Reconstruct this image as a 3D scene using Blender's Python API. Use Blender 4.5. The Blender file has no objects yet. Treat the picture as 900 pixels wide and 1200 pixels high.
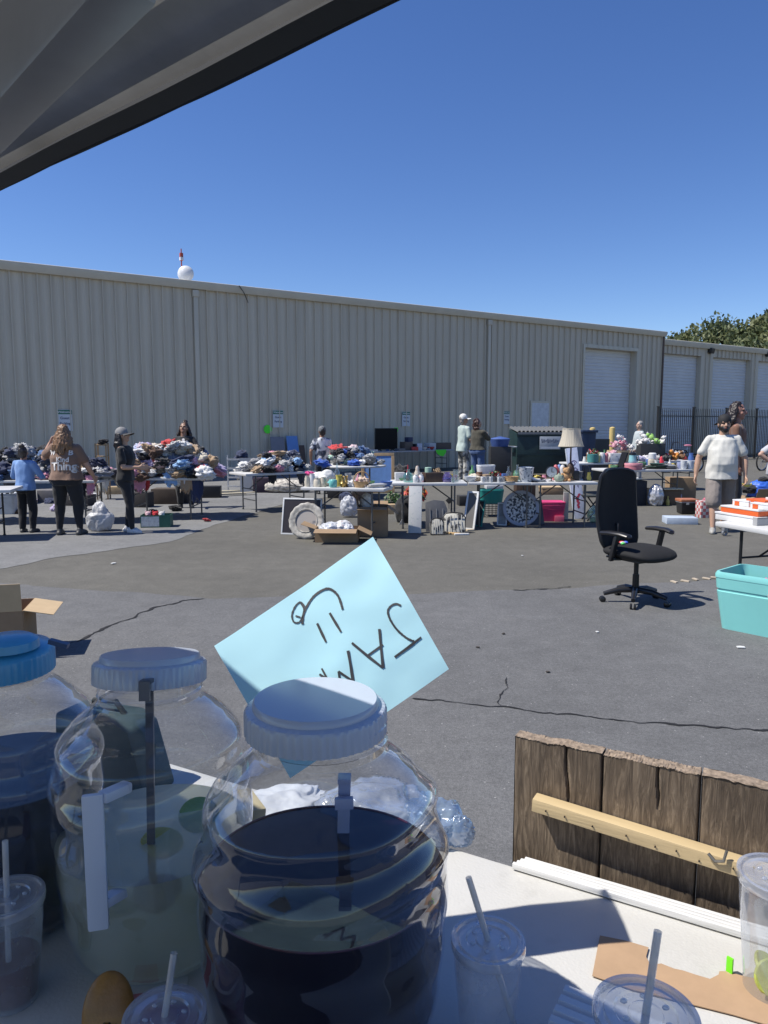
import bpy, bmesh, math, random
from mathutils import Vector, Matrix, noise
from mathutils.bvhtree import BVHTree
random.seed(7)
R = math.radians
scene = bpy.context.scene
COL = scene.collection
# ------------------------------------------------------------------ camera, sky, sun, exposure
F, CX, CY, CZ = 870.0, 450.0, 600.0, 1.66          # focal length in photo pixels, centre, eye height
PITCH = math.atan2(103.0, F)
SP, CP = math.sin(PITCH), math.cos(PITCH)
cam_data = bpy.data.cameras.new('camera')
cam_data.sensor_fit = 'VERTICAL'; cam_data.sensor_height = 36.0; cam_data.lens = F/1200*36.0
cam_data.clip_start = 0.05; cam_data.clip_end = 3000
cam = bpy.data.objects.new('camera', cam_data); COL.objects.link(cam)
cam.location = (0, 0, CZ); cam.rotation_euler = (math.pi/2-PITCH, 0, 0)
scene.camera = cam
SUN_EL = 57.0
SUN_AZ = Vector((-1.0, -0.14, 0)).normalized()     # horizontal direction towards the sun
world = bpy.data.worlds.new('World'); scene.world = world; world.use_nodes = True
wn = world.node_tree.nodes; wl = world.node_tree.links
sky = wn.new('ShaderNodeTexSky'); sky.sky_type = 'NISHITA'; sky.sun_disc = False
sky.sun_elevation = R(SUN_EL); sky.sun_rotation = math.atan2(SUN_AZ.x, SUN_AZ.y)
sky.altitude = 0; sky.air_density = 0.85; sky.dust_density = 0.1; sky.ozone_density = 3.5
bgn = wn['Background']; bgn.inputs['Strength'].default_value = 0.113
hs = wn.new('ShaderNodeHueSaturation'); hs.inputs['Saturation'].default_value = 1.19; hs.inputs['Hue'].default_value = 0.512
wl.new(sky.outputs['Color'], hs.inputs['Color']); wl.new(hs.outputs['Color'], bgn.inputs['Color'])
sun_data = bpy.data.lights.new('sun', 'SUN'); sun_data.energy = 4.7; sun_data.angle = R(0.55)
sun_data.color = (1.0, 0.955, 0.88)
sun = bpy.data.objects.new('sun', sun_data); COL.objects.link(sun)
sd = Vector((SUN_AZ.x*math.cos(R(SUN_EL)), SUN_AZ.y*math.cos(R(SUN_EL)), math.sin(R(SUN_EL))))
sun.rotation_euler = sd.to_track_quat('Z', 'Y').to_euler()
vs = scene.view_settings
vs.view_transform = 'Standard'; vs.look = 'None'; vs.exposure = 0.35; vs.gamma = 1.0; vs.use_curve_mapping = False
scene.render.engine = 'CYCLES'
scene.cycles.transparent_max_bounces = 32
scene.cycles.max_bounces = 10
scene.cycles.caustics_reflective = False; scene.cycles.caustics_refractive = False

# ------------------------------------------------------------------ picture pixel -> place helpers
def ray(x, y):
    a, b = (x-CX)/F, (CY-y)/F
    return Vector((a, CP+b*SP, -SP+b*CP))
def on_z(x, y, z=0.0):
    d = ray(x, y); return Vector((0, 0, CZ)) + d*((z-CZ)/d.z)
def at_y(x, y, Y):
    d = ray(x, y); return Vector((0, 0, CZ)) + d*(Y/d.y)
def on_plane(x, y, p, n):
    d = ray(x, y); c = Vector((0, 0, CZ)); return c + d*((Vector(p)-c).dot(n)/d.dot(n))
def mpx(p):                                          # metres per photo pixel at a place
    return (p.y*CP + (CZ-p.z)*SP)/F
def x_at(px, Y, z):                                  # world X seen at column px at distance Y, height z
    return (px-CX)/F*(Y*CP+(CZ-z)*SP)

# ------------------------------------------------------------------ materials
def L(r, g, b):
    f = lambda c: (c/255/12.92) if c/255 <= 0.04045 else ((c/255+0.055)/1.055)**2.4
    return (f(r), f(g), f(b))
MATS = {}
def mat(name, col, rough=0.6, metal=0.0, var=0.12, scale=8.0, bump=0.0, bscale=60.0, spec=0.5, stretch=(1,1,1), trans=0.0, coat=0.0, sheen=0.0):
    if name in MATS: return MATS[name]
    m = bpy.data.materials.new(name); m.use_nodes = True
    n = m.node_tree.nodes; l = m.node_tree.links; b = n['Principled BSDF']
    tc = n.new('ShaderNodeTexCoord'); mp = n.new('ShaderNodeMapping'); mp.inputs['Scale'].default_value = stretch
    l.new(tc.outputs['Object'], mp.inputs['Vector'])
    nz = n.new('ShaderNodeTexNoise'); nz.inputs['Scale'].default_value = scale; nz.inputs['Detail'].default_value = 6; nz.inputs['Roughness'].default_value = 0.62
    l.new(mp.outputs['Vector'], nz.inputs['Vector'])
    rp = n.new('ShaderNodeValToRGB')
    rp.color_ramp.elements[0].position = 0.3; rp.color_ramp.elements[1].position = 0.7
    rp.color_ramp.elements[0].color = tuple(max(0, c*(1-var)) for c in col)+(1,)
    rp.color_ramp.elements[1].color = tuple(min(1, c*(1+var)) for c in col)+(1,)
    l.new(nz.outputs['Fac'], rp.inputs['Fac']); l.new(rp.outputs['Color'], b.inputs['Base Color'])
    b.inputs['Roughness'].default_value = rough; b.inputs['Metallic'].default_value = metal
    b.inputs['Specular IOR Level'].default_value = spec
    if coat: b.inputs['Coat Weight'].default_value = coat
    if sheen: b.inputs['Sheen Weight'].default_value = sheen
    if bump:
        nb = n.new('ShaderNodeTexNoise'); nb.inputs['Scale'].default_value = bscale; nb.inputs['Detail'].default_value = 4
        l.new(mp.outputs['Vector'], nb.inputs['Vector'])
        bp = n.new('ShaderNodeBump'); bp.inputs['Strength'].default_value = bump; bp.inputs['Distance'].default_value = 0.01
        l.new(nb.outputs['Fac'], bp.inputs['Height']); l.new(bp.outputs['Normal'], b.inputs['Normal'])
    if trans:
        tr = n.new('ShaderNodeBsdfTranslucent'); l.new(rp.outputs['Color'], tr.inputs['Color'])
        mx = n.new('ShaderNodeMixShader'); mx.inputs[0].default_value = trans
        l.new(b.outputs[0], mx.inputs[1]); l.new(tr.outputs[0], mx.inputs[2]); l.new(mx.outputs[0], n['Material Output'].inputs['Surface'])
    MATS[name] = m; return m
def pat(name, c1, c2, scale=30.0, kind='wave', rough=0.85, pos=0.5, stretch=(1,1,1), dist=0.0):   # two-colour pattern
    if name in MATS: return MATS[name]
    m = bpy.data.materials.new(name); m.use_nodes = True
    n = m.node_tree.nodes; l = m.node_tree.links; b = n['Principled BSDF']
    tc = n.new('ShaderNodeTexCoord'); mp = n.new('ShaderNodeMapping'); mp.inputs['Scale'].default_value = stretch
    l.new(tc.outputs['Object'], mp.inputs['Vector'])
    if kind == 'wave':
        t = n.new('ShaderNodeTexWave'); t.inputs['Scale'].default_value = scale; t.inputs['Distortion'].default_value = dist; o = t.outputs['Fac']
    elif kind == 'voronoi':
        t = n.new('ShaderNodeTexVoronoi'); t.inputs['Scale'].default_value = scale; o = t.outputs['Distance']
    elif kind == 'checker':
        t = n.new('ShaderNodeTexChecker'); t.inputs['Scale'].default_value = scale; o = t.outputs['Fac']
    else:
        t = n.new('ShaderNodeTexNoise'); t.inputs['Scale'].default_value = scale; t.inputs['Detail'].default_value = 5; o = t.outputs['Fac']
    l.new(mp.outputs['Vector'], t.inputs['Vector'])
    rp = n.new('ShaderNodeValToRGB'); e = rp.color_ramp.elements
    e[0].position = max(0, pos-0.04); e[1].position = min(1, pos+0.04); e[0].color = tuple(c1)+(1,); e[1].color = tuple(c2)+(1,)
    l.new(o, rp.inputs['Fac']); l.new(rp.outputs['Color'], b.inputs['Base Color']); b.inputs['Roughness'].default_value = rough
    MATS[name] = m; return m
def clear(name, tint=(0.93,0.95,0.97), base=0.05, edge=0.8, power=3.0, haze=0.0, hazecol=(0.8,0.82,0.86), rough=0.03, bump=0.0, bscale=40):
    """thin see-through plastic: transparent, with a sheen that grows towards grazing angles"""
    if name in MATS: return MATS[name]
    m = bpy.data.materials.new(name); m.use_nodes = True
    n = m.node_tree.nodes; l = m.node_tree.links; n.remove(n['Principled BSDF'])
    tr = n.new('ShaderNodeBsdfTransparent'); tr.inputs['Color'].default_value = tuple(tint)+(1,)
    gl = n.new('ShaderNodeBsdfGlossy'); gl.inputs['Roughness'].default_value = rough; gl.inputs['Color'].default_value = (0.95,0.96,1,1)
    lw = n.new('ShaderNodeLayerWeight'); lw.inputs['Blend'].default_value = 0.5
    pw = n.new('ShaderNodeMath'); pw.operation = 'POWER'; pw.inputs[1].default_value = power
    ma = n.new('ShaderNodeMath'); ma.operation = 'MULTIPLY_ADD'; ma.inputs[1].default_value = edge; ma.inputs[2].default_value = base
    l.new(lw.outputs['Facing'], pw.inputs[0]); l.new(pw.outputs[0], ma.inputs[0])
    mx = n.new('ShaderNodeMixShader'); l.new(ma.outputs[0], mx.inputs[0])
    body = tr.outputs[0]
    if haze:
        df = n.new('ShaderNodeBsdfDiffuse'); df.inputs['Color'].default_value = tuple(hazecol)+(1,)
        tl = n.new('ShaderNodeBsdfTranslucent'); tl.inputs['Color'].default_value = tuple(hazecol)+(1,)
        h0 = n.new('ShaderNodeMixShader'); h0.inputs[0].default_value = 0.5; l.new(df.outputs[0], h0.inputs[1]); l.new(tl.outputs[0], h0.inputs[2])
        tc = n.new('ShaderNodeTexCoord'); nz = n.new('ShaderNodeTexNoise'); nz.inputs['Scale'].default_value = 14; nz.inputs['Detail'].default_value = 5
        l.new(tc.outputs['Object'], nz.inputs['Vector'])
        hm = n.new('ShaderNodeMath'); hm.operation = 'MULTIPLY'; hm.inputs[1].default_value = haze*2; l.new(nz.outputs['Fac'], hm.inputs[0])
        h1 = n.new('ShaderNodeMixShader'); l.new(hm.outputs[0], h1.inputs[0]); l.new(tr.outputs[0], h1.inputs[1]); l.new(h0.outputs[0], h1.inputs[2])
        body = h1.outputs[0]
    if bump:
        tc2 = n.new('ShaderNodeTexCoord'); nb = n.new('ShaderNodeTexNoise'); nb.inputs['Scale'].default_value = bscale; nb.inputs['Detail'].default_value = 2
        l.new(tc2.outputs['Object'], nb.inputs['Vector'])
        bp = n.new('ShaderNodeBump'); bp.inputs['Strength'].default_value = bump; bp.inputs['Distance'].default_value = 0.01
        l.new(nb.outputs['Fac'], bp.inputs['Height']); l.new(bp.outputs['Normal'], gl.inputs['Normal']); l.new(bp.outputs['Normal'], lw.inputs['Normal'])
    l.new(body, mx.inputs[1]); l.new(gl.outputs[0], mx.inputs[2]); l.new(mx.outputs[0], n['Material Output'].inputs['Surface'])
    MATS[name] = m; return m
def C(r, g, b, rough=0.6, **k):                       # plain material straight from a seen colour
    return mat('paint_%d_%d_%d_%d' % (r, g, b, int(rough*100)), tuple(c*0.92 for c in L(r, g, b)), rough, **k)

def asphalt(name, col, speck, scale=1.0):
    m = bpy.data.materials.new(name); m.use_nodes = True
    n = m.node_tree.nodes; l = m.node_tree.links; b = n['Principled BSDF']
    tc = n.new('ShaderNodeTexCoord')
    def nz(s, d=6, r=0.6):
        t = n.new('ShaderNodeTexNoise'); t.inputs['Scale'].default_value = s; t.inputs['Detail'].default_value = d; t.inputs['Roughness'].default_value = r
        l.new(tc.outputs['Object'], t.inputs['Vector']); return t.outputs['Fac']
    def ramp(src, p0, p1, c0, c1):
        r = n.new('ShaderNodeValToRGB'); e = r.color_ramp.elements; e[0].position = p0; e[1].position = p1
        e[0].color = tuple(c0)+(1,); e[1].color = tuple(c1)+(1,); l.new(src, r.inputs['Fac']); return r.outputs['Color']
    def mul(a, bb):
        x = n.new('ShaderNodeMix'); x.data_type = 'RGBA'; x.blend_type = 'MULTIPLY'; x.inputs[0].default_value = 1
        l.new(a, x.inputs[6]); l.new(bb, x.inputs[7]); return x.outputs[2]
    c = ramp(nz(0.45, 8), 0.25, 0.75, [v*0.82 for v in col], [v*1.18 for v in col])
    c = mul(c, ramp(nz(5, 8, 0.7), 0.3, 0.7, (0.86,)*3, (1.12,)*3))
    c = mul(c, ramp(nz(48, 3, 0.7), 0.3, 0.7, (0.84,)*3, (1.17,)*3))
    c = mul(c, ramp(nz(170, 4, 0.8), 0.3, 0.7, (0.55,)*3, (1.5,)*3))
    c = mul(c, ramp(nz(0.9, 5, 0.55), 0.62, 0.74, (1.0,)*3, (0.86,0.855,0.85)))     # old oil and tyre stains
    c = mul(c, ramp(nz(2.3, 6, 0.7), 0.57, 0.75, (1.0,)*3, (1.13,1.12,1.10)))      # dusty worn spots
    v = n.new('ShaderNodeTexVoronoi'); v.inputs['Scale'].default_value = 34; v.inputs['Randomness'].default_value = 1
    l.new(tc.outputs['Object'], v.inputs['Vector'])
    # pale chips: only some cells, and more of them where the broad noise is high
    sep = n.new('ShaderNodeSeparateColor'); l.new(v.outputs['Color'], sep.inputs[0])
    thr = n.new('ShaderNodeMath'); thr.operation = 'GREATER_THAN'; thr.inputs[1].default_value = 1-speck; l.new(sep.outputs[0], thr.inputs[0])
    sz = n.new('ShaderNodeMath'); sz.operation = 'MULTIPLY_ADD'; sz.inputs[1].default_value = 0.13; sz.inputs[2].default_value = 0.04; l.new(sep.outputs[1], sz.inputs[0])
    lt = n.new('ShaderNodeMath'); lt.operation = 'LESS_THAN'; l.new(v.outputs['Distance'], lt.inputs[0]); l.new(sz.outputs[0], lt.inputs[1])
    bn = n.new('ShaderNodeMath'); bn.operation = 'GREATER_THAN'; bn.inputs[1].default_value = 0.44; l.new(nz(0.7, 3), bn.inputs[0])
    m1 = n.new('ShaderNodeMath'); m1.operation = 'MULTIPLY'; l.new(thr.outputs[0], m1.inputs[0]); l.new(lt.outputs[0], m1.inputs[1])
    m2 = n.new('ShaderNodeMath'); m2.operation = 'MULTIPLY'; l.new(m1.outputs[0], m2.inputs[0]); l.new(bn.outputs[0], m2.inputs[1])
    mx = n.new('ShaderNodeMix'); mx.data_type = 'RGBA'; l.new(m2.outputs[0], mx.inputs[0]); l.new(c, mx.inputs[6]); mx.inputs[7].default_value = (0.31,0.305,0.295,1)
    l.new(mx.outputs[2], b.inputs['Base Color']); b.inputs['Roughness'].default_value = 0.85; b.inputs['Specular IOR Level'].default_value = 0.3
    bp = n.new('ShaderNodeBump'); bp.inputs['Strength'].default_value = 0.5; bp.inputs['Distance'].default_value = 0.006
    l.new(nz(140, 4, 0.7), bp.inputs['Height']); l.new(bp.outputs['Normal'], b.inputs['Normal'])
    return m

# ------------------------------------------------------------------ mesh building
def rotz(a): return Matrix.Rotation(a, 4, 'Z')
def rmat(rx=0, ry=0, rz=0): return Matrix.Rotation(rz,4,'Z') @ Matrix.Rotation(ry,4,'Y') @ Matrix.Rotation(rx,4,'X')
class MB:
    def __init__(s): s.v=[]; s.f=[]; s.m=[]; s.s=[]; s.X=None
    def add(s, vs, fs, m=0, sm=False, M=None):
        o = len(s.v)
        for p in vs:
            p = Vector(p)
            if M is not None: p = M @ p
            if s.X is not None: p = s.X @ p
            s.v.append(p)
        for f in fs: s.f.append([i+o for i in f]); s.m.append(m); s.s.append(sm)
        return s
    def box(s, c, d, rot=None, m=0, taper=1.0):
        x,y,z = d[0]/2, d[1]/2, d[2]/2; t = taper
        vs = [(-x*t,-y*t,-z),(x*t,-y*t,-z),(x*t,y*t,-z),(-x*t,y*t,-z),(-x,-y,z),(x,-y,z),(x,y,z),(-x,y,z)]
        M = Matrix.Translation(Vector(c)) @ (rot if rot is not None else Matrix.Identity(4))
        return s.add(vs, [(0,3,2,1),(4,5,6,7),(0,1,5,4),(1,2,6,5),(2,3,7,6),(3,0,4,7)], m, False, M)
    def bar(s, a, b, w, h, m=0, up=(0,0,1)):
        a,b = Vector(a),Vector(b); d=(b-a); n=d.normalized(); u=Vector(up)
        if abs(n.dot(u))>0.98: u=Vector((0,1,0))
        x=n.cross(u).normalized(); y=x.cross(n)
        vs=[a+x*(i*w/2)+y*(j*h/2) for i,j in ((-1,-1),(1,-1),(1,1),(-1,1))]+[b+x*(i*w/2)+y*(j*h/2) for i,j in ((-1,-1),(1,-1),(1,1),(-1,1))]
        return s.add(vs, [(0,3,2,1),(4,5,6,7),(0,1,5,4),(1,2,6,5),(2,3,7,6),(3,0,4,7)], m)
    def tube(s, pts, r, n=10, m=0, caps=True):
        pts=[Vector(p) for p in pts]; k=len(pts); rr=r if isinstance(r,(list,tuple)) else [r]*k
        vs=[];fs=[]; ref=None
        for i,p in enumerate(pts):
            t=(pts[min(i+1,k-1)]-pts[max(i-1,0)]).normalized()
            if ref is None:
                ref=Vector((0,0,1)) if abs(t.z)<0.9 else Vector((1,0,0))
            x=t.cross(ref).normalized(); y=x.cross(t).normalized(); ref=y
            for j in range(n):
                a=2*math.pi*j/n; vs.append(p+x*(math.cos(a)*rr[i])+y*(math.sin(a)*rr[i]))
        for i in range(k-1):
            for j in range(n):
                fs.append((i*n+j,i*n+(j+1)%n,(i+1)*n+(j+1)%n,(i+1)*n+j))
        s.add(vs,fs,m,True)
        if caps:
            s.add(vs[:n],[tuple(range(n))[::-1]],m); s.add(vs[-n:],[tuple(range(n))],m)
        return s
    def cyl(s,a,b,r0,r1=None,n=16,m=0,caps=True): return s.tube([a,b],[r0,r0 if r1 is None else r1],n,m,caps)
    def lathe(s, prof, n=32, c=(0,0,0), m=0, fn=None, sm=True, M=None, close=False):
        vs=[];fs=[];c=Vector(c); k=len(prof)
        for i,(r,z) in enumerate(prof):
            for j in range(n):
                a=2*math.pi*j/n; q=fn(r,z,a) if fn else r
                vs.append(c+Vector((q*math.cos(a),q*math.sin(a),z)))
        for i in range(k-1):
            for j in range(n):
                fs.append((i*n+j,i*n+(j+1)%n,(i+1)*n+(j+1)%n,(i+1)*n+j))
        s.add(vs,fs,m,sm,M)
        if close:
            s.add(vs[:n],[tuple(range(n))[::-1]],m,False,M); s.add(vs[-n:],[tuple(range(n))],m,False,M)
        return s
    def prism(s, poly, ext, m=0):
        k=len(poly); poly=[Vector(p) for p in poly]; e=Vector(ext)
        vs=poly+[p+e for p in poly]
        fs=[tuple(range(k))[::-1],tuple(range(k,2*k))]+[(i,(i+1)%k,k+(i+1)%k,k+i) for i in range(k)]
        return s.add(vs,fs,m)
    def ball(s,c,r,nu=16,nv=10,m=0,fn=None,M=None):
        if not isinstance(r,(list,tuple)): r=(r,r,r)
        vs=[];fs=[];c=Vector(c)
        for i in range(nv+1):
            t=math.pi*i/nv
            for j in range(nu):
                a=2*math.pi*j/nu; d=Vector((math.sin(t)*math.cos(a),math.sin(t)*math.sin(a),math.cos(t)))
                k=fn(d) if fn else 1.0
                q=Vector((d.x*r[0]*k,d.y*r[1]*k,d.z*r[2]*k))
                if M is not None: q=M@q
                vs.append(c+q)
        for i in range(nv):
            for j in range(nu):
                f=(i*nu+j,(i+1)*nu+j,(i+1)*nu+(j+1)%nu,i*nu+(j+1)%nu)
                fs.append(f)
        return s.add(vs,fs,m,True)
    def grid(s, fn, nu, nv, m=0, sm=True):               # fn(u,v)->point
        vs=[fn(i/nu,j/nv) for j in range(nv+1) for i in range(nu+1)]
        fs=[(j*(nu+1)+i,j*(nu+1)+i+1,(j+1)*(nu+1)+i+1,(j+1)*(nu+1)+i) for j in range(nv) for i in range(nu)]
        return s.add(vs,fs,m,sm)
    def mesh(s,name,mats,bev=0,recalc=True,seg=2,weld=True,sharp=42):
        me=bpy.data.meshes.new(name); bm=bmesh.new()
        bv=[bm.verts.new(p) for p in s.v]
        for f,m,sm in zip(s.f,s.m,s.s):
            try:
                fa=bm.faces.new([bv[i] for i in f]); fa.material_index=m; fa.smooth=sm
            except ValueError: pass
        if weld: bmesh.ops.remove_doubles(bm,verts=bm.verts[:],dist=1e-5)
        bm.faces.ensure_lookup_table()
        if recalc: bmesh.ops.recalc_face_normals(bm,faces=bm.faces[:])
        if bev:
            ed=[e for e in bm.edges if len(e.link_faces)==2 and e.calc_face_angle(0)>0.6]
            bmesh.ops.bevel(bm,geom=ed,offset=bev,segments=seg,affect='EDGES',profile=0.6,clamp_overlap=True)
            for f in bm.faces: f.smooth=True
        bm.to_mesh(me); bm.free()
        if bev:
            try: me.set_sharp_from_angle(angle=R(50))
            except Exception: pass
        else:
            try:
                if sharp: me.set_sharp_from_angle(angle=R(sharp))
            except Exception: pass
        for m in (mats if isinstance(mats,(list,tuple)) else [mats]): me.materials.append(m)
        return me
    def build(s,name,mats,parent=None,bev=0,loc=None,rz=0,**k):
        o=bpy.data.objects.new(name,s.mesh(name,mats,bev,**k)); COL.objects.link(o)
        if parent is not None: o.parent=parent
        if loc is not None: o.location=loc
        if rz: o.rotation_euler=(0,0,rz)
        return o
LABELS={}
def tag(o,label,cat,group=None,kind=None):
    o['label']=label; o['category']=cat
    if group: o['group']=group
    if kind: o['kind']=kind
    LABELS.setdefault(label,[]).append((o.name,group))
    return o
def thing(name,label,cat,loc=(0,0,0),rz=0,group=None,kind=None):
    o=bpy.data.objects.new(name,None); COL.objects.link(o); o.empty_display_size=0.1
    o.location=loc; o.rotation_euler=(0,0,rz); return tag(o,label,cat,group,kind)
def solo(mb,name,mats,label,cat,loc=(0,0,0),rz=0,group=None,kind=None,bev=0,**k):
    return tag(mb.build(name,mats,None,bev,loc,rz,**k),label,cat,group,kind)
def thing_part(name,parent):
    o=bpy.data.objects.new(name,None); COL.objects.link(o); o.parent=parent; o.empty_display_size=.02; return o
def text(txt,size,m,parent,M,ext=0.0,name='lettering',bold=0.0,align='CENTER',font_x=1.0):
    cu=bpy.data.curves.new('t','FONT'); cu.body=txt; cu.size=size; cu.align_x=align; cu.align_y='CENTER'; cu.extrude=ext; cu.offset=bold; cu.resolution_u=3
    o=bpy.data.objects.new('t',cu); COL.objects.link(o)
    dg=bpy.context.evaluated_depsgraph_get(); me=bpy.data.meshes.new_from_object(o.evaluated_get(dg)); bpy.data.objects.remove(o); bpy.data.curves.remove(cu)
    me.materials.clear(); me.materials.append(m)
    for v in me.vertices: v.co.x*=font_x
    me.transform(M)
    t=bpy.data.objects.new(name,me); COL.objects.link(t)
    if parent is not None: t.parent=parent
    return t
def fbm(p,o=4): return noise.fractal(Vector(p),1.0,2.0,o)
# ================================================================== SETTING
def sheet(name, poly, z, m, label, cat, n_edge=14, wob=0.05):
    """flat ground patch with a slightly ragged outline"""
    pts=[]
    k=len(poly)
    for i in range(k):
        a,b=Vector(poly[i]),Vector(poly[(i+1)%k])
        for j in range(n_edge):
            t=j/n_edge; p=a.lerp(b,t)
            p=p+Vector((fbm((p.x*1.7,p.y*1.7,3),3),fbm((p.x*1.7,p.y*1.7,9),3),0))*wob*min(1.5,p.y/6); p.z=z; pts.append(p)
    mb=MB(); mb.add(pts,[tuple(range(len(pts)))]); o=solo(mb,name,m,label,cat,kind='structure',weld=False)
    return o
A_brown=asphalt('asphalt_worn_brown',(0.116,0.111,0.096),0.10)
A_dark=asphalt('asphalt_sealed_dark',(0.125,0.125,0.124),0.30)
A_grey=asphalt('asphalt_old_grey',(0.18,0.18,0.176),0.08)
g=MB(); g.add([(-1500,-1500,0),(1500,-1500,0),(1500,1500,0),(-1500,1500,0)],[(0,1,2,3)])
solo(g,'ground',A_brown,'worn brownish grey asphalt of the wide parking yard','ground',kind='structure')
G=lambda x,y:on_z(x,y,0)
sheet('asphalt_patch',[(-30,2,0),(-30,12,0),G(0,684),G(80,690),G(165,695),G(245,702),G(330,700),G(485,696),G(650,690),G(800,682),G(900,676),G(1300,650),(40,2,0),(20,-15,0),(-20,-15,0)],0.004,A_dark,'dark sealed asphalt patch in front with pale stone chips','asphalt')
sheet('asphalt_patch',[G(-300,690),G(0,667),G(90,650),G(200,635),G(262,612),G(330,592),G(430,575),(3,40,0),(-45,40,0),(-45,10,0)],0.004,A_grey,'paler blue grey asphalt patch at the clothes tables','asphalt')
CRK=mat('crack_dark',(0.012,0.012,0.013),0.9,var=0.3)
def crack(pts,w,label,seed):
    P=[G(x,y) for x,y in pts]; mb=MB(); line=[]
    for i in range(len(P)-1):
        n=18
        for j in range(n): 
            q=P[i].lerp(P[i+1],j/n); line.append(q+Vector((fbm((q.x*6,q.y*6,seed),4),fbm((q.x*6,q.y*6,seed+7),4),0))*0.045)
    line.append(P[-1]); vs=[]
    for i,q in enumerate(line):
        t=(line[min(i+1,len(line)-1)]-line[max(i-1,0)]); t.z=0; t.normalize(); nn=Vector((-t.y,t.x,0))
        ww=w*(0.25+1.3*abs(fbm((q.x*4,q.y*4,seed+3),4)))*(1 if 0<i<len(line)-1 else 0.1)
        vs+= [q+nn*ww+Vector((0,0,.008)),q-nn*ww+Vector((0,0,.008))]
    mb.add(vs,[(2*i,2*i+1,2*i+3,2*i+2) for i in range(len(line)-1)])
    solo(mb,'ground_crack',CRK,label,'crack',kind='structure',weld=False)
crack([(78,758),(130,735),(185,712),(215,705),(240,702)],0.016,'jagged dark crack in the asphalt above the lemonade jar',1)
crack([(485,819),(550,825),(635,836),(720,845),(800,851),(900,856),(960,858)],0.011,'long thin crack in the asphalt running right past the plank board',2)
crack([(585,828),(592,812),(594,795)],0.006,'short hairline crack branching off the long asphalt crack',3)
crack([(600,693),(650,690),(670,688)],0.02,'short dark crack at the seam left of the office chair',4)
mb=MB()
for x,y in [(828,679),(815,680),(803,682),(790,683),(838,678)]:
    p=G(x,y); mb.box((p.x,p.y,.012),(.09,.03,.012),rotz(.4+x))
solo(mb,'ground_debris',mat('splinter_pale',(0.5,0.42,0.32),0.9),'pale wood splinters lying on the asphalt beside the teal tub','debris',kind='structure')

# ------------------------------------------------------------------ warehouse
WB=G(100,565); d3=ray(1786,497); d3.z=0; d3.normalize(); WA=math.atan2(d3.y,d3.x)
WN=Vector((d3.y,-d3.x,0))                            # out of the wall towards the yard
def wl_(x,y,off=0.0):
    p=on_plane(x,y,WB+WN*off,WN); return (p-WB).dot(d3), p.z
def wloc(t,off,z): return WB+d3*t+WN*off+Vector((0,0,z))
beige=L(138,132,116)
SID=mat('siding_beige',(0.60,0.535,0.42),0.55,var=0.09,scale=1.6,stretch=(2.2,1,.16),bump=.15,bscale=3)
TRIM=mat('trim_beige',(0.60,0.55,0.44),0.45,var=0.06,scale=2)
DARKT=mat('trim_brown',(0.10,0.06,0.045),0.6)
ROLL=mat('rollup_white',(0.66,0.66,0.66),0.5,var=0.05,scale=1.5)
T0=-26.0; T1=wl_(773,480)[0]
_,ROOF=wl_(100,319)
print('WALL',WB,WA,T1,ROOF)
bd=thing('warehouse','long beige ribbed metal warehouse with one tall white roll-up door','building',WB,WA)
def ribs(mb,t0,t1,z0,z1,off=0.0,pitch=0.34,y=-1):
    pts=[(t0,0)]; t=math.ceil(t0/pitch)*pitch
    while t<t1-0.08:
        if t>t0+.01:
            pts+=[(t,0),(t+.008,.060),(t+.036,.060),(t+.044,0)]
            for q in (.13,.21): pts+=[(t+q,0),(t+q+.012,.006),(t+q+.03,.006),(t+q+.042,0)]
        t+=pitch
    pts=[p for p in pts if p[0]<=t1]; pts.append((t1,0))
    vs=[];fs=[]
    for a,b in pts: vs+=[(a,-(b+off),z0),(a,-(b+off),z1)]
    for i in range(len(pts)-1): fs.append((2*i,2*i+2,2*i+3,2*i+1))
    mb.add(vs,fs)
D1l,D1top=wl_(685,407)[0],wl_(685,407)[1]; D1r=wl_(746,411)[0]
Pl,Pt=wl_(622,472)[0],wl_(622,472)[1]; Pr=wl_(642,472)[0]
w=MB()
ribs(w,T0,D1l,0,ROOF); ribs(w,D1l,D1r,D1top,ROOF); ribs(w,D1r,T1,0,ROOF)
w.box(((D1r+.0)+.005,.20,D1top/2),(.01,.40,D1top)); w.box((D1l-.005,.20,D1top/2),(.01,.40,D1top)); w.box(((D1l+D1r)/2,.20,D1top+.005),(D1r-D1l,.40,.01))
w.box((T1-.01,10,ROOF/2),(.02,19.9,ROOF)); w.box((T0+.01,10,ROOF/2),(.02,19.9,ROOF)); w.box(((T0+T1)/2,20,ROOF/2),(T1-T0,.1,ROOF))
w.build('wall',SID,bd)
r_=MB(); r_.add([(T0-.1,-.1,ROOF+.06),(T1+.05,-.1,ROOF+.06),(T1+.05,10,ROOF+.65),(T0-.1,10,ROOF+.65),(T1+.05,20.2,ROOF+.06),(T0-.1,20.2,ROOF+.06)],[(0,1,2,3),(3,2,4,5)])
r_.build('roof',mat('roof_white',(0.6,0.6,0.58),0.5),bd)
e_=MB(); e_.prism([(T0-.1,-.02,ROOF-.17),(T0-.1,-.12,ROOF-.17),(T0-.1,-.19,ROOF-.03),(T0-.1,-.19,ROOF+.05),(T0-.1,-.02,ROOF+.09)],(T1-T0+.2,0,0))
e_.build('gutter',TRIM,bd)
def downpipe(t):
    m=MB(); m.box((t,-.075,(ROOF-.2)/2),(.13,.075,ROOF-.2)); m.box((t,-.085,ROOF-.30),(.19,.11,.2)); m.build('downspout',SID,bd,bev=.012)
downpipe(wl_(231,450)[0]); downpipe(wl_(571,450)[0])
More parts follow.
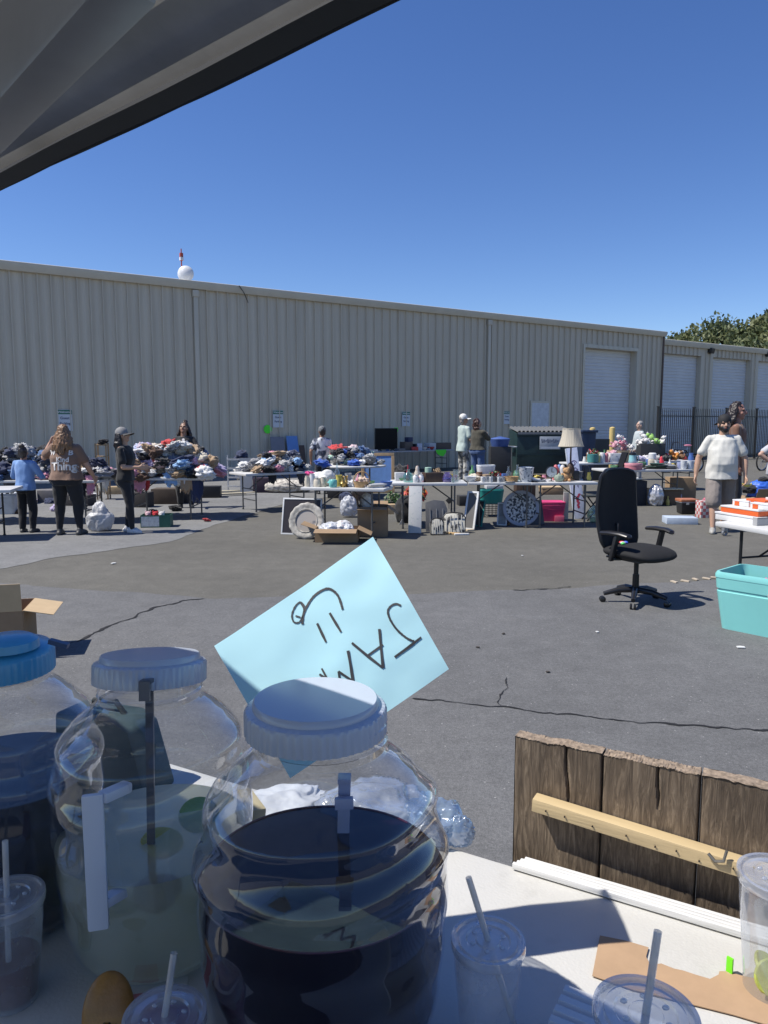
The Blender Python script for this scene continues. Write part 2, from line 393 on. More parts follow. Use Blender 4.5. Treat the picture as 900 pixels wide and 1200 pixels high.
m=MB(); m.box((T1-.02,-.05,ROOF/2-.06),(.10,.10,ROOF-.2)); m.build('corner_trim',DARKT,bd)
def rollup(parent,l,r,top,y,m=ROLL):
    mb=MB(); pts=[]; z=0.02; vs=[];fs=[]
    while z<top-.02: pts+=[(0,z),(.022,z+.02),(.022,z+.10),(0,z+.12)]; z+=.15
    pts=[p for p in pts if p[1]<top]+[(0,top)]
    for a,b in pts: vs+=[(l,y-a,b),(r,y-a,b)]
    for i in range(len(pts)-1): fs.append((2*i,2*i+1,2*i+3,2*i+2))
    mb.add(vs,fs); o=mb.build('roll_up_door',m,parent)
    q=MB(); q.box(((l+r)/2,y-.04,.05),(r-l,.05,.1)); q.build('bottom_rail',mat('rail_grey',(.3,.3,.3),.5),o); return o
rollup(bd,D1l+.01,D1r-.01,D1top,.34)
fr=MB(); 
for (a,b,c,d_) in ((D1l-.12,D1l,0,D1top),(D1r,D1r+.12,0,D1top),(D1l-.12,D1r+.12,D1top,D1top+.14)): fr.box(((a+b)/2,-.03,(c+d_)/2),(b-a,.06,d_-c))
fr.build('door_frame',TRIM,bd)
dr=MB(); dr.box(((Pl+Pr)/2,-.045,Pt/2),(Pr-Pl,.05,Pt)); do=dr.build('door',mat('door_white',(0.58,0.60,0.63),.45),bd)
h=MB(); h.tube([(Pr-.1,-.07,1.0),(Pr-.1,-.12,1.0),(Pr-.22,-.12,1.0)],.014,8); h.build('handle',mat('steel_dull',(.4,.4,.4),.35,1.0),do)
fr=MB()
for (a,b,c,d_) in ((Pl-.07,Pl,0,Pt),(Pr,Pr+.07,0,Pt),(Pl-.07,Pr+.07,Pt,Pt+.08)): fr.box(((a+b)/2,-.04,(c+d_)/2),(b-a,.075,d_-c))
fr.build('door_frame',TRIM,bd)
# loose wire hanging from the gutter
a=wl_(277,338); mb=MB(); mb.tube([(a[0],-.21,ROOF+.05),(a[0]+.15,-.23,ROOF-.15),(a[0]+.32,-.1,ROOF-.38),(a[0]+.36,-.05,ROOF-.42)],.012,6); mb.build('loose_wire',mat('wire_black',(.02,.02,.02),.5),bd)
# second building
T2=T1+34; ST0=T1+.02
_,ROOF2=wl_(775,399,-.4)
b2=thing('storage_building','lower beige storage building with a row of white roll-up doors behind the iron fence','building',WB,WA)
OFF=.4
tops=[]
segs=[(773,822,414),(836,880,419),(889,925,424)]
dd=[]
for x0,x1,yy in segs:
    dd.append((wl_(x0,yy,-OFF)[0],wl_(x1,yy,-OFF)[0]))
D2top=wl_(800,415.5,-OFF)[1]
dw=dd[1][1]-dd[1][0]; gap=dd[2][0]-dd[1][1]
dd[0]=(dd[0][0]+.15,dd[0][1]); dd[2]=(dd[2][0],dd[2][0]+dw)
for k in range(1,4): dd.append((dd[2][0]+(dw+gap)*k,dd[2][0]+(dw+gap)*k+dw))
w=MB(); cur=ST0
for l,r in dd:
    if l>cur: ribs(w,cur,l,0,ROOF2,-OFF)
    ribs(w,l,r,D2top,ROOF2,-OFF)
    w.box((r+.005,OFF+.15,D2top/2),(.01,.30,D2top)); w.box((l-.005,OFF+.15,D2top/2),(.01,.30,D2top)); w.box(((l+r)/2,OFF+.15,D2top+.005),(r-l,.3,.01)); cur=r
ribs(w,cur,T2,0,ROOF2,-OFF); w.box((T2,10.5,ROOF2/2),(.02,20,ROOF2)); w.box(((ST0+T2)/2,20.4,ROOF2/2),(T2-ST0,.1,ROOF2))
w.build('wall',SID,b2)
e_=MB(); e_.prism([(ST0,OFF-.02,ROOF2-.2),(ST0,OFF-.12,ROOF2-.2),(ST0,OFF-.19,ROOF2-.03),(ST0,OFF-.19,ROOF2+.05),(ST0,OFF-.02,ROOF2+.09)],(T2-ST0,0,0)); e_.build('gutter',TRIM,b2)
r_=MB(); r_.add([(ST0,OFF-.1,ROOF2+.06),(T2,OFF-.1,ROOF2+.06),(T2,10,ROOF2+.5),(ST0,10,ROOF2+.5),(T2,20.4,ROOF2+.06),(ST0,20.4,ROOF2+.06)],[(0,1,2,3),(3,2,4,5)]); r_.build('roof',mat('roof_white',(0.6,0.6,0.58),0.5),b2)
for l,r in dd: rollup(b2,l+.01,r-.01,D2top,OFF+.26)
for px,py in ((831,411),(898,415)):
    t,z=wl_(px,py,-OFF); mb=MB(); mb.box((t,OFF-.12,z),(.28,.24,.26),rmat(.3)); mb.box((t,OFF-.03,z+.02),(.12,.1,.34)); mb.build('wall_light',mat('fixture_bronze',(.05,.045,.04),.5),b2,bev=.02)
# roof antenna
t,_=wl_(222,330); ant=thing('antenna','white round dish antenna with a thin red mast on the warehouse roof','antenna',wloc(t,-.3,ROOF+.05),WA)
s=mpx(wloc(t,0,ROOF)); r=9.5*s
mb=MB(); mb.lathe([(0.02,-.10),(r*.6,-.07),(r*.95,0),(r,.04),(r*.97,.05),(r*.6,.1),(0.0,.14)],28,M=Matrix.Translation((0,0,r+.02))@rmat(R(90),0,R(-30))); mb.cyl((0,.1,-.2),(0,.1,r),.03); mb.build('dish',mat('dish_white',(.72,.72,.72),.4),ant)
mb=MB(); H=r*2+21*s; mb.cyl((-.08,.14,-.3),(-.08,.14,H),.022,.016); 
mb.box((-.08,.14,H-.24),(.09,.09,.22)); mb.build('mast',mat('mast_red',(.42,.07,.04),.5),ant)
mb=MB(); mb.box((-.08,.13,H-.30),(.1,.1,.09)); mb.build('collar',mat('dish_white',(.72,.72,.72),.4),ant)
# wall signs
GRN=mat('sign_green',L(38,110,84),.5); WHT=mat('sign_white',(.62,.64,.67),.5,var=.04); TXD=mat('sign_text',(.12,.14,.2),.6); TXW=mat('sign_text_white',(.75,.75,.75),.6)
for px,py0,py1,dsc in ((75,480,505,'behind the woman with long blonde brown hair'),(325,481,501,'above the clothes table with the dark jeans'),(475,482.5,499.5,'to the right of the big television'),(593,482,497,'left of the white warehouse door')):
    t,z1=wl_(px,py0); _,z0=wl_(px,py1); hh=z1-z0; ww=hh*.66
    sg=thing('wall_sign','green and white wall sign '+dsc,'sign',wloc(t,.0,(z0+z1)/2),WA,'parking signs on the warehouse wall')
    mb=MB(); mb.box((0,-.045,0),(ww,.012,hh)); mb.build('panel',WHT,sg)
    mb=MB(); mb.box((0,-.053,hh*.385),(ww*.97,.006,hh*.2)); hp=mb.build('header',GRN,sg)
    Rm=Matrix.Rotation(R(90),4,'X')
    text('Welcome',hh*.15,TXW,hp,Matrix.Translation((0,-.058,hh*.385))@Rm,bold=.002)
    text('Guest',hh*.17,TXD,sg,Matrix.Translation((0,-.053,hh*.10))@Rm,bold=.003)
    text('Parking',hh*.16,TXD,sg,Matrix.Translation((0,-.053,-hh*.15))@Rm,bold=.003)
NEON=mat('neon_paper',L(90,240,60),.7,var=.05)
def neon(px,py,r,loc_label,off=.05,p=None):
    pass
t,z=wl_(313,503); mb=MB(); mb.cyl((0,0,0),(0,-.01,0),.14,n=20); solo(mb,'paper_note',NEON,'round neon green paper taped low on the warehouse wall','paper',wloc(t,.045,z),WA)
# ------------------------------------------------------------------ iron fence
FO=2.2
t0,_=wl_(771,500,FO); 
fz1=wl_(850,481,FO)[1]
FT1=t0+30
IRON=mat('iron_black',(.018,.019,.022),.45)
fc=thing('iron_fence','black iron picket fence in front of the storage building doors','fence',wloc(t0,FO,0),WA)
mb=MB(); t=0.0
while t<FT1-t0:
    mb.box((t,0,(fz1+.12)/2),(.021,.021,fz1-.12)); mb.lathe([(.011,0),(.017,.02),(0,.09)],4,(t,0,fz1)); t+=.14
mb.build('pickets',IRON,fc)
for z in (.22,fz1-.28): 
    mb=MB(); mb.box(((FT1-t0)/2,0,z),(FT1-t0,.045,.045)); mb.build('rail',IRON,fc)
pt=wl_(886,500,FO)[0]-t0
for t in (0.0,pt/3,pt*2/3,pt,pt+2.2,pt+6):
    mb=MB(); mb.box((t,0,(fz1+.1)/2),(.09,.09,fz1+.1)); mb.box((t,0,fz1+.11),(.12,.12,.04)); mb.build('post',IRON,fc)
# ------------------------------------------------------------------ trees beyond
LEAF=[mat('leaf_a',(.12,.145,.06),.6,var=.35,scale=3,trans=.25),mat('leaf_b',(.16,.175,.075),.6,var=.3,scale=3,trans=.25),mat('leaf_c',(.075,.10,.045),.6,var=.3,scale=3,trans=.2)]
BARK=mat('bark',(.09,.07,.055),.9,bump=.6)
def tree(x,y,h,r,seed,label,crown_z=.35):
    rnd=random.Random(seed); tr=thing('broadleaf_tree',label,'tree',(x,y,0),rnd.random()*6,'trees beyond the storage building')
    mb=MB(); mb.tube([(0,0,0),(.1,.05,h*.25),(0,.1,h*.5),(.1,0,h*.8)],[.35,.28,.2,.08],10); limbs=[]
    for k in range(9):
        a=rnd.random()*6.28; z=h*(.3+.06*k); e=Vector((math.cos(a)*r*.75,math.sin(a)*r*.75,z+h*.2)); mb.tube([(0,.05,z),(e.x*.5,e.y*.5,z+h*.08),e],[.12,.08,.03],6); limbs.append(e)
    mb.build('trunk',BARK,tr)
    lf=MB(); n=130
    for c in range(n):
        u=rnd.random(); a=rnd.random()*6.283; zz=crown_z+(1-crown_z)*rnd.random()**.8; prof=math.sin(min(1,max(.05,(zz-crown_z)/(1-crown_z)))*math.pi*.8+.45)
        rr=r*prof*(.35+.65*math.sqrt(u))*(1+.25*fbm((math.cos(a)*2+seed,math.sin(a)*2,zz*4),2)); cc=Vector((math.cos(a)*rr,math.sin(a)*rr,zz*h)); cr=r*(.14+.14*rnd.random()); mi=0 if rnd.random()<.5 else (1 if rnd.random()<.55 else 2)
        for k in range(75):
            dv=Vector((rnd.gauss(0,1),rnd.gauss(0,1),rnd.gauss(0,.75)));dv.normalize(); p=cc+dv*cr*(.55+.5*rnd.random()); s_=.09+.11*rnd.random()
            M=Matrix.Translation(p)@rmat(rnd.random()*6,rnd.random()*6,rnd.random()*6)
            lf.add([(-s_,-s_*.5,0),(s_*.2,-s_*.6,.03),(s_*1.2,0,0),(s_*.2,s_*.6,.03),(-s_,s_*.5,0)],[(0,1,2,3,4)],mi,False,M)
    lf.build('crown',LEAF,tr,recalc=False,weld=False)
for px,top,Y,r,lab in ((795,397,66,3.2,'small olive green tree crown just over the warehouse corner'),(850,385,64,5.6,'tall rounded green tree over the storage building roof'),(896,381,62,5.2,'dense dark green tree at the far right over the roof'),(955,360,60,6,'broad leafy tree beyond the roof outside the photo edge')):
    p=at_y(px,top,Y); tree(p.x,p.y,p.z,r,int(px),lab)
# ------------------------------------------------------------------ canopy overhead
EA=at_y(0,222,.905); hz=EA.z; EB=on_z(465,0,hz)
ed=(EB-EA); ed.z=0; ed.normalize(); en=Vector((-ed.y,ed.x,0))
if en.y>0: en=-en                                     # inward, over the photographer
print('CANOPY',EA,EB,ed,en)
cp=thing('canopy','grey pop-up canopy roof seen from below at the upper left','canopy',(EA.x,EA.y,0),math.atan2(ed.y,ed.x))
CL=mat('canopy_cloth',(.46,.45,.42),.8,var=.25,scale=6,bump=.25,bscale=9,trans=.12)
HEM=mat('canopy_hem',(.035,.037,.04),.7)
FRAME=mat('canopy_frame',(.34,.34,.34),.4,.3)
X0,X1=-1.9,1.25; IN=-3.0                               # local: x along the edge, -y inward
mb=MB()
def roof_pt(u,v):
    x=X0+(X1-X0)*u; y=IN*v*.5; 
    return (x,y-.002,hz+.02+(-y)*.30+min(1,-y*4)*.005*fbm((x*2.2,y*2.2,1),3))
mb.grid(roof_pt,60,50)
mb.grid(lambda u,v:(X0+(X1-X0)*u,IN*.5-1.5*v,hz+.455-.45*v),20,8)
mb.build('roof_cloth',CL,cp,recalc=False)
mb=MB(); mb.grid(lambda u,v:(X0+(X1-X0)*u, .003+.0015*math.sin(u*37), hz+.03-.03*v-.002*abs(fbm((u*14,1,v),2))),120,3)
mb.grid(lambda u,v:(X0+(X1-X0)*u, -.017*v, hz+.001*math.sin(u*50)+.006*v),60,1)
mb.build('hem',HEM,cp,recalc=False)
mb=MB(); mb.bar((X0,-.05,hz+.06),(X1,-.05,hz+.06),.025,.025); mb.bar((X0,-2.95,hz+.06),(X1,-2.95,hz+.06),.03,.03); mb.build('edge_bar',FRAME,cp)
mb=MB(); mb.grid(lambda u,v:(X0+.04+(X1-X0-.08)*u,-2.93+.03*math.sin(u*26)+.02*fbm((u*5,v*3,1),3),.02+.5*v),60,12); mb.build('added_back_screen',mat('added_screen_cloth',(.42,.41,.38),.85,var=.15,scale=5),cp,recalc=False)  # unseen low cloth, added behind the camera to darken what the jars reflect
Mi=(Matrix.Translation((EA.x,EA.y,0))@rotz(math.atan2(ed.y,ed.x))).inverted()
qa=Mi@on_z(-110,230,hz-.05); qb=Mi@on_z(150,-75,hz-.03)
mb=MB(); mb.bar(qa,qb,.030,.055); mb.build('truss',FRAME,cp,bev=.004)
for x,y in ((X0+.05,-.03),(X0+.05,-2.95),(X1-.05,-2.95)):
    mb=MB(); mb.box((x,y,hz/2),(.035,.035,hz)); mb.box((x,y,.01),(.1,.1,.02)); mb.build('leg',FRAME,cp)
# ================================================================== FOREGROUND: drinks table
TH=.76
fa=on_z(530,993,TH); fb=on_z(870,1095,TH); te=(fb-fa); te.z=0; te.normalize(); tn=Vector((te.y,-te.x,0))   # tn: towards the photographer
tang=math.atan2(te.y,te.x)
TW=mat('table_plastic',(.70,.69,.65),.45,var=.05,scale=5,bump=.12,bscale=160)
def stained(name,col,stain):
    m=mat(name,col,.5,var=.03,scale=3,bump=.1,bscale=180); n=m.node_tree.nodes; l=m.node_tree.links; b=n['Principled BSDF']
    tc=n.new('ShaderNodeTexCoord'); t=n.new('ShaderNodeTexNoise'); t.inputs['Scale'].default_value=7; t.inputs['Detail'].default_value=9; t.inputs['Roughness'].default_value=.75; l.new(tc.outputs['Object'],t.inputs['Vector'])
    r=n.new('ShaderNodeValToRGB'); r.color_ramp.elements[0].position=.54; r.color_ramp.elements[1].position=.72; r.color_ramp.elements[0].color=(0,0,0,1); r.color_ramp.elements[1].color=(.55,.55,.55,1); l.new(t.outputs['Fac'],r.inputs['Fac'])
    x=n.new('ShaderNodeMix'); x.data_type='RGBA'; src=b.inputs['Base Color'].links[0].from_socket; l.new(r.outputs['Color'],x.inputs[0]); l.new(src,x.inputs[6]); x.inputs[7].default_value=tuple(stain)+(1,); l.new(x.outputs[2],b.inputs['Base Color'])
    return m
TWS=stained('table_plastic_smudged',(.575,.565,.53),(.43,.42,.385))
TL0,TL1,TD=-1.15,.78,.86
dt=thing('folding_table','white plastic folding table in front holding the big drink jars and cups','table',(fa.x,fa.y,0),tang)
mb=MB(); mb.box(((TL0+TL1)/2,-TD/2,TH-.022),(TL1-TL0,TD,.044)); mb.build('tabletop',TWS,dt,bev=.009)
LEGM=mat('leg_grey',(.16,.165,.17),.4,.4)
for x in (TL0+.2,TL1-.2):
    for y in (-.1,-TD+.1):
        mb=MB(); mb.cyl((x,y,0),(x,y,TH-.044),.016); mb.cyl((x,y,0),(x,y,.03),.02); mb.build('leg',LEGM,dt)
    mb=MB(); mb.cyl((x,-.1,.2),(x,-TD+.1,.2),.011); mb.build('stretcher',LEGM,dt)

JAR_R=.1675
PET=clear('jar_plastic',(.94,.955,.97),.045,.85,2.3,haze=.018,rough=.035,bump=.08,bscale=15)
LIDW=mat('lid_white',(.45,.49,.56),.22,var=.03,spec=.6)
prof=[(0,0.0),(.118,.002),(.132,.012),(.143,.03),(.150,.06),(.157,.10),(.163,.16),(.1665,.22),(.166,.28),(.160,.335),(.147,.375),(.124,.408),(.100,.428),(.087,.438),(.0835,.443),(.0835,.453),(.087,.456),(.084,.460),(.0838,.475),(.0865,.478),(.0838,.482),(.0838,.497)]
def dens(p,n=6):
    o=[]
    for (a,b),(c,d) in zip(p[:-1],p[1:]):
        for i in range(n): o.append((a+(c-a)*i/n,b+(d-b)*i/n))
    return o+[p[-1]]
def jar_rib(scale=1.0):
    def fn(r,z,a):
        w=max(0,min(1,(z-.03)/.04))*max(0,min(1,(.425-z)/.05))
        ph=(z/.075)+.18*math.sin(a*2+1)+ .10*math.sin(3*a)
        return r+scale*w*((.0052 if z>.27 else .0010)*math.cos(2*math.pi*ph)+(.0016 if z>.27 else .0006)*math.sin(a*5+z*40))
    return fn
def make_jar(label,px,py,rz=0,lidmat=LIDW):
    lo,hi=.5,3.0
    for _ in range(40):                                  # distance at which the lid's top is seen at row py
        Y=(lo+hi)/2; dz=CZ-(TH+.51); yy=CY-F*((CP*(-dz)+SP*Y)/(Y*CP+dz*SP))
        if yy>py: lo=Y
        else: hi=Y
    P=Vector((x_at(px,Y,TH+.5),Y,TH)); t=thing('drink_jar',label,'drink jar',(P.x,P.y,TH+.001),rz)
    mb=MB(); mb.lathe(dens(prof),72,fn=jar_rib()); mb.build('jar_body',PET,t)
    return t,P
def knurl(r,z,a): return r+(.0007*(1 if math.sin(a*56)>0 else -1) if r>.0915 and .46<z<.4945 else 0)
def jar_lid(t,m,tilt=(0,0),dz=0):
    mb=MB(); mb.lathe([(.0885,.463),(.0925,.464),(.0925,.493),(.0905,.497),(.0825,.4995),(.0815,.5065),(.0795,.509),(.06,.5095),(.0,.510)],224,fn=knurl)
    o=mb.build('lid',m,t); o.rotation_euler=(tilt[0],tilt[1],0); o.location=(0,0,dz); return o
def liquid(t,m,z1,name='drink',side=None):
    p=[(r*.985,z) for r,z in dens(prof) if z<z1]; p[0]=(0,.004); f=jar_rib()
    zz=[(r,z) for r,z in dens(prof)]
    r1=[r for r,z in zz if z<=z1][-1]*.985
    p+= [(r1,z1)]
    mb=MB(); mb.lathe(p,72,fn=lambda r,z,a:f(r,z,a)-.0012 if r>.02 else r)
    n=72
    ring=[Vector(((f(r1,z1,2*math.pi*j/n)-.0012)*math.cos(2*math.pi*j/n),(f(r1,z1,2*math.pi*j/n)-.0012)*math.sin(2*math.pi*j/n),z1)) for j in range(n)]
    mb.add(ring+[Vector((0,0,z1))],[(j,(j+1)%n,n) for j in range(n)],1 if side else 0,False)
    o=mb.build(name,[side,m] if side else m,t)
    if side:
        rim=MB(); rim.tube([v*1.002+Vector((0,0,.0)) for v in [Vector((p.x,p.y,z1)) for p in ring]]+[Vector((ring[0].x,ring[0].y,z1))],.0016,6,caps=False); rim.build('drink_rim',mat('drink_rim_red',(.07,.012,.018),.15),t)
    return o
# --- dark purple jar
DARKS=mat('hibiscus_depth',(.006,.003,.009),.3,spec=.03)
DARK=bpy.data.materials.new('hibiscus_drink'); DARK.use_nodes=True; b=DARK.node_tree.nodes['Principled BSDF']
b.inputs['Base Color'].default_value=(.0065,.003,.009,1); b.inputs['Roughness'].default_value=.015; b.inputs['IOR'].default_value=1.36; b.inputs['Specular IOR Level'].default_value=.6
pj,PJ=make_jar('nearest clear plastic jar half full of very dark purple drink with a white lid',377,826,R(20))
def level(px,py,P):                                    # height seen at a pixel above a spot on the table
    return at_y(px,py,P.y).z-TH
zl=level(382,1022,PJ); print('JAR',PJ,zl, 'w',JAR_R*2/mpx(Vector((PJ.x,PJ.y,TH+.2))))
lq=liquid(pj,DARK,zl,side=DARKS); jar_lid(pj,LIDW).location=(-.007,.003,0); pj.scale=(1.07,1.07,1.02)
# --- lemonade jar
LEM=bpy.data.materials.new('lemonade'); LEM.use_nodes=True; n=LEM.node_tree.nodes; l=LEM.node_tree.links; n.remove(n['Principled BSDF'])
tr=n.new('ShaderNodeBsdfTransparent'); tr.inputs['Color'].default_value=(.95,.95,.80,1)
df=n.new('ShaderNodeBsdfDiffuse'); df.inputs['Color'].default_value=(.97,.93,.70,1)
tl=n.new('ShaderNodeBsdfTranslucent'); tl.inputs['Color'].default_value=(.98,.95,.76,1)
gl=n.new('ShaderNodeBsdfGlossy'); gl.inputs['Roughness'].default_value=.02
m0=n.new('ShaderNodeMixShader'); m0.inputs[0].default_value=.72; l.new(df.outputs[0],m0.inputs[1]); l.new(tl.outputs[0],m0.inputs[2])
m1=n.new('ShaderNodeMixShader'); m1.inputs[0].default_value=.50; l.new(tr.outputs[0],m1.inputs[1]); l.new(m0.outputs[0],m1.inputs[2])
lw=n.new('ShaderNodeLayerWeight'); pw=n.new('ShaderNodeMath'); pw.operation='POWER'; pw.inputs[1].default_value=3; ma=n.new('ShaderNodeMath'); ma.operation='MULTIPLY_ADD'; ma.inputs[1].default_value=.5; ma.inputs[2].default_value=.03
l.new(lw.outputs['Facing'],pw.inputs[0]); l.new(pw.outputs[0],ma.inputs[0])
m2=n.new('ShaderNodeMixShader'); l.new(ma.outputs[0],m2.inputs[0]); l.new(m1.outputs[0],m2.inputs[1]); l.new(gl.outputs[0],m2.inputs[2]); l.new(m2.outputs[0],n['Material Output'].inputs['Surface'])
yj,YJ=make_jar('clear plastic jar of cloudy pale yellow lemonade with white lid and side handle',175,770,R(75))
zy=level(167,972,YJ); print('YJAR',YJ,zy,'w',JAR_R*2/mpx(Vector((YJ.x,YJ.y,TH+.2))))
liquid(yj,LEM,zy); yl=jar_lid(yj,LIDW); yl.rotation_mode='QUATERNION'; yl.rotation_quaternion=(Matrix.Rotation(R(-75),4,'Z')@Matrix.Rotation(R(-9),4,'X')@Matrix.Rotation(R(75),4,'Z')).to_quaternion(); yl.location=Matrix.Rotation(R(-75),4,'Z')@Vector((0,-.072,.010))
def loc_in(t,p):                                       # world point -> thing local
    return (Matrix.Translation(t.location)@Matrix.Rotation(t.rotation_euler.z,4,'Z')).inverted()@Vector(p)
def handle(t,P,px,y0,y1,name='handle'):
    fr=P.y-JAR_R-.028
    a=at_y(px,y0,fr+.004); b_=at_y(px-2,y1,fr); mb=MB()
    mb.box(((a+b_)/2-P.to_3d().xyz*0),(.030,.010,(a-b_).length),rmat(0,0,.25))
    for k in (.04,.82):
        q=a.lerp(b_,k); e=Vector((P.x+.55*(q.x-P.x)+.02,P.y-JAR_R*.86,q.z-.004)); mb.bar(q+Vector((.006,.004,0)),e,.02,.016)
    mb.X=None
    M=(Matrix.Translation(t.location)@Matrix.Rotation(t.rotation_euler.z,4,'Z')).inverted()
    mb.v=[M@v for v in mb.v]
    return mb.build(name,mat('handle_white',(.66,.69,.76),.35,var=.02),t,bev=.004)
handle(yj,YJ,113,930,1090)
# --- blue lidded jar
BLUE=mat('lid_blue',(.06,.33,.56),.25,var=.05,spec=.6)
TEA=bpy.data.materials.new('grey_tea'); TEA.use_nodes=True; n=TEA.node_tree.nodes; l=TEA.node_tree.links; b=n['Principled BSDF']
b.inputs['Base Color'].default_value=(.045,.045,.052,1); b.inputs['Roughness'].default_value=.05
tr=n.new('ShaderNodeBsdfTransparent'); tr.inputs['Color'].default_value=(.5,.5,.55,1); m1=n.new('ShaderNodeMixShader'); m1.inputs[0].default_value=.72
l.new(tr.outputs[0],m1.inputs[1]); l.new(b.outputs[0],m1.inputs[2]); l.new(m1.outputs[0],n['Material Output'].inputs['Surface'])
bj,BJ=make_jar('clear plastic jar with a bright blue lid and dark drink at the left edge',-2,754,R(140))
zb=level(-10,900,BJ); liquid(bj,TEA,zb)
HAZE=clear('jar_smoke',(.55,.57,.62),.05,.5,2.6,rough=.05)
mb=MB(); mb.lathe([(.0885,.457),(.0925,.458),(.0925,.492),(.090,.499),(.085,.504),(.05,.514),(.0,.518)],160,fn=lambda r,z,a:r+(.001*math.sin(a*50) if r>.092 else 0))
bl=mb.build('lid',BLUE,bj,bev=0)
mb=MB(); mb.lathe([(.050,.510),(.048,.524),(.036,.531),(0,.533)],32,(-.045,.0,0)); mb.build('knob',BLUE,bl)
mb=MB(); q=loc_in(bj,at_y(58,751,BJ.y-.03)); q2=loc_in(bj,at_y(80,757,BJ.y-.03)); mb.bar(q,q2,.012,.008); mb.build('tab',mat('tab_navy',(.03,.07,.16),.4),bj)
# ladles
STEEL=mat('ladle_steel',(.28,.29,.32),.22,.9,var=.05)
GREYP=mat('ladle_grey',(.10,.105,.12),.35,var=.1)
fr=YJ.y-.062
a=at_y(175,797,fr-.018); b_=at_y(178,1058,fr+.03); mb=MB(); mb.bar(a,b_,.0125,.005); hk=a+Vector((0,-.030,-.012))
mb.bar(a+Vector((0,.004,0)),a+Vector((0,-.022,.004)),.0165,.006); mb.bar(a+Vector((0,-.022,.006)),a+Vector((0,-.026,-.024)),.0165,.006)
mb.lathe([(.0,-.03),(.024,-.026),(.038,-.012),(.044,.006),(.040,.006),(.02,-.02),(0,-.024)],24,b_+Vector((.0,.03,.0)))
mb.v=[v-a for v in mb.v]
solo(mb,'ladle',GREYP,'dark flat-handled ladle hooked over the neck of the lemonade jar','ladle',a)
a=at_y(404,908,PJ.y+.075); b_=at_y(402,990,PJ.y+.10); mb=MB(); mb.bar(a,b_,.019,.008); mb.bar(a+Vector((0,.0,0)),a+Vector((0,-.02,-.002)),.020,.008); mb.bar(a+Vector((-.001,-.012,-.030)),a+Vector((.0,-.014,-.047)),.028,.012); mb.v=[v-a for v in mb.v]
solo(mb,'ladle',mat('ladle_lilac',(.34,.36,.50),.25,var=.1),'short lilac grey ladle handle sticking up out of the dark drink','ladle',a,bev=.002)
# lemon slices
for i,(px,dy,tl_,lab) in enumerate(((190,-.03,.12,'yellowish lemon half floating at the top of the lemonade'),(233,.06,.5,'green lime wedge floating near the right side of the lemonade'))):
    z=TH+zy-.006; x=x_at(px,YJ.y+dy,z); mb=MB(); mb.lathe([(0,-.018),(.025,-.013),(.036,0),(.034,.004),(0,.005)],24,M=rmat(tl_,0.2,0)); 
    solo(mb,'lemon_slice' if i==0 else 'lime_slice',mat('lemon_rind' if i==0 else 'lime_rind',(.42,.38,.07) if i==0 else (.2,.33,.06),.4,bump=.3),lab,'lemon' if i==0 else 'lime',(x,YJ.y+dy,z))
# --- sign sheet
sp=at_y(388,771,PJ.y+.178); sn=Vector((-.12,-1,.50)).normalized()
SGN=mat('sign_paper',(.50,.80,.88),.75,var=.03,scale=2.5,trans=.18,bump=.12,bscale=7)
cr=[on_plane(x,y,sp,sn) for x,y in ((251,757),(437,629),(526,784),(340,912))]
so=(cr[0]+cr[2])/2
def sbend(u,v): return sn*(-.006*math.sin(math.pi*u)+.010*math.sin(math.pi*v)*u-.004*fbm((u*3,v*3,5),2))
mb=MB()
def sp_(u,v): return cr[0].lerp(cr[1],u).lerp(cr[3].lerp(cr[2],u),v)+sbend(u,v)-so
mb.grid(sp_,24,18); mb.grid(lambda u,v:sp_(u,v)-sn*.0006,24,18)
sgn=solo(mb,'paper_sign',SGN,'light blue paper sign with a black handwritten drink name and smile, upside down','sign',so,weld=False,recalc=False)
INK=mat('marker_ink',(.035,.035,.04),.6,var=.3,scale=40)
def inv_uv(p):                                          # plane point -> (u,v) on the sheet
    e1=cr[1]-cr[0]; e2=cr[3]-cr[0]; w=p-cr[0]; a11,a12,a22=e1.dot(e1),e1.dot(e2),e2.dot(e2); r1,r2=w.dot(e1),w.dot(e2); D=a11*a22-a12*a12
    return (r1*a22-r2*a12)/D,(r2*a11-r1*a12)/D
def smoothp(pts,n=6):
    if len(pts)<3: return pts
    o=[];P=[Vector((x,y,0)) for x,y in pts]
    for i in range(len(P)-1):
        p0=P[max(i-1,0)];p1=P[i];p2=P[i+1];p3=P[min(i+2,len(P)-1)]
        for k in range(n):
            t=k/n; q=.5*((2*p1)+(p2-p0)*t+(2*p0-5*p1+4*p2-p3)*t*t+(3*p1-p0-3*p2+p3)*t**3); o.append((q.x,q.y))
    return o+[pts[-1]]
strokes=[(smoothp([(355,295),(357,268),(365,245),(385,212),(410,192),(435,184),(456,195),(470,215),(481,250)]),7),
 (smoothp([(362,240),(348,225),(332,238),(322,265),(328,287),(345,288),(356,268),(359,246),(350,230)]),5),([(333,268),(349,273)],5),
 ([(401,292),(415,322),(429,351)],7),([(440,260),(458,290),(476,320)],7),
 ([(642,398),(685,368),(725,338)],7),(smoothp([(703,350),(682,341),(652,316),(630,285),(622,258),(632,242),(648,236),(663,242)]),6),
 ([(510,354),(558,394),(606,431)],7),([(595,311),(600,370),(606,431)],8),([(560,392),(606,359)],6),
 ([(498,378),(506,425),(513,474)],9),([(513,472),(468,442)],6),([(468,442),(478,510)],6),([(478,510),(440,478),(415,432)],6),([(408,450),(440,470)],6)]
SBV=BVHTree.FromPolygons([v.co.copy() for v in sgn.data.vertices],[tuple(p.vertices) for p in sgn.data.polygons])
def on_sheet(p):
    h=SBV.ray_cast(p-so+sn*.3,-sn); return (h[0]+sn*.0012) if h[0] else (p-so+sn*.003)
mb=MB()
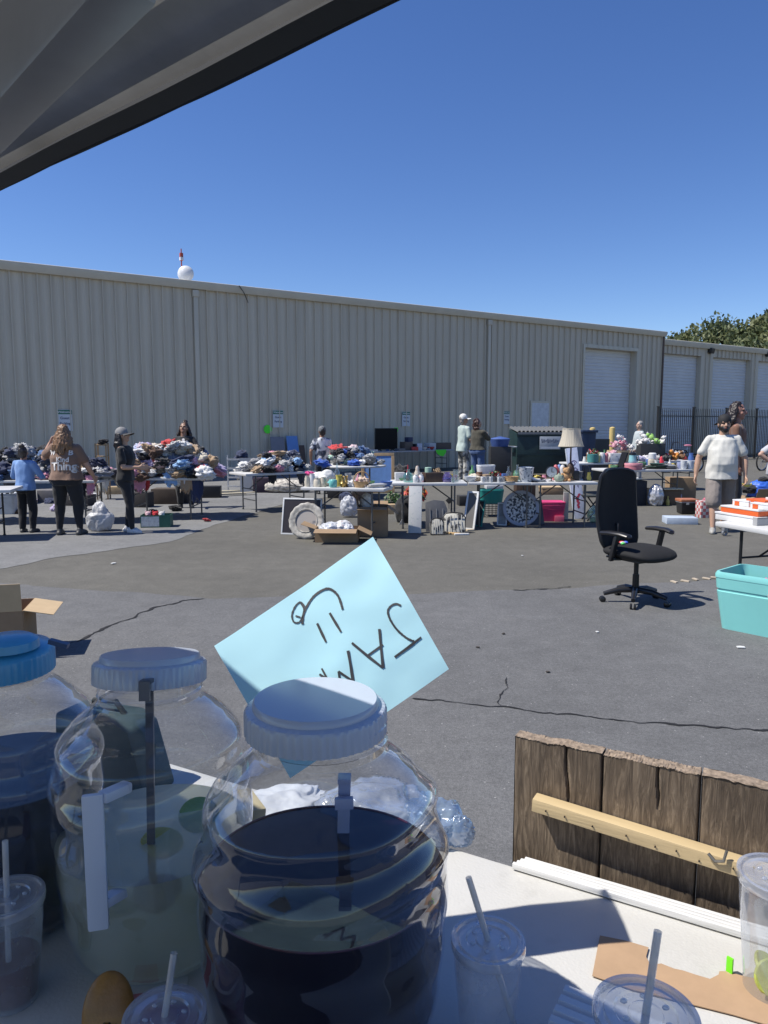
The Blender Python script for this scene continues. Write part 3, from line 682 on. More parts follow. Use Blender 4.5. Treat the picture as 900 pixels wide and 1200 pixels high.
for pts,w in strokes:
    q=[on_plane(220+x*.3778,620+y*.3778,sp,sn) for x,y in pts]
    d2=[]
    for i in range(len(q)-1):
        for k in range(5): d2.append(q[i].lerp(q[i+1],k/5))
    q=d2+[q[-1]]; vs=[]
    ww=w*.3778*mpx(sp)*.62
    for i,p in enumerate(q):
        t=(q[min(i+1,len(q)-1)]-q[max(i-1,0)]).normalized(); nn=t.cross(sn).normalized(); k=ww*(.85+.3*fbm((i*.13,w,2),2)); vs+=[on_sheet(p+nn*k),on_sheet(p-nn*k)]
    mb.add(vs,[(2*i,2*i+1,2*i+3,2*i+2) for i in range(len(q)-1)])
mb.build('handwriting',INK,sgn,weld=False)
# --- crumpled plastic bags behind the jar
def crumple(c,r,seed,amp=.35,nu=56,nv=36,fr=3.2,flat=True):
    nu=int(nu*1.5); nv=int(nv*1.5)
    mb=MB()
    def fn(d):
        q=d*fr+Vector((seed,seed*2.1,0)); return 1+amp*(.5-abs(noise.noise(q))*1.6)+amp*.30*(.4-abs(noise.noise(q*2.1))*1.5)+amp*.10*noise.noise(q*5)
    mb.ball((0,0,0),r,nu,nv,fn=fn)
    if flat:
        for v in mb.v: v.z=max(v.z,-r[2]*.72)
    return mb
ICE=clear('bag_plastic',(.9,.93,.97),.10,.6,1.6,haze=.48,hazecol=(.86,.89,.92),rough=.10,bump=.5,bscale=30)
BAGW=mat('bag_white',(.72,.74,.77),.35,var=.08,bump=.5,bscale=25,trans=.25)
ICEB=clear('bag_plastic_blue',(.82,.9,.97),.10,.6,1.6,haze=.42,hazecol=(.55,.68,.85),rough=.10,bump=.5,bscale=30)
BAGB=pat('bag_blue_print',(.70,.73,.77),(.10,.22,.50),9,'noise',.3,.57)
for (px,py,r,m,seed,lab) in ((432,975,(.125,.10,.048),ICE,1,'clear whitish crumpled plastic bag on the table behind the dark drink'),(335,962,(.10,.08,.030),BAGW,5,'flat white plastic bag lying left behind the dark drink'),(506,985,(.060,.06,.050),ICEB,9,'pale blue clear crumpled bag at the right of the dark drink jar')):
    P=on_z(px,py,TH); P.y+=.02
    o=solo(crumple((0,0,0),r,seed,.36,72,50,fr=1.5),'plastic_bag',m,lab,'plastic bag',(P.x,P.y,TH+r[2]*.73),seed*.7,sharp=0)
mb=crumple((0,0,0),(.030,.02,.035),14,.3,30,20)
P=on_z(548,985,TH); solo(mb,'plastic_bag',ICEB,'small loose corner of blue and clear plastic bag at the table edge','plastic bag',(P.x-.02,P.y-.02,TH+.03),sharp=0)
P=on_z(283,1010,TH)
mb=MB(); mb.box((0,0,.06),(.03,.10,.12),rmat(0,.1,.5)); solo(mb,'napkin_box',mat('card_pale',(.5,.42,.25),.8),'narrow pale yellow carton between the lemonade and dark drink jars','carton',(P.x+.012,P.y+.03,TH+.001),bev=.002)
# --- bag-shaped block added to stand for the dark area behind the lemonade jar
P=on_z(150,902,TH); mb=MB(); mb.prism([(-.16,0,0),(.135,0,0),(.085,0,.165),(.04,0,.185),(-.15,0,.180)],(0,.11,0)); cb=solo(mb,'dark_stand_in',mat('stand_in_teal',(.035,.065,.07),.75,var=.2,bump=.3,bscale=20),'dark teal stand-in block added on the table behind the lemonade jar','bag',(P.x-.02,P.y-.12,TH+.001),tang+.1,bev=.012)
mb=MB(); mb.tube([(-.08,.055,.178),(-.07,.055,.205),(0,.055,.212),(.03,.055,.18)],.007,8); mb.build('handle',mat('stand_in_strap',(.02,.025,.028),.8),cb)
# --- cups
CUP=clear('cup_plastic',(.90,.93,.96),.06,.55,2.2,haze=.27,hazecol=(.92,.93,.95),rough=.06)
LIDC=clear('cup_lid',(.90,.93,.97),.10,.65,2.0,haze=.40,hazecol=(.92,.93,.95),rough=.08)
STRAW=clear('straw_clear',(.93,.94,.95),.08,.5,2.0,haze=.42,hazecol=(.93,.92,.9))
def cup(label,P,rt,h,drink=None,level=.6,straw=None,z0=TH,extra=True):
    t=thing('lidded_cup',label,'cup',(P.x,P.y,z0+.001)); rb=rt*.68
    mb=MB(); k=1
    pr=[(0,.004),(rb*.85,.003),(rb,.0),(rb*1.01,.006)]+[(rb+(rt*.93-rb)*i/14+(.0008 if i in (9,11) else 0),.006+(h-.018)*i/14) for i in range(1,15)]+[(rt*.95,h-.01),(rt*.97,h-.004)]
    mb.lathe(pr,56); mb.build('cup_body',CUP,t)
    mb=MB(); lp=[(rt*.98,h-.012),(rt*1.0,h-.008),(rt*1.0,h-.001),(rt*.985,h+.003),(rt*.90,h+.003),(rt*.885,h-.002),(rt*.80,h-.003),(rt*.775,h+.001),(rt*.60,h+.0015),(rt*.56,h-.001),(rt*.34,h-.001),(rt*.31,h+.0015),(rt*.10,h+.002),(0,h+.001)]
    mb.lathe(lp,72,fn=lambda r,z,a:r*(1+(.006*math.sin(a*70) if r>rt*.975 else 0)))
    for a in range(6): mb.ball((rt*.45*math.cos(a*1.05+.3),rt*.45*math.sin(a*1.05+.3),h+.001),(rt*.075,rt*.05,.003),10,6)
    mb.build('lid',LIDC,t)
    if drink is not None:
        z1=h*level; r1=rb+(rt*.93-rb)*level; mb=MB(); mb.lathe([(0,.007),(rb*.94,.007),(r1*.965,z1),(0,z1+.0005)],48); mb.build('drink',drink,t)
    if straw:
        s0=loc_in(t,straw[0]); s1=Vector((0,0,h)) ; d=(s1-s0).normalized(); e=s1+d*(h*.8)
        mb=MB(); mb.tube([s0,s1,e],.0046,14,caps=False); mb.tube([s0,s1,e],.0036,14,caps=False); mb.build('straw',STRAW,t)
    return t
def put_cup(label,px,py,rt,h,straw_px,drink=None,level=.6,z0=TH):
    P=on_z(px,py,z0+h); s=at_y(straw_px[0],straw_px[1],P.y+.01) if straw_px else None
    return cup(label,P,rt,h,drink,level,(s,) if s is not None else None,z0),P
put_cup('clear empty lidded plastic cup with a straw right beside the dark drink jar',572,1103,.0525,.175,(549,1028))
RED=mat('drink_red',(.075,.006,.012),.08,var=.1); PINK=mat('drink_pink',(.30,.12,.22),.12,var=.15)
put_cup('clear lidded cup half full of dark red drink in front of the blue-lidded jar',8,1052,.056,.17,(6,985),RED,.42)
put_cup('clear lidded cup of pinkish drink cut off at the bottom edge of the photo',193,1192,.053,.15,(204,1117),PINK,.85)
GRIN=None
t3,P3=put_cup('tall clear lidded cup with lime slices at the right edge of the table',912,1027,.060,.195,None)
for k,(dx,dy,z,a) in enumerate(((-.012,-.022,.040,1.2),(.01,-.025,.055,1.0),(.0,.01,.03,.4))):
    mb=MB(); mb.lathe([(0,-.003),(.026,-.003),(.028,0),(.026,.003),(0,.003)],24,M=rmat(a,.3*k,0)); 
    solo(mb,'lime_slice',mat('lime_flesh',(.45,.50,.10),.3,var=.3,scale=60),('lime slice lowest','lime slice in the middle','lime slice at the back')[k]+' inside the tall right cup','lime',(P3.x+dx,P3.y+dy,TH+z),weld=False)
mb=MB(); mb.box((0,0,.015),(.004,.010,.03)); P=on_z(856,1142,TH); solo(mb,'drink_tag',mat('neon_tag',L(120,235,40),.5),'narrow neon green strip standing at the left foot of the tall right cup','tag',(P.x-.002,P.y,TH),tang+1.2)
# white ribbed stack under the front cup
RZ=.075
P2=on_z(757,1187,TH+RZ+.175)
mb=MB(); e0=on_z(664,1152,TH+RZ); 
ST=mat('ribbed_white',(.70,.70,.69),.5,var=.03)
ang=tang+R(-2)
def ribbed(Lx,Ly,h,nr):
    m=MB(); pr=[]
    for i in range(nr):
        y=Ly*i/nr; pr+=[(y,0),(y+Ly/nr*.2,.006),(y+Ly/nr*.75,.006),(y+Ly/nr*.95,0)]
    pr.append((Ly,0)); vs=[];fs=[]
    for y,z in pr: vs+=[(0,-y,h+z),(Lx,-y,h+z)]
    for i in range(len(pr)-1): fs.append((2*i,2*i+1,2*i+3,2*i+2))
    m.add(vs,fs); m.box((Lx/2,-Ly/2,h/2-.001),(Lx-.004,Ly-.004,h-.002)); return m
solo(ribbed(.42,.26,RZ-.006,12),'ribbed_panel',ST,'white ribbed plastic slab lying under the front straw cup','plastic panel',(e0.x,e0.y,TH+.001),ang)
t2,_=put_cup('large clear lidded cup with straw on the white ribbed slab at the bottom edge',757,1189,.0575,.175,(771,1091),None,.6,TH+RZ)
# torn kraft paper
KR=mat('kraft_paper',(.40,.265,.16),.85,var=.10,scale=12,bump=.15,bscale=14)
pp=[(703,1097),(733,1103),(760,1111),(757,1122),(762,1131),(775,1130),(790,1136),(800,1138),(815,1143),(832,1148),(842,1143),(843,1139),(852,1139),(872,1145),(900,1150),(960,1165),(960,1220),(860,1190),(780,1170),(740,1160),(694,1144)]
pw_=[on_z(x,y,TH+.003) for x,y in pp]; cc=pw_[4].copy(); 
mb=MB(); mb.prism([p-cc for p in pw_],(0,0,.0015)); solo(mb,'kraft_paper',KR,'torn brown kraft paper lying flat on the sunny end of the table','paper',cc,weld=False)
# price card and amber fruit bottom-left
c0=on_z(168,1150,TH+.002); mb=MB(); mb.box((0,0,.0006),(.135,.085,.0012)); pc=solo(mb,'paper_card',mat('card_white',(.66,.66,.66),.7,var=.03),'white paper card with a faded pink patch at the foot of the lemonade jar','card',(c0.x+.012,c0.y-.045,TH+.002),.2)
mb=MB(); mb.box((.0,-.004,.0016),(.05,.045,.0006)); mb.build('pink_patch',mat('card_pink',(.55,.22,.24),.7,var=.15,scale=30),pc)
P=on_z(128,1215,TH+.02); AMB=mat('fruit_amber',(.36,.17,.035),.35,var=.25,scale=25,bump=.2); SEED=mat('seed_dark',(.05,.045,.03),.3)
t=thing('fruit_half','amber orange fruit half with dark seeds leaning at the bottom left corner','fruit',(P.x,P.y,TH+.055),.1)
mb=MB(); mb.ball((0,0,0),(.037,.012,.056),28,20,M=rmat(R(-25),0,.0)); mb.build('flesh',AMB,t)
for k in range(7):
    a=k*.9; mb=MB(); mb.lathe([(.0035,-.002),(.006,0),(.0035,.002),(.0025,0),(.0035,-.002)],12,(0.004+.011*math.cos(a),-.0125-.004*math.sin(a)*.4,-.016+.014*math.sin(a)),M=None); mb.build('seed',SEED,t)
# --- plank board behind the table
bo=tn*(-.075); bp=fa+bo; bn=tn.copy()
Q0=on_plane(605,857,bp,bn); Q1=on_plane(900,921,bp,bn); ztop=Q0.z; print('BOARD',Q0,Q1)
xl=(Q0-fa).dot(te); xr=xl+1.05
wood=bpy.data.materials.new('weathered_wood'); wood.use_nodes=True; n=wood.node_tree.nodes; l=wood.node_tree.links; b=n['Principled BSDF']
tc=n.new('ShaderNodeTexCoord'); mp=n.new('ShaderNodeMapping'); mp.inputs['Scale'].default_value=(30,30,3.4); l.new(tc.outputs['Object'],mp.inputs['Vector'])
nz=n.new('ShaderNodeTexNoise'); nz.inputs['Scale'].default_value=3.2; nz.inputs['Detail'].default_value=10; nz.inputs['Roughness'].default_value=.72; nz.inputs['Distortion'].default_value=1.4; l.new(mp.outputs['Vector'],nz.inputs['Vector'])
nz2=n.new('ShaderNodeTexNoise'); nz2.inputs['Scale'].default_value=3.0; nz2.inputs['Detail'].default_value=5; l.new(tc.outputs['Object'],nz2.inputs['Vector'])
rp=n.new('ShaderNodeValToRGB'); e=rp.color_ramp.elements; e[0].position=.28; e[1].position=.74; e[0].color=(.045,.034,.024,1); e[1].color=(.30,.24,.175,1); k=e.new(.5); k.color=(.125,.095,.068,1); l.new(nz.outputs['Fac'],rp.inputs['Fac'])
mx=n.new('ShaderNodeMix'); mx.data_type='RGBA'; mx.blend_type='MULTIPLY'; mx.inputs[0].default_value=1; r2=n.new('ShaderNodeValToRGB'); r2.color_ramp.elements[0].position=.32; r2.color_ramp.elements[1].position=.68; r2.color_ramp.elements[0].color=(.6,.57,.55,1); r2.color_ramp.elements[1].color=(1.35,1.32,1.25,1); l.new(nz2.outputs['Fac'],r2.inputs['Fac'])
l.new(rp.outputs['Color'],mx.inputs[6]); l.new(r2.outputs['Color'],mx.inputs[7]); l.new(mx.outputs[2],b.inputs['Base Color']); b.inputs['Roughness'].default_value=.9
bm_=n.new('ShaderNodeBump'); bm_.inputs['Strength'].default_value=.6; bm_.inputs['Distance'].default_value=.006; l.new(nz.outputs['Fac'],bm_.inputs['Height']); l.new(bm_.outputs['Normal'],b.inputs['Normal'])
pale=mat('weathered_end',(.26,.20,.145),.9,var=.45,scale=90,bump=.5,stretch=(1,1,.3))
bt=thing('plank_board','weathered dark brown plank board standing behind the right end of the table','board',(bp.x,bp.y,0),tang)
px_edges=[605,708,823,960]; xs=[(on_plane(p,900,bp,bn)-fa).dot(te) for p in px_edges]; xs[-1]=xr
mb=MB(); TKB=.032
for i in range(3):
    x0,x1=xs[i]+.0015,xs[i+1]-.0015; sd_=i*5.3
    def top(x): return ztop+.0022*fbm((x*26,sd_,1),5)-.003*max(0,fbm((x*9,sd_,4),3))-.002
    split=x0+(x1-x0)*(.62,.60,.45)[i]
    def front(u,v):
        x=x0+(x1-x0)*u; z=.001+(top(x)-.001)*v; e=.0016*fbm((x*30,z*3,sd_),4)
        dd_=abs(x-split-.004*math.sin(z*30)); dep=max(0,1-dd_/.0032)*(.013 if z>ztop-.13+.05*i else 0.0)
        return Vector((x,-TKB/2-e+dep*1.0+.003*(max(0,1-min(u,1-u)*60)),z))
    mb.grid(front,90,46,0,True)
    mb.grid(lambda u,v:Vector((x0+(x1-x0)*u,TKB/2,.001+(top(x0+(x1-x0)*u)-.001)*v)),40,4,0,True)
    mb.grid(lambda u,v:Vector((x0+(x1-x0)*u,-TKB/2-.0016+(TKB+.0016)*v,top(x0+(x1-x0)*u)+.003*fbm((u*60,v*6,sd_),3))),90,6,1,False)
    for xx in (x0,x1): mb.grid(lambda u,v:Vector((xx,-TKB/2+TKB*u,.001+(top(xx)-.001)*v)),2,20,0,True)
mb.build('planks',[wood,pale],bt,weld=False)
def bx(px,py): 
    p=on_plane(px,py,bp+tn*.03,bn); return (p-fa).dot(te),p.z
a=bx(627,938); c_=bx(868,1013); PINE=mat('pine_batten',(.56,.43,.24),.6,var=.14,scale=5,stretch=(.25,3,3),bump=.15)
mb=MB(); mb.bar((a[0],-.036,a[1]),(a[0]+.86,-.036,a[1]+(c_[1]-a[1])/(c_[0]-a[0])*.86),.031,.027,up=(0,0,1))
bat=mb.build('batten',PINE,bt,bev=.002)
for k in range(9):
    mb=MB(); x=a[0]+.03+.05*k+.012*math.sin(k*5); z=a[1]+(c_[1]-a[1])/(c_[0]-a[0])*(x-a[0])-.002+.004*math.sin(k*3); mb.cyl((x,-.0528,z),(x,-.0555,z),.0017,n=8)
    mb.build('nail',mat('nail_dark',(.06,.05,.045),.4,.6),bat)
h0=bx(853,990); CHN=mat('chain_grey',(.2,.19,.17),.45,.6); ch=thing_part('chain',bt)
for k in range(7):
    mb=MB(); mb.lathe([(.0045,-.0012),(.006,0),(.0045,.0012),(.0035,0),(.0045,-.0012)],10,(h0[0]+.003*math.sin(k*2),-.057,h0[1]-.006*k),M=rmat(R(90) if k%2 else 0,R(60),0)); mb.build('link',CHN,ch)
mb=MB()
mb.tube([(h0[0],-.056,h0[1]+.002),(h0[0]-.004,-.058,h0[1]-.018),(h0[0]-.018,-.058,h0[1]-.022),(h0[0]-.03,-.056,h0[1]-.012)],.003,6)
mb.build('wire_hook',CHN,bt)
# white strip at the foot of the board, on the table edge
s0=on_plane(606,1003,fa-tn*.012,bn); zs=s0.z; print('STRIP z',zs)
mb=MB(); Ls=.62; xs0=(s0-fa).dot(te)
for k in range(4):
    y=-.006-.0105*k+.02; mb.box((xs0+Ls/2+.002*k,-y*1.0-.0,TH+.005+(zs-TH-.006)/2),(Ls-.006*k,.0085,zs-TH-.004-.0012*k))
mb.box((xs0+Ls/2,.005,TH+.004),(Ls-.01,.036,.006))
solo(mb,'trim_bundle',mat('strip_white',(.66,.66,.65),.6,var=.08,scale=14,stretch=(.2,3,3),bump=.2),'bundle of white ribbed trim strips along the table edge below the plank board','trim strips',(fa.x,fa.y,0),tang,bev=.0012)
# cardboard box beyond the jars at the left
CARD=mat('cardboard',(.30,.20,.115),.85,var=.08,scale=10); CARDL=mat('cardboard_light',(.52,.38,.22),.8,var=.06,scale=10)
def open_box(label,cat,loc,rz,w,d,h,flaps=(1,1,1,1),fa_=(35,40,30,25),mats=None,group=None,name='cardboard_box',fl=.42,dmg=0):
    t=thing(name,label,cat,loc,rz,group); m=mats or CARD; th=.006
    mb=MB(); mb.box((0,0,.006),(w,d,.008))
    mb.box((-w/2,0,h/2),(th,d,h)); mb.box((w/2,0,h/2),(th,d,h)); mb.box((0,-d/2,h/2),(w-th,th,h)); mb.box((0,d/2,h/2),(w-th,th,h)); mb.build('body',m,t)
    for i,(on,an) in enumerate(zip(flaps,fa_)):
        if not on: continue
        f=MB(); Lf=min(w,d)*fl; W=(d,w,d,w)[i]*.985; f.box((Lf/2,0,0),(Lf,W,.005))
        o=f.build('flap',CARDL if m is CARD else m,t)
        p_,r__=[((w/2+.003,0,h),0),((0,d/2+.003,h),R(90)),((-w/2-.003,0,h),R(180)),((0,-d/2-.003,h),R(270))][i]
        o.location=p_; o.rotation_euler=(0,R(an),r__)
    return t
P=on_z(16,770,0)
open_box('open cardboard box on the asphalt behind the blue-lidded jar','box',(P.x-.20,P.y+.1,.002),R(14),.52,.40,.345,(1,0,1,1),(12,0,20,-85),fl=.5)
# ================================================================== PEOPLE
def remeshed(mb,name,mats,parent,voxel,smooth=3,noise_amp=0.0,nscale=14.0,classify=None,zmin=None):
    me=mb.mesh(name+'_src',mats); o=bpy.data.objects.new(name,me); COL.objects.link(o)
    a=o.modifiers.new('r','REMESH'); a.mode='VOXEL'; a.voxel_size=voxel; a.use_smooth_shade=True
    b=o.modifiers.new('s','SMOOTH'); b.factor=.5; b.iterations=smooth
    dg=bpy.context.evaluated_depsgraph_get(); m2=bpy.data.meshes.new_from_object(o.evaluated_get(dg)); o.modifiers.clear(); o.data=m2; bpy.data.meshes.remove(me); m2.name=name
    m2.materials.clear()
    for q in (mats if isinstance(mats,(list,tuple)) else [mats]): m2.materials.append(q)
    if noise_amp:
        nn=[v.normal.copy() for v in m2.vertices]
        for v,nr in zip(m2.vertices,nn):
            p=v.co; f=noise.noise(Vector((p.x*nscale,p.y*nscale,p.z*nscale*.55)))+.5*noise.noise(Vector((p.x*nscale*2.1,p.y*nscale*2.1,p.z*nscale*1.3+4)))
            v.co=p+nr*(noise_amp*f)
    if zmin is not None:
        for v in m2.vertices: v.co.z=max(v.co.z,zmin)
    for pl in m2.polygons:
        pl.use_smooth=True; pl.material_index=classify(pl.center) if classify else 0
    o.parent=parent; return o
def chain(mb,pts,rs,n=14):
    pts=[Vector(p) for p in pts]
    for i,p in enumerate(pts): mb.ball(p,rs[i],n,8)
    for i in range(len(pts)-1): mb.tube([pts[i],pts[i+1]],[rs[i],rs[i+1]],n)
def loft(mb,rings,n=26):
    vs=[];fs=[]
    for (cx,cy,z,rx,ry) in rings:
        for j in range(n):
            a=2*math.pi*j/n; ca,sa=math.cos(a),math.sin(a)
            e=.86; vs.append((cx+rx*math.copysign(abs(ca)**e,ca),cy+ry*math.copysign(abs(sa)**e,sa),z))
    for i in range(len(rings)-1):
        for j in range(n): fs.append((i*n+j,i*n+(j+1)%n,(i+1)*n+(j+1)%n,(i+1)*n+j))
    fs+=[tuple(range(n))[::-1],tuple(range((len(rings)-1)*n,len(rings)*n))]
    mb.add(vs,fs,0,True)
SKIN={}
def skin(c): 
    return mat('skin_%d'%int(c[0]*1000),c,.5,var=.06,scale=20)
def person(label,loc,face,h,w=1.0,sk=(.42,.25,.17),top=(.5,.5,.5),topm=None,sleeve='short',bottom='pants',botc=(.02,.02,.022),botm=None,shoe=(.05,.05,.05),
           armL=None,armR=None,feet=None,belly=0.0,bust=0.0,hips=1.0,head=(0,0,0),hair='short',hairc=(.03,.02,.015),cap=None,beard=None,voxel=.011,hem=.47,lean=0.0,bun=False,scarf=False,hlen=.0):
    """local frame: +y ahead, +x right; sizes are shares of the height h"""
    t=thing('person',label,'person',loc,face-math.pi/2)
    LN=Matrix.Translation((0,0,.53*h))@Matrix.Rotation(-lean,4,'X')@Matrix.Translation((0,0,-.53*h))
    def B(p): return LN@Vector(p)                       # leans with the trunk
    sx=.098*h*(.75+.25*w)
    sh={s:B((s*sx,0,.797*h)) for s in (-1,1)}
    arms={}
    for s,a in ((-1,armL),(1,armR)):
        if a is None: a=((.035,.0,-.165),(.045,.035,-.315))
        arms[s]=[sh[s]]+[sh[s]+Vector((s*q[0]*h,q[1]*h,q[2]*h)) for q in a]
    if feet is None: feet={-1:(-.062,0),1:(.062,0)}
    legs={}
    for s in (-1,1):
        fx,fy=feet[s][0],feet[s][1]; lift=feet[s][2] if len(feet[s])>2 else 0
        hip=Vector((s*.052*h*(.6+.4*w),0,.515*h)); an=Vector((fx*h,fy*h,.048*h+lift*h)); kn=hip.lerp(an,.49)+Vector((s*.006*h,.022*h+abs(lift)*.4*h,0)); legs[s]=(hip,kn,an)
    ww=.72+.28*w
    HM=LN@Matrix.Translation((0,0,.865*h))@Matrix.Rotation(head[2],4,'Z')@Matrix.Rotation(-head[0],4,'X')@Matrix.Rotation(head[1],4,'Y')@Matrix.Translation((0,0,-.865*h))
    # ---------------- skin body
    mb=MB()
    tr=[(0,-.004,.475,.070*w*hips,.055*w),(0,-.006,.52,.088*w*hips,.062*w),(0,0,.60,.076*w,.055*w+belly*.4),(0,0,.68,.082*w,.056*w+belly*.2),(0,0,.75,.092*ww,.058*ww),(0,-.002,.80,.088*ww,.05*ww),(0,-.005,.828,.05,.036)]
    mb.X=LN; loft(mb,[(a*h,b*h,c*h,d*h,e*h) for a,b,c,d,e in tr]); 
    mb.X=None
    chain(mb,[B((0,-.006*h,.82*h)),HM@Vector((0,.004*h,.885*h))],[.036*h*(.8+.2*w),.032*h*(.8+.2*w)])
    for s in (-1,1):
        S,E,Wr=arms[s]; chain(mb,[S,S.lerp(E,.45),E,E.lerp(Wr,.35),Wr],[.032*h*(.6+.4*w),.029*h*(.6+.4*w),.023*h*(.7+.3*w),.0235*h*(.7+.3*w),.0155*h])
        d=(Wr-E).normalized(); inn=Vector((-s,.25,0)); sd=d.cross(inn).normalized(); nrm=sd.cross(d).normalized()
        if sd.y<0 and abs(d.z)>.5: sd=-sd
        k0=Wr+d*.052*h
        for q in (-.016,0,.016): chain(mb,[Wr+sd*q*.5*h,k0+sd*q*h],[.0105*h,.0098*h],10)
        for i,(q,Lf) in enumerate(((.021,.040),(.007,.046),(-.007,.043),(-.020,.034))):
            a0=k0+sd*q*h*.9; a1=a0+(d*.8+nrm*.35*(1 if nrm.dot(inn)>0 else -1)+sd*q*3).normalized()*Lf*.5*h; a2=a1+(d*.45+nrm*.75*(1 if nrm.dot(inn)>0 else -1)+sd*q*2).normalized()*Lf*.5*h
            chain(mb,[a0,a1,a2],[.0062*h,.0056*h,.0048*h],8)
        t0_=Wr+d*.012*h+sd*.012*h; t1=t0_+(sd*.8+d*.7).normalized()*.03*h; t2_=t1+(d*.9+sd*.2).normalized()*.022*h; chain(mb,[t0_,t1,t2_],[.0085*h,.0068*h,.0056*h],8)
        hip,kn,an=legs[s]; chain(mb,[hip,hip.lerp(kn,.5),kn,kn.lerp(an,.3),an,an+Vector((0,.0,-.02*h))],[.046*h*w*.93,.040*h*w*.95,.030*h*(.5+.5*w),.0295*h*(.5+.5*w),.020*h,.02*h])
    mb.X=HM
    mb.ball((0,-.004*h,.942*h),(.045*h,.056*h,.060*h),24,16); mb.ball((0,.014*h,.905*h),(.036*h,.042*h,.042*h),20,14); mb.ball((0,.040*h,.880*h),(.017*h,.014*h,.013*h),14,10)
    chain(mb,[(0,.052*h,.938*h),(0,.064*h,.917*h)],[.006*h,.0095*h],10)
    for s in (-1,1):
        mb.ball((s*.0455*h,-.004*h,.922*h),(.008*h,.015*h,.021*h),12,8); mb.ball((s*.019*h,.047*h,.947*h),(.016*h,.008*h,.006*h),10,8); mb.ball((s*.024*h,.036*h,.915*h),(.016*h,.014*h,.015*h),10,8)
    mb.X=None
    Hi=HM.inverted(); SK=skin(sk)
    EYE=mat('eye_dark',(.03,.022,.02),.3); LIP=mat('lip_%d'%int(sk[0]*1000),(sk[0]*.75,sk[1]*.5,sk[2]*.55),.5)
    def cls(c):
        q=Hi@Vector(c)
        if q.z>.86*h and q.y>.028*h:
            if abs(abs(q.x)-.0195*h)<.0095*h and abs(q.z-.9345*h)<.0055*h: return 1
            if abs(q.x)<.017*h and abs(q.z-.8975*h)<.0045*h and q.y>.04*h: return 2
        return 0
    body=remeshed(mb,'body',[SK,EYE,LIP],t,min(voxel,.0085),2,classify=cls)
    # ---------------- top
    TM=topm or mat('cloth_top_%d_%d_%d'%tuple(int(c*999) for c in top),top,.85,var=.08,scale=9,sheen=.2)
    mb=MB(); mb.X=LN; o_=.011*h
    hz_=hem
    tr=[(0,-.004,hz_,.094*w*hips,.072*w+belly*.45),(0,-.004,.52,.094*w*hips,.067*w+belly*.45),(0,belly*.35,.585,.085*w,.060*w+belly*.65),(0,belly*.25,.65,.085*w,.060*w+belly*.45),(0,.004+bust*.4,.71,.089*w,.062*w+bust),(0,.002+bust*.2,.755,.096*ww,.062*ww+bust*.5),(0,-.002,.795,.088*ww,.055*ww),(0,-.004,.818,.064,.047),(0,-.006,.838,.044,.040)]
    loft(mb,[(a*h,b*h,c*h,d*h+o_*1.0,e*h+o_*1.0) for a,b,c,d,e in tr]); mb.X=None
    for s in (-1,1):
        S,E,Wr=arms[s]; S2=S.lerp(B((0,0,.785*h)),.3)
        if sleeve=='short': chain(mb,[S2,S+Vector((0,0,-.002*h)),S.lerp(E,.35),S.lerp(E,.66)],[.042*h*ww,.038*h*(.6+.4*w),.037*h*(.6+.4*w),.0395*h*(.6+.4*w)])
        else: chain(mb,[S2,S+Vector((0,0,-.002*h)),E,E.lerp(Wr,.5),E.lerp(Wr,.93)],[.046*h*ww,.0405*h*(.6+.4*w),.034*h*(.7+.3*w),.031*h,.024*h])
    shirt=remeshed(mb,'shirt',TM,t,voxel,3,.0075*h,13/h*1.0)
    # ---------------- bottom
    BMt=botm or mat('cloth_low_%d_%d_%d'%tuple(int(c*999) for c in botc),botc,.85,var=.12,scale=9,sheen=.15)
    mb=MB(); loft(mb,[(a*h,b*h,c*h,d*h,e*h) for a,b,c,d,e in [(0,-.006,.462,.078*w*hips+.006,.062*w),(0,-.008,.50,.094*w*hips+.006,.069*w+belly*.2),(0,-.004,.545,.091*w*hips+.005,.066*w+belly*.4),(0,0,.575,.083*w+.004,.062*w+belly*.5)]])
    for s in (-1,1):
        hip,kn,an=legs[s]
        if bottom=='shorts': chain(mb,[hip+Vector((0,0,-.02*h)),hip.lerp(kn,.5),kn+Vector((0,0,.005*h)),kn.lerp(an,.10)],[.050*h*w,.051*h*w,.048*h*w,.049*h*w])
        else:
            lo=.026 if bottom=='leggings' else .036; lk=.039 if bottom=='leggings' else .045
            chain(mb,[hip+Vector((0,0,-.02*h)),hip.lerp(kn,.5),kn,kn.lerp(an,.3),kn.lerp(an,.96 if bottom!='leggings' else .98)],[.050*h*w*(.6+.4*hips),.047*h*w,lk*h*(.5+.5*w),(lk-.001)*h*(.5+.5*w),lo*h])
    remeshed(mb,'trousers' if bottom!='shorts' else 'shorts',BMt,t,voxel,3,.006*h,15/h)
    # ---------------- shoes
    SHM=mat('shoe_%d_%d_%d'%tuple(int(c*999) for c in shoe),shoe,.55,var=.1)
    for s in (-1,1):
        an=legs[s][2]; lift=feet[s][2] if len(feet[s])>2 else 0; yaw=-s*.18
        M=Matrix.Translation((an.x,an.y,lift*h))@Matrix.Rotation(yaw,4,'Z')@Matrix.Rotation((.35 if lift>0 else 0),4,'X')
        mb=MB(); mb.X=M; chain(mb,[(0,-.028*h,.018*h),(0,.02*h,.020*h),(0,.075*h,.015*h),(0,.094*h,.012*h)],[.024*h,.027*h,.026*h,.017*h]); chain(mb,[(0,-.012*h,.03*h),(0,-.006*h,.052*h)],[.026*h,.024*h]); mb.X=None
        for v in mb.v:
            q=M.inverted()@v; 
            if q.z<.002: q.z=.002; v.xyz=(M@q)[:]
        remeshed(mb,'shoe',SHM,t,.009,2,zmin=.001)
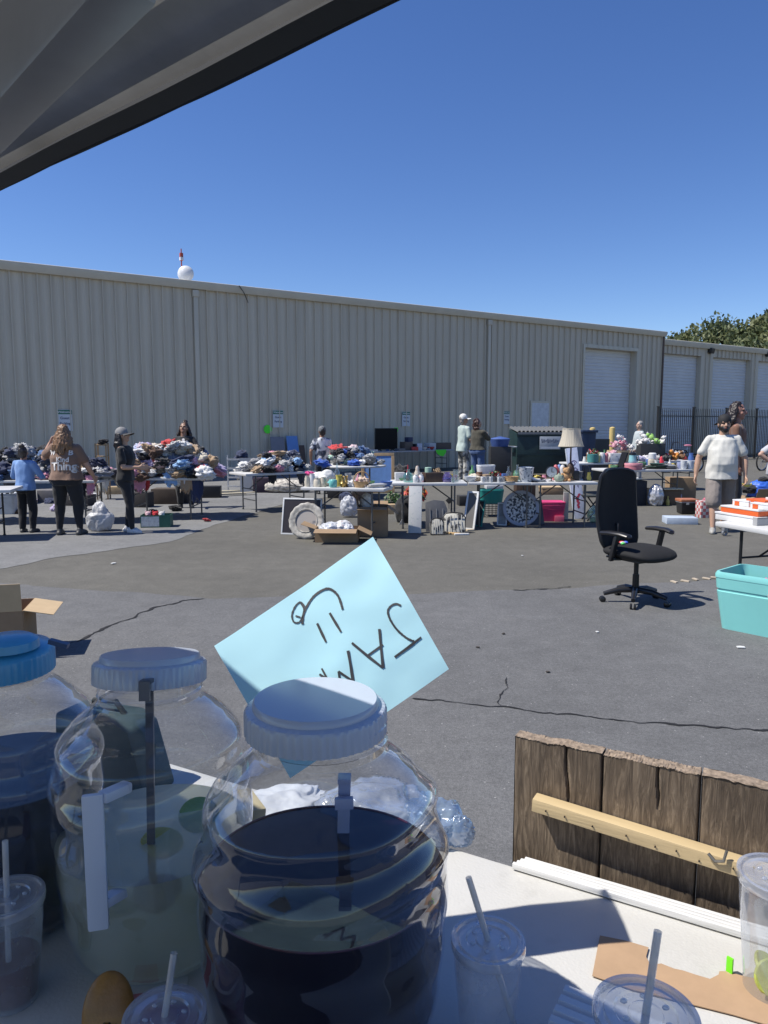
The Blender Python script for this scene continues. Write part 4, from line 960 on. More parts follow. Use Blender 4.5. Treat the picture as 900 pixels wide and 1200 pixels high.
    # ---------------- hair, cap, beard
    rnd=random.Random(int(h*1e4)+len(label)); HR=mat('hair_%d_%d'%(int(hairc[0]*999),int(hairc[2]*999)),hairc,.45,var=.45,scale=30,stretch=(2,2,.35),bump=.4,bscale=50)
    if hair!='none':
        mb=MB(); mb.X=HM
        mb.ball((0,-.012*h,.948*h),(.050*h,.056*h,.064*h),22,16)
        mb.ball((0,-.030*h,.915*h),(.046*h,.034*h,.050*h),18,12)
        if bun: mb.ball((0,-.02*h,1.015*h),(.030*h,.030*h,.024*h),14,10)
        if hair=='long':
            for k in range(16):
                a=math.pi+(k/15-.5)*math.pi*1.15; x=math.sin(a-math.pi)*.046*h; y=-math.cos(a-math.pi)*.040*h-.012*h; Ln=.16+hlen+.06*rnd.random()
                p=[(x,y,.945*h),(x*1.25,y*1.2-.008*h,.90*h),(x*1.5+rnd.gauss(0,.005)*h,y*1.25-.014*h,.86*h),(x*1.55+rnd.gauss(0,.01)*h,y*1.1-.030*h,(.945-Ln*.7)*h),(x*1.6+rnd.gauss(0,.012)*h,y*1.1-.034*h,(.945-Ln)*h)]
                chain(mb,p,[.014*h,.016*h,.017*h,.014*h,.006*h],8)
        elif hair=='curly':
            for k in range(60):
                a=rnd.random()*6.283; zz=.82+.18*rnd.random(); r_=.05*(1.1-abs(zz-.9)*3); y=-abs(math.sin(a))*r_*h-.012*h; mb.ball((math.cos(a)*r_*h,y,zz*h),.016*h,8,6)
        mb.X=None; remeshed(mb,'hair',HR,t,.011,2,.008*h,55/h)
    if cap:
        mb=MB(); mb.X=HM@Matrix.Translation((0,-.004*h,.948*h))@Matrix.Rotation(cap.get('tilt',0),4,'X')
        mb.lathe([(.0535,-.012),(.0545,0),(.053,.02),(.046,.042),(.031,.058),(.012,.066),(0,.067)],28,fn=lambda r,z,a:r*(1+.11*abs(math.sin(a))),M=Matrix.Scale(h,4))
        mb.ball((0,0,.067*h),.004*h,8,6)
        cm=mat('cap_%d_%d'%(int(cap['c'][0]*999),int(cap['c'][2]*999)),cap['c'],.8,var=.15); mb.build('cap',cm,t)
        m2=MB(); m2.X=mb.X; sg_=cap.get('dir',1)
        def br(u,v):
            a=(u-.5)*2.2; r0=.056*h; r1=r0+.052*h*v*math.cos(a*.72); return Vector((math.sin(a)*r1*.95,sg_*math.cos(a)*r1*1.08,-.006*h-.010*h*v+.0-.010*h*abs(math.sin(a))*v))
        m2.grid(br,14,6); m2.grid(lambda u,v:br(u,v)+Vector((0,0,-.003*h)),14,6); m2.build('cap_brim',mat('capb_%d'%int(cap.get('bc',cap['c'])[0]*999),cap.get('bc',cap['c']),.8),t)
    if beard:
        mb=MB(); mb.X=HM; mb.ball((0,.020*h,.893*h),(.039*h,.042*h,.034*h),18,12); mb.ball((0,.047*h,.878*h),(.024*h,.020*h,.022*h),14,10)
        for s in (-1,1): mb.ball((s*.034*h,.012*h,.905*h),(.012*h,.02*h,.03*h),12,8)
        mb.X=None; remeshed(mb,'beard',HR,t,.008,1,.003*h,60/h)
        mb=MB(); mb.X=HM; mb.ball((0,.0585*h,.8975*h),(.015*h,.006*h,.0045*h),12,8); mb.X=None; mb.build('mouth',LIP,t)
    return t,dict(arms=arms,legs=legs,HM=HM,shirt=shirt,body=body,TM=TM)
def on_cloth(o,txt,size,zc,xc,h,m,side=-1,fx=1.0,arc=0.0):
    """lettering laid onto a shirt; side -1 is the back"""
    me=o.data; bv=BVHTree.FromPolygons([v.co.copy() for v in me.vertices],[tuple(p.vertices) for p in me.polygons])
    t=text(txt,size,m,o,Matrix.Identity(4),bold=size*.03,font_x=fx)
    bm=bmesh.new(); bm.from_mesh(t.data); bmesh.ops.triangulate(bm,faces=bm.faces[:]); bmesh.ops.subdivide_edges(bm,edges=[e for e in bm.edges if e.calc_length()>size*.15],cuts=2); bm.to_mesh(t.data); bm.free()
    for v in t.data.vertices:
        x,z=v.co.x,v.co.y; X=xc+(x if side<0 else -x); Z=zc+z+arc*x*x
        hit=bv.ray_cast(Vector((X,side*2.0,Z)),Vector((0,-side,0)))
        v.co=(X,(hit[0].y if hit[0] else side*.1)+side*.006,Z)
    return t
AWAY,RIGHT,LEFT,TOCAM=math.pi/2,0.0,math.pi,-math.pi/2
gp=lambda x,y:G(x,y)
WHT_TX=mat('print_white',(.62,.60,.58),.8)
# child
p=gp(33,624); person('child in a light blue sweatshirt and black trousers with dark tied hair, seen from behind',p,AWAY-.1,1.33,1.12,(.36,.2,.13),top=(.17,.30,.56),sleeve='long',armL=((.07,.05,-.15),(.03,.17,-.17)),armR=((.07,.05,-.15),(.03,.17,-.17)),hair='short',bun=True,hairc=(.025,.02,.02),bottom='pants',botc=(.014,.014,.017),hem=.49,head=(-.25,0,.2),voxel=.012)
# woman with brown shirt
p=gp(81,627); hh=1.64
t,d=person('heavy-set woman in a brown printed T-shirt and black leggings with long wavy hair, back turned',p,AWAY-.05,hh,1.42,(.50,.30,.21),top=(.21,.125,.085),armL=((.115,.05,-.09),(.06,.07,.045)),armR=((.07,.045,-.16),(.085,.14,-.27)),hair='long',hairc=(.20,.11,.055),bottom='leggings',botc=(.012,.012,.014),hips=1.08,hem=.51,feet={-1:(-.085,0),1:(.10,.01)},voxel=.012)
on_cloth(d['shirt'],'Thing',.165,.635*hh,.035,hh,WHT_TX,-1,arc=-.25); on_cloth(d['shirt'],'Kind',.10,.695*hh,.03,hh,WHT_TX,-1)
for sx in (-.135,.135): on_cloth(d['shirt'],'W' if sx<0 else 'B',.10,.755*hh,sx,hh,WHT_TX,-1)
# woman in black
p=gp(150,624); person('woman all in black with a grey cap and long black hair, in profile',p,RIGHT-.06,1.60,1.0,(.46,.28,.19),top=(.012,.012,.013),armL=((.02,.03,-.165),(-.02,.155,-.185)),armR=((.02,.03,-.165),(-.02,.165,-.165)),hair='long',hairc=(.010,.008,.008),hlen=.10,cap={'c':(.24,.235,.23),'bc':(.06,.06,.06)},bottom='leggings',botc=(.014,.014,.016),shoe=(.62,.60,.58),bust=.012,hips=1.12,feet={-1:(-.05,-.02),1:(.05,.06)},head=(-.22,0,0),hem=.50,voxel=.011)
# woman behind the heap
p=gp(218,595); t,d=person('woman in a black graphic T-shirt with a topknot, sorting clothes behind the heap',p,TOCAM+.15,1.70,1.08,(.30,.17,.11),top=(.016,.017,.019),armL=((.07,.05,-.14),(.03,.15,-.17)),armR=((.07,.05,-.14),(.05,.15,-.18)),hair='long',hairc=(.035,.022,.016),bun=True,head=(-.30,0,-.2),voxel=.013)
on_cloth(d['shirt'],'*',.42,.70*1.70,.0,1.7,WHT_TX,1)
# man with grey cap
FLOW=pat('shirt_floral',(.62,.63,.65),(.05,.06,.09),7,'noise',.85,.5)
p=gp(378,579); person('person in a grey cap and black and white patterned shirt at the far round table',p,AWAY+.25,1.60,1.15,(.36,.2,.13),topm=FLOW,armL=((.07,-.02,-.16),(.06,.04,-.30)),armR=((.06,.05,-.15),(.0,.16,-.19)),hair='short',hairc=(.02,.017,.015),cap={'c':(.17,.18,.19)},head=(-.1,0,.1),botc=(.02,.022,.03),voxel=.014)
# man with white cap
p=gp(542,566); LEANM=person('tall man in a white cap, pale green T-shirt and light camouflage trousers',p,RIGHT+.5,1.93,1.02,(.42,.25,.17),top=(.42,.50,.46),armL=((.04,.03,-.16),(.0,.10,-.28)),armR=((.04,.02,-.16),(.02,.10,-.27)),hair='short',hairc=(.25,.23,.21),cap={'c':(.66,.65,.61)},head=(-.2,0,-.3),botm=pat('camo_light',(.50,.49,.45),(.10,.10,.095),8,'noise',.85,.5),voxel=.014,hem=.46,lean=.06)
# woman in jeans
p=gp(559,567); person('broad-hipped woman in an olive top and blue jeans with curly dark red hair',p,RIGHT+.75,1.80,1.25,(.40,.23,.16),top=(.055,.05,.035),sleeve='long',armL=((.03,.10,-.10),(-.05,.13,-.02)),armR=((.03,.10,-.10),(-.05,.14,-.03)),hair='curly',hairc=(.055,.022,.016),bottom='pants',botc=(.055,.10,.22),hips=1.22,hem=.535,head=(-.1,0,-.35),voxel=.014)
# older person
p=gp(747,562); person('grey-haired person in a loose pale blue grey shirt standing behind the toy table',p,LEFT+.1,1.74,1.15,(.45,.29,.22),top=(.42,.47,.48),sleeve='long',armL=((.03,.03,-.16),(-.02,.09,-.28)),armR=((.03,.02,-.16),(.0,.10,-.28)),hair='short',hairc=(.22,.22,.22),botc=(.25,.27,.30),shoe=(.6,.6,.58),head=(-.05,0,.1),hem=.42,voxel=.014,belly=.02)
# walking man
p=gp(842,622); MANT,MAN=person('bearded man in a white T-shirt, grey brown shorts and backward black cap walking past',p,TOCAM-.25,1.79,1.30,(.46,.265,.18),top=(.60,.585,.53),armL=((.075,.0,-.165),(.075,.045,-.315)),armR=((.085,-.02,-.165),(.105,.01,-.315)),hair='short',hairc=(.012,.010,.009),cap={'c':(.015,.015,.016),'dir':-1,'tilt':.12},beard=True,bottom='shorts',botc=(.215,.185,.165),shoe=(.33,.32,.29),belly=.040,hem=.455,feet={-1:(-.055,-.16),1:(.075,.15)},head=(.06,0,.10),voxel=.009)
q=MANT.matrix_basis@MAN['arms'][-1][2]
mb=MB(); mb.tube([(-.07,0,.0),(-.03,0,-.028),(.02,0,-.036),(.065,0,-.02),(.085,0,.01)],[.008,.018,.020,.016,.005],10); 
solo(mb,'banana',mat('banana_yellow',(.62,.52,.10),.5,var=.15),'yellow banana held in the walking man\'s hand','banana',(q.x+.01,q.y-.035,q.z-.105),.1)
# long-haired person behind him
p=gp(857,617); person('tall person with long dark wavy hair walking close behind the bearded man',p,RIGHT-.45,2.0,.95,(.33,.17,.125),top=(.16,.08,.05),hair='long',hairc=(.018,.011,.009),botc=(.03,.03,.035),head=(0,0,-.1),voxel=.014,armL=((.02,-.02,-.16),(.0,.0,-.3)),armR=((.02,.0,-.16),(.0,.02,-.3)),feet={-1:(-.03,0),1:(.03,0)})
# person at the right edge
p=gp(907,606); person('person at the right edge of the photo, only a bent bare elbow in view',p,TOCAM+.5,1.62,1.15,(.47,.29,.21),top=(.45,.45,.47),armL=((.10,-.03,-.13),(.03,.07,-.21)),armR=((.155,-.03,-.10),(.06,.05,-.20)),hair='long',hairc=(.05,.03,.02),botc=(.05,.06,.09),voxel=.014)
# ================================================================== THE SALE: tables, heaps, goods
MT=.74
TOPW=mat('table_white',(.58,.58,.565),.5,var=.04,scale=3,bump=.08,bscale=120); TOPG=mat('table_grey',(.40,.41,.43),.5,var=.05); TLEG=mat('table_leg_grey',(.12,.122,.125),.4,.5); TLEGB=mat('table_leg_black',(.018,.018,.02),.4,.3)
class Tb: pass
def mtable(label,a,b,depth=.76,top=None,leg=None,z=MT,name='folding_table',legs=True,thick=.045):
    A=on_z(a[0],a[1],z);B=on_z(b[0],b[1],z); e=B-A; Ln=e.length; e.normalize(); n=Vector((-e.y,e.x,0))
    T=Tb(); T.A=A;T.e=e;T.n=n;T.L=Ln;T.D=depth;T.z=z;T.ang=math.atan2(e.y,e.x)
    t=thing(name,label,'table',(A.x,A.y,0),T.ang,'tables of the yard sale'); T.o=t
    mb=MB(); mb.box((Ln/2,depth/2,z-thick/2),(Ln,depth,thick)); mb.build('tabletop',top or TOPW,t,bev=.012)
    lm=leg or TLEG; r=.0145
    for x,s in ((min(.28,Ln*.16),1),(Ln-min(.28,Ln*.16),-1)):
        for y in (.09,depth-.09):
            mb=MB(); mb.cyl((x,y,0),(x,y,z-thick),r,n=10); mb.cyl((x,y,0),(x,y,.025),r*1.35,n=10); mb.build('leg',lm,t)
        mb=MB(); mb.cyl((x,.09,.22),(x,depth-.09,.22),r*.8,n=8); mb.build('stretcher',lm,t)
        mb=MB(); mb.cyl((x,depth/2,z-thick-.27),(x+s*.36,depth/2,z-thick-.01),r*.7,n=8); mb.cyl((x,.09,z-thick-.27),(x,depth-.09,z-thick-.27),r*.7,n=8); mb.build('brace',lm,t)
    return T
def rtable(label,px,py,dia,z=MT,name='round_table'):
    P=on_z(px,py,z); t=thing(name,label,'table',(P.x,P.y,0),0,'tables of the yard sale'); r=dia/2
    mb=MB(); mb.lathe([(0,z-.045),(r-.012,z-.045),(r,z-.035),(r,z-.010),(r-.010,z),(0,z)],56); mb.build('tabletop',TOPW,t)
    for x in (-r*.5,r*.5):
        for y in (-r*.35,r*.35):
            mb=MB(); mb.cyl((x,y,0),(x,y,z-.045),.0145,n=10); mb.build('leg',TLEG,t)
        mb=MB(); mb.cyl((x,-r*.35,.22),(x,r*.35,.22),.011,n=8); mb.build('stretcher',TLEG,t)
    T=Tb(); T.A=Vector((P.x-r*.95,P.y-r*.75,z)); T.e=Vector((1,0,0)); T.n=Vector((0,1,0)); T.L=r*1.9; T.D=r*1.5; T.z=z; T.ang=0; T.o=t; return T
def onT(T,px,v,z=None):                                 # spot on a table seen in column px, v behind its front edge
    z=T.z if z is None else z; k=(px-CX)/F; P0=T.A+T.n*v
    c=(CZ-z)*SP                                          # X = k*(Y*CP + c)
    s=(k*(P0.y*CP+c)-P0.x)/(T.e.x-k*T.e.y*CP); p=P0+T.e*s; p.z=z; return p
TA=mtable('white folding table heaped with clothes in front of the child',(-60,563),(116,563),.9)
TB=mtable('white folding table heaped with clothes beside the woman in black',(136,560),(237,560),.95)
TC=mtable('white folding table of dark clothes beside the grey shelf unit',(288,555.5),(371,552),.76)
TDt=rtable('round white table with clothes below the person in the patterned shirt',414,544.5,1.5)
TE=mtable('white folding table of small ornaments behind the open cardboard box',(352,571),(450,573),.62)
TV=mtable('long grey topped table by the wall carrying the big television',(424,530),(532,526.5),.76,TOPG)
TF=mtable('white folding table with glass jars and a dark brown box',(458,566),(548,566),.72)
TG=mtable('white folding table with mugs, bottles and a patterned bucket',(549,565),(632,565.5),.72)
THh=mtable('white folding table carrying the lamp with the pleated shade',(623,565.5),(701,565),.72)
TI=mtable('white folding table with the pink cake tin and dark trays',(712,551),(812,550),.76)
TJ=mtable('rear white table of toys in front of the yellow bollards',(676,543),(822,540),.76)
T0=mtable('white folding table cut off at the left edge of the photo',(-150,577),(12,574),.76,leg=TLEGB)
TO=mtable('white table stacked with orange and white boxes at the right edge',(838,611),(1010,640),.62,TOPW,TLEGB)
# round stand table behind
# ------------------------------------------------------------------ clothes
def garment_mesh(seed,sx=1,sy=1,sz=.45,hang=0):
    mb=MB(); 
    def fn(d):
        q=Vector((d.x*2.1+seed*3.7,d.y*2.1,d.z*2.4)); a=noise.noise(q); b=abs(noise.noise(q*2.3+Vector((5,1,2)))); c=abs(noise.noise(q*4.6))
        return .80+.38*a+.34*b-.20*c+.07*noise.noise(q*10)
    mb.ball((0,0,0),(sx,sy,sz),40,22,fn=fn)
    if hang:
        for v in mb.v:
            if v.y<-.25: v.z-=(-.25-v.y)*hang; v.y=-.25+(v.y+.25)*.35
    return mb.mesh('garment',GAR0,weld=True,sharp=0)
GAR0=mat('cloth_plain',(.5,.5,.5),.9)
GM=[garment_mesh(k,1+.3*(k%3-1),.8+.2*(k%2),.44+.08*(k%4)) for k in range(9)]; GH=[garment_mesh(20+k,.75,1.0,.32,1.5+.4*k) for k in range(4)]
CLO={'black':(.012,.012,.014),'charcoal':(.05,.05,.055),'navy':(.02,.03,.075),'white':(.66,.66,.65),'cream':(.60,.54,.43),'denim blue':(.08,.15,.30),'sky blue':(.25,.42,.66),'pink':(.62,.27,.36),'hot pink':(.65,.06,.25),'red':(.50,.04,.04),'maroon':(.18,.03,.05),'grey':(.28,.28,.29),'lilac':(.40,.34,.52),'tan':(.36,.25,.15),'brown':(.12,.065,.04),'teal':(.03,.22,.22),'orange':(.62,.20,.05),'royal blue':(.04,.12,.48),'mint':(.42,.60,.50)}
def cmat(n): return mat('cloth_'+n.replace(' ','_'),CLO[n],.9,var=.10,scale=14,bump=.25,bscale=120,sheen=.25)
def pmat(n):
    if n=='blue striped': return pat('cloth_bstripe',(.66,.66,.66),(.08,.14,.40),22,'wave',.9)
    if n=='black and white patterned': return pat('cloth_bw',(.64,.64,.63),(.02,.02,.025),16,'noise',.9,.52)
    if n=='pink floral': return pat('cloth_pfl',(.66,.62,.6),(.62,.14,.28),18,'noise',.9,.56)
    if n=='red plaid': return pat('cloth_plaid',(.42,.05,.05),(.05,.04,.06),14,'checker',.9)
    return cmat(n)
NG=[0]
def garment(label,p,size,m,rz=0,hang=False,group=None,sq=1.0):
    NG[0]+=1; src=(GH if hang else GM)[NG[0]%(4 if hang else 9)]
    o=bpy.data.objects.new('garment',src); COL.objects.link(o); o.location=p; o.scale=(size,size,size*sq); o.rotation_euler=(0 if hang else random.uniform(-.45,.45),0 if hang else random.uniform(-.45,.45),rz)
    o.material_slots[0].link='OBJECT'; o.material_slots[0].material=m
    return tag(o,label,'garment',group)
def heap(T,where,u0,u1,v0,v1,h,n,pal,seed,size=(.13,.2),hang=(),group=None):
    rnd=random.Random(seed); used={}; grp=group or 'clothes '+where
    cols=['left end','left of middle','middle','right of middle','right end']
    for k in range(n):
        f=k/n; lay=0 if f<.45 else (1 if f<.78 else 2); sh=(1,.88,.66)[lay]
        for _ in range(60):
            u=.5+(rnd.random()-.5)*sh; v=.5+(rnd.random()-.5)*sh*(1 if lay else 1); c=cols[min(4,int(u*5))]; nm=rnd.choice(pal); key=(lay,c,nm)
            if key not in used: break
        else: continue
        used[key]=1
        prof=(1-(2*u-1)**4)*(1-(2*v-1)**4)
        z=T.z+.06+h*prof*(rnd.uniform(0,.3),rnd.uniform(.35,.62),rnd.uniform(.68,.95))[lay]
        p=T.A+T.e*(T.L*(u0+(u1-u0)*u))+T.n*(T.D*(v0+(v1-v0)*v)); p.z=z
        garment('%s garment, %s, %s, clothes heap %s'%(nm.replace('black and white patterned','monochrome'),('bottom layer','middle layer','top layer')[lay],c,where),p,rnd.uniform(*size),pmat(nm),rnd.random()*6.28,False,grp)
    for u,nm,dz,s in hang:
        p=T.A+T.e*(T.L*u)+T.n*(-.02); p.z=T.z+.02+dz
        garment('%s garment hanging over the front edge %s'%(nm,where),p+T.n*.12,s,pmat(nm),T.ang+rnd.uniform(-.2,.2),True,grp)
heap(TB,'beside the woman in black',-.03,1.13,.0,1,.55,104,['white','black','denim blue','pink','cream','white','white','navy','white','cream','red','lilac','sky blue','tan','pink floral','blue striped','white','brown','black and white patterned'],3,(.13,.21),((.10,'charcoal',0,.17),(.25,'pink',.03,.2),(.34,'red',-.03,.11),(.62,'sky blue',.03,.2),(.74,'white',.05,.17),(.80,'tan',.02,.2),(.93,'navy',.03,.24),(.05,'cream',.02,.2)))
heap(TA,'in front of the child',0,1.02,.05,1,.46,72,['black','navy','charcoal','white','grey','pink','denim blue','black','black and white patterned','tan','navy'],5,(.14,.22),((.40,'charcoal',.02,.2),(.84,'black',.02,.24),(.93,'pink',.04,.15)))
heap(TC,'beside the grey shelf',.12,1.0,.05,1,.32,46,['black','charcoal','white','sky blue','black','navy','grey','pink','tan','black and white patterned'],8,(.11,.17),((.37,'black',.0,.15),(.78,'charcoal',.01,.14)))
heap(TDt,'on the round table',.0,.95,.0,1,.30,44,['black and white patterned','charcoal','royal blue','white','grey','navy','black','mint','denim blue'],12,(.10,.17))
p=onT(TDt,396,.9); garment('bright red folded shirt at the back of the round clothes table',(p.x,p.y,MT+.33),.24,cmat('red'),.2)
p=onT(TDt,384,.05); garment('royal blue garment on the left rim of the round clothes table',(p.x-.1,p.y,MT+.05),.16,cmat('royal blue'),.5)
p=onT(TDt,408,1.0); garment('pink and white garment behind the red shirt on the round table',(p.x+.1,p.y+.1,MT+.32),.2,pmat('pink floral'),.5)
for px,py,nm,s in ((117,574,'cream',.10),(122,577,'tan',.09),(108,576,'charcoal',.12),(60,590,'navy',.15),(52,583,'sky blue',.11),(45,588,'lilac',.1),(66,582,'maroon',.1),(104,572,'black',.15),(96,580,'brown',.11),(110,580,'white',.08),(12,592,'navy',.14),(2,600,'white',.12),(20,602,'brown',.1),(30,590,'grey',.12)):
    P=G(px,py); garment('%s garment dropped on the ground by the %s clothes table'%(nm,'left' if px>40 else 'far left'),(P.x,P.y,s*.25),s,pmat(nm),px,False,'clothes dropped on the ground',.7)
# ------------------------------------------------------------------ small goods
def wpx(n,p): return n*mpx(p)
def lat(name,label,cat,p,prof,m,n=24,group=None,**k):
    mb=MB(); mb.lathe(prof,n); return solo(mb,name,m,label,cat,(p.x,p.y,p.z+.001),0,group,**k)
GLASS=clear('glass_clear',(.86,.92,.93),.10,.6,2.2,haze=.08,hazecol=(.8,.88,.9),rough=.03)
GLASSG=clear('glass_green',(.50,.78,.74),.10,.6,2.2,haze=.12,hazecol=(.4,.65,.62),rough=.03)
GLASSP=clear('glass_purple',(.55,.45,.80),.10,.6,2.2,haze=.2,hazecol=(.4,.35,.65),rough=.03)
def bottleprof(r,h): return [(0,.002),(r*.9,0),(r,.01*h/.2),(r,h*.5),(r*.85,h*.6),(r*.4,h*.72),(r*.34,h*.95),(r*.42,h*.96),(r*.42,h),(r*.25,h)]
def bowlprof(r,h,t=.004): return [(0,0),(r*.55,0),(r*.6,.006),(r*.9,h*.6),(r,h),(r-t,h),(r*.88-t,h*.6),(r*.5,.012),(0,.010)]
def mugset(T,px,v,n,dx,label,ms):
    for i in range(n):
        p=onT(T,px+dx*i,v); r=.038; h=.085
        t=thing('mug',label[i],'mug',(p.x,p.y,p.z+.001),random.random()*6,'mugs on the table with the bucket')
        mb=MB(); mb.lathe([(0,.0),(r*.9,0),(r,.008),(r*1.02,h),(r*.93,h),(r*.9,.01),(0,.008)],20); mb.build('mug_body',ms[i%len(ms)],t)
        mb=MB(); mb.tube([(r*.95,0,h*.8),(r*1.7,0,h*.72),(r*1.75,0,h*.35),(r*.95,0,h*.2)],.006,6); mb.build('handle',ms[i%len(ms)],t)
def tub(label,cat,loc,rz,w,d,h,m,rimm=None,name='plastic_tub',lid=False,mid=False,handle=True):
    t=thing(name,label,cat,loc,rz); k=.86; th=.004
    mb=MB(); 
    def wall(sx,sy,z0,z1,k0,k1,inset=0):
        a=[(-w/2*k0+inset,-d/2*k0+inset,z0),(w/2*k0-inset,-d/2*k0+inset,z0),(w/2*k0-inset,d/2*k0-inset,z0),(-w/2*k0+inset,d/2*k0-inset,z0)]; b=[(-w/2*k1+inset,-d/2*k1+inset,z1),(w/2*k1-inset,-d/2*k1+inset,z1),(w/2*k1-inset,d/2*k1-inset,z1),(-w/2*k1+inset,d/2*k1-inset,z1)]
        return a,b
    lv=[(0.0,k)]+([(h*.66,k+.105),(h*.67,k+.085),(h*.705,k+.085),(h*.715,k+.112)] if mid else [])+[(h*.9,k+.13)]
    rr=.06
    def ring(z,kk,ins=0):
        W,D_=w/2*kk-ins,d/2*kk-ins; pts=[]
        for cx,cy,a0 in ((W-rr,D_-rr,0),(-W+rr,D_-rr,90),(-W+rr,-D_+rr,180),(W-rr,-D_+rr,270)):
            for q in range(5): a=R(a0+q*22.5); pts.append((cx+rr*math.cos(a),cy+rr*math.sin(a),z))
        return pts
    rings=[ring(z,kk) for z,kk in lv]+[ring(h*.9,1.0),ring(h*.955,1.0),ring(h,.975),ring(h,.94),ring(h*.9,.935)]+[ring(.02,k-.01,.004)]
    n=len(rings[0]); vs=[q for r_ in rings for q in r_]; fs=[(i*n+j,i*n+(j+1)%n,(i+1)*n+(j+1)%n,(i+1)*n+j) for i in range(len(rings)-1) for j in range(n)]
    fs+=[tuple(range(n))[::-1],tuple(range((len(rings)-1)*n,len(rings)*n))]
    mb.add(vs,fs,0,True); mb.build('tub_body',m,t)
    if lid:
        mb=MB(); rl=[ring(h+.003,1.02),ring(h+.03,1.02),ring(h+.034,.98),ring(h+.026,.92)]; vs=[q for r_ in rl for q in r_]; fs=[(i*n+j,i*n+(j+1)%n,(i+1)*n+(j+1)%n,(i+1)*n+j) for i in range(3) for j in range(n)]+[tuple(range(n))[::-1],tuple(range(3*n,4*n))]
        mb.add(vs,fs,0,False); mb.build('lid',rimm or m,t)
    return t
def plush(label,p,s,m,m2=None,name='plush_toy',rz=0,group='plush toys',tilt=(0,0)):
    t=thing(name,label,'plush toy',(p.x,p.y,p.z),rz,group); t.rotation_euler=(tilt[0],tilt[1],rz)
    mb=MB(); mb.ball((0,0,s*.38),(s*.34,s*.28,s*.38),16,12); mb.build('torso',m,t)
    mb=MB(); mb.ball((0,-s*.05,s*.92),(s*.29,s*.27,s*.26),16,12); mb.ball((0,-s*.3,s*.86),(s*.13,s*.1,s*.1),10,8); hd=mb.build('head',m,t)
    for k in (-1,1):
        mb=MB(); mb.ball((k*s*.22,0,s*1.14),(s*.1,s*.05,s*.1),10,8); mb.build('ear',m2 or m,hd)
        mb=MB(); mb.ball((k*s*.36,-s*.12,s*.52),(s*.11,s*.13,s*.22),10,8); mb.build('arm',m,t)
        mb=MB(); mb.ball((k*s*.22,-s*.32,s*.13),(s*.13,s*.24,s*.13),10,8); mb.build('leg',m,t)
    return t
def plate(label,p,r,m,tilt=None,rz=0,z=0,n=1,group=None):
    mb=MB()
    for i in range(n): mb.lathe([(0,i*.008),(r*.6,i*.008),(r,i*.008+.012),(r,i*.008+.016),(r*.6,i*.008+.007),(0,i*.008+.006)],28)
    return solo(mb,'plate',m,label,'plate',(p.x,p.y,p.z+.001+z),0,group)
def boxy(name,label,cat,p,d,m,rz=0,lidm=None,bev=.004,group=None,z0=None):
    z=p.z if z0 is None else z0
    if lidm is None:
        mb=MB(); mb.box((0,0,d[2]/2),d); return solo(mb,name,m,label,cat,(p.x,p.y,z+.001),rz,group,bev=bev)
    t=thing(name,label,cat,(p.x,p.y,z+.001),rz,group); mb=MB(); mb.box((0,0,d[2]*.4),(d[0],d[1],d[2]*.8)); mb.build('box_body',m,t,bev=bev)
    mb=MB(); mb.box((0,0,d[2]*.87),(d[0]*1.04,d[1]*1.04,d[2]*.22)); mb.build('lid',lidm,t,bev=bev); return t
def lean(label,name,cat,foot,w,h,mats,tilt,rz,th=.025,frame=None,group=None,inner=None):
    """flat thing leaning backwards: foot = its bottom middle on the ground"""
    t=thing(name,label,cat,(foot.x,foot.y,foot.z+.002),rz,group); M=Matrix.Rotation(-tilt,4,'X')
    t.rotation_euler=(-tilt,0,rz) ; t.rotation_mode='XYZ'
    if frame:
        f,fm=frame
        for n_,(cx,cz,ww,hh) in enumerate(((0,f/2,w,f),(0,h-f/2,w,f),(-w/2+f/2,h/2,f,h-2*f),(w/2-f/2,h/2,f,h-2*f))):
            if n_==0: mb=MB()
            mb.box((cx,0,cz),(ww,th,hh))
        mb.build('frame',fm,t,bev=.003); mb=MB(); mb.box((0,.003,h/2),(w-2*f,th*.5,h-2*f)); mb.build('panel',mats,t)
    else:
        mb=MB(); mb.box((0,0,h/2),(w,th,h)); mb.build('panel',mats,t,bev=.003)
    return t
CARDB=mat('cardboard_box',(.30,.205,.12),.85,var=.08,scale=8)
# --- ground, left
P=G(118,622); WB_=mat('bag_white_thin',(.62,.63,.66),.4,var=.12,scale=9,bump=.5,bscale=18,trans=.3)
mb=crumple((0,0,0),(.20,.15,.23),21,.2,48,32,1.7); 
for v in mb.v:
    if v.z>.10: v.x*=.75; v.y*=.8; v.z=.10+(v.z-.10)*1.2
solo(mb,'plastic_bag',WB_,'full white plastic bag on the ground between two women','plastic bag',(P.x,P.y,.18),0,sharp=0)
P=G(190,617); t=open_box('dark green and white carton of plush toys under the clothes table','box',(P.x-.08,P.y,.002),.12,.46,.30,.20,(0,0,0,0),mats=mat('carton_green',(.03,.12,.085),.6))
t2=MB(); t2.box((-.22+.14,-.153,.10),(.28,.004,.16)); t2.build('white_label',mat('carton_white',(.62,.64,.65),.6,var=.2,scale=30),t)
for k,(dx,nm,c) in enumerate(((-.14,'pink and white',(.62,.42,.45)),(-.02,'red',(.5,.03,.04)),(.08,'white',(.65,.62,.6)))):
    plush(nm+' plush toy in the green carton under the clothes table',Vector((P.x-.08+dx,P.y,.05)),.17,mat('plush_%d'%k,c,.9,bump=.6,bscale=90),group='plush toys in the green carton')
P=G(243,611); garment('red cloth lying in the shadow under the clothes table',(P.x,P.y,.02),.13,cmat('red'),.3,sq=.5)
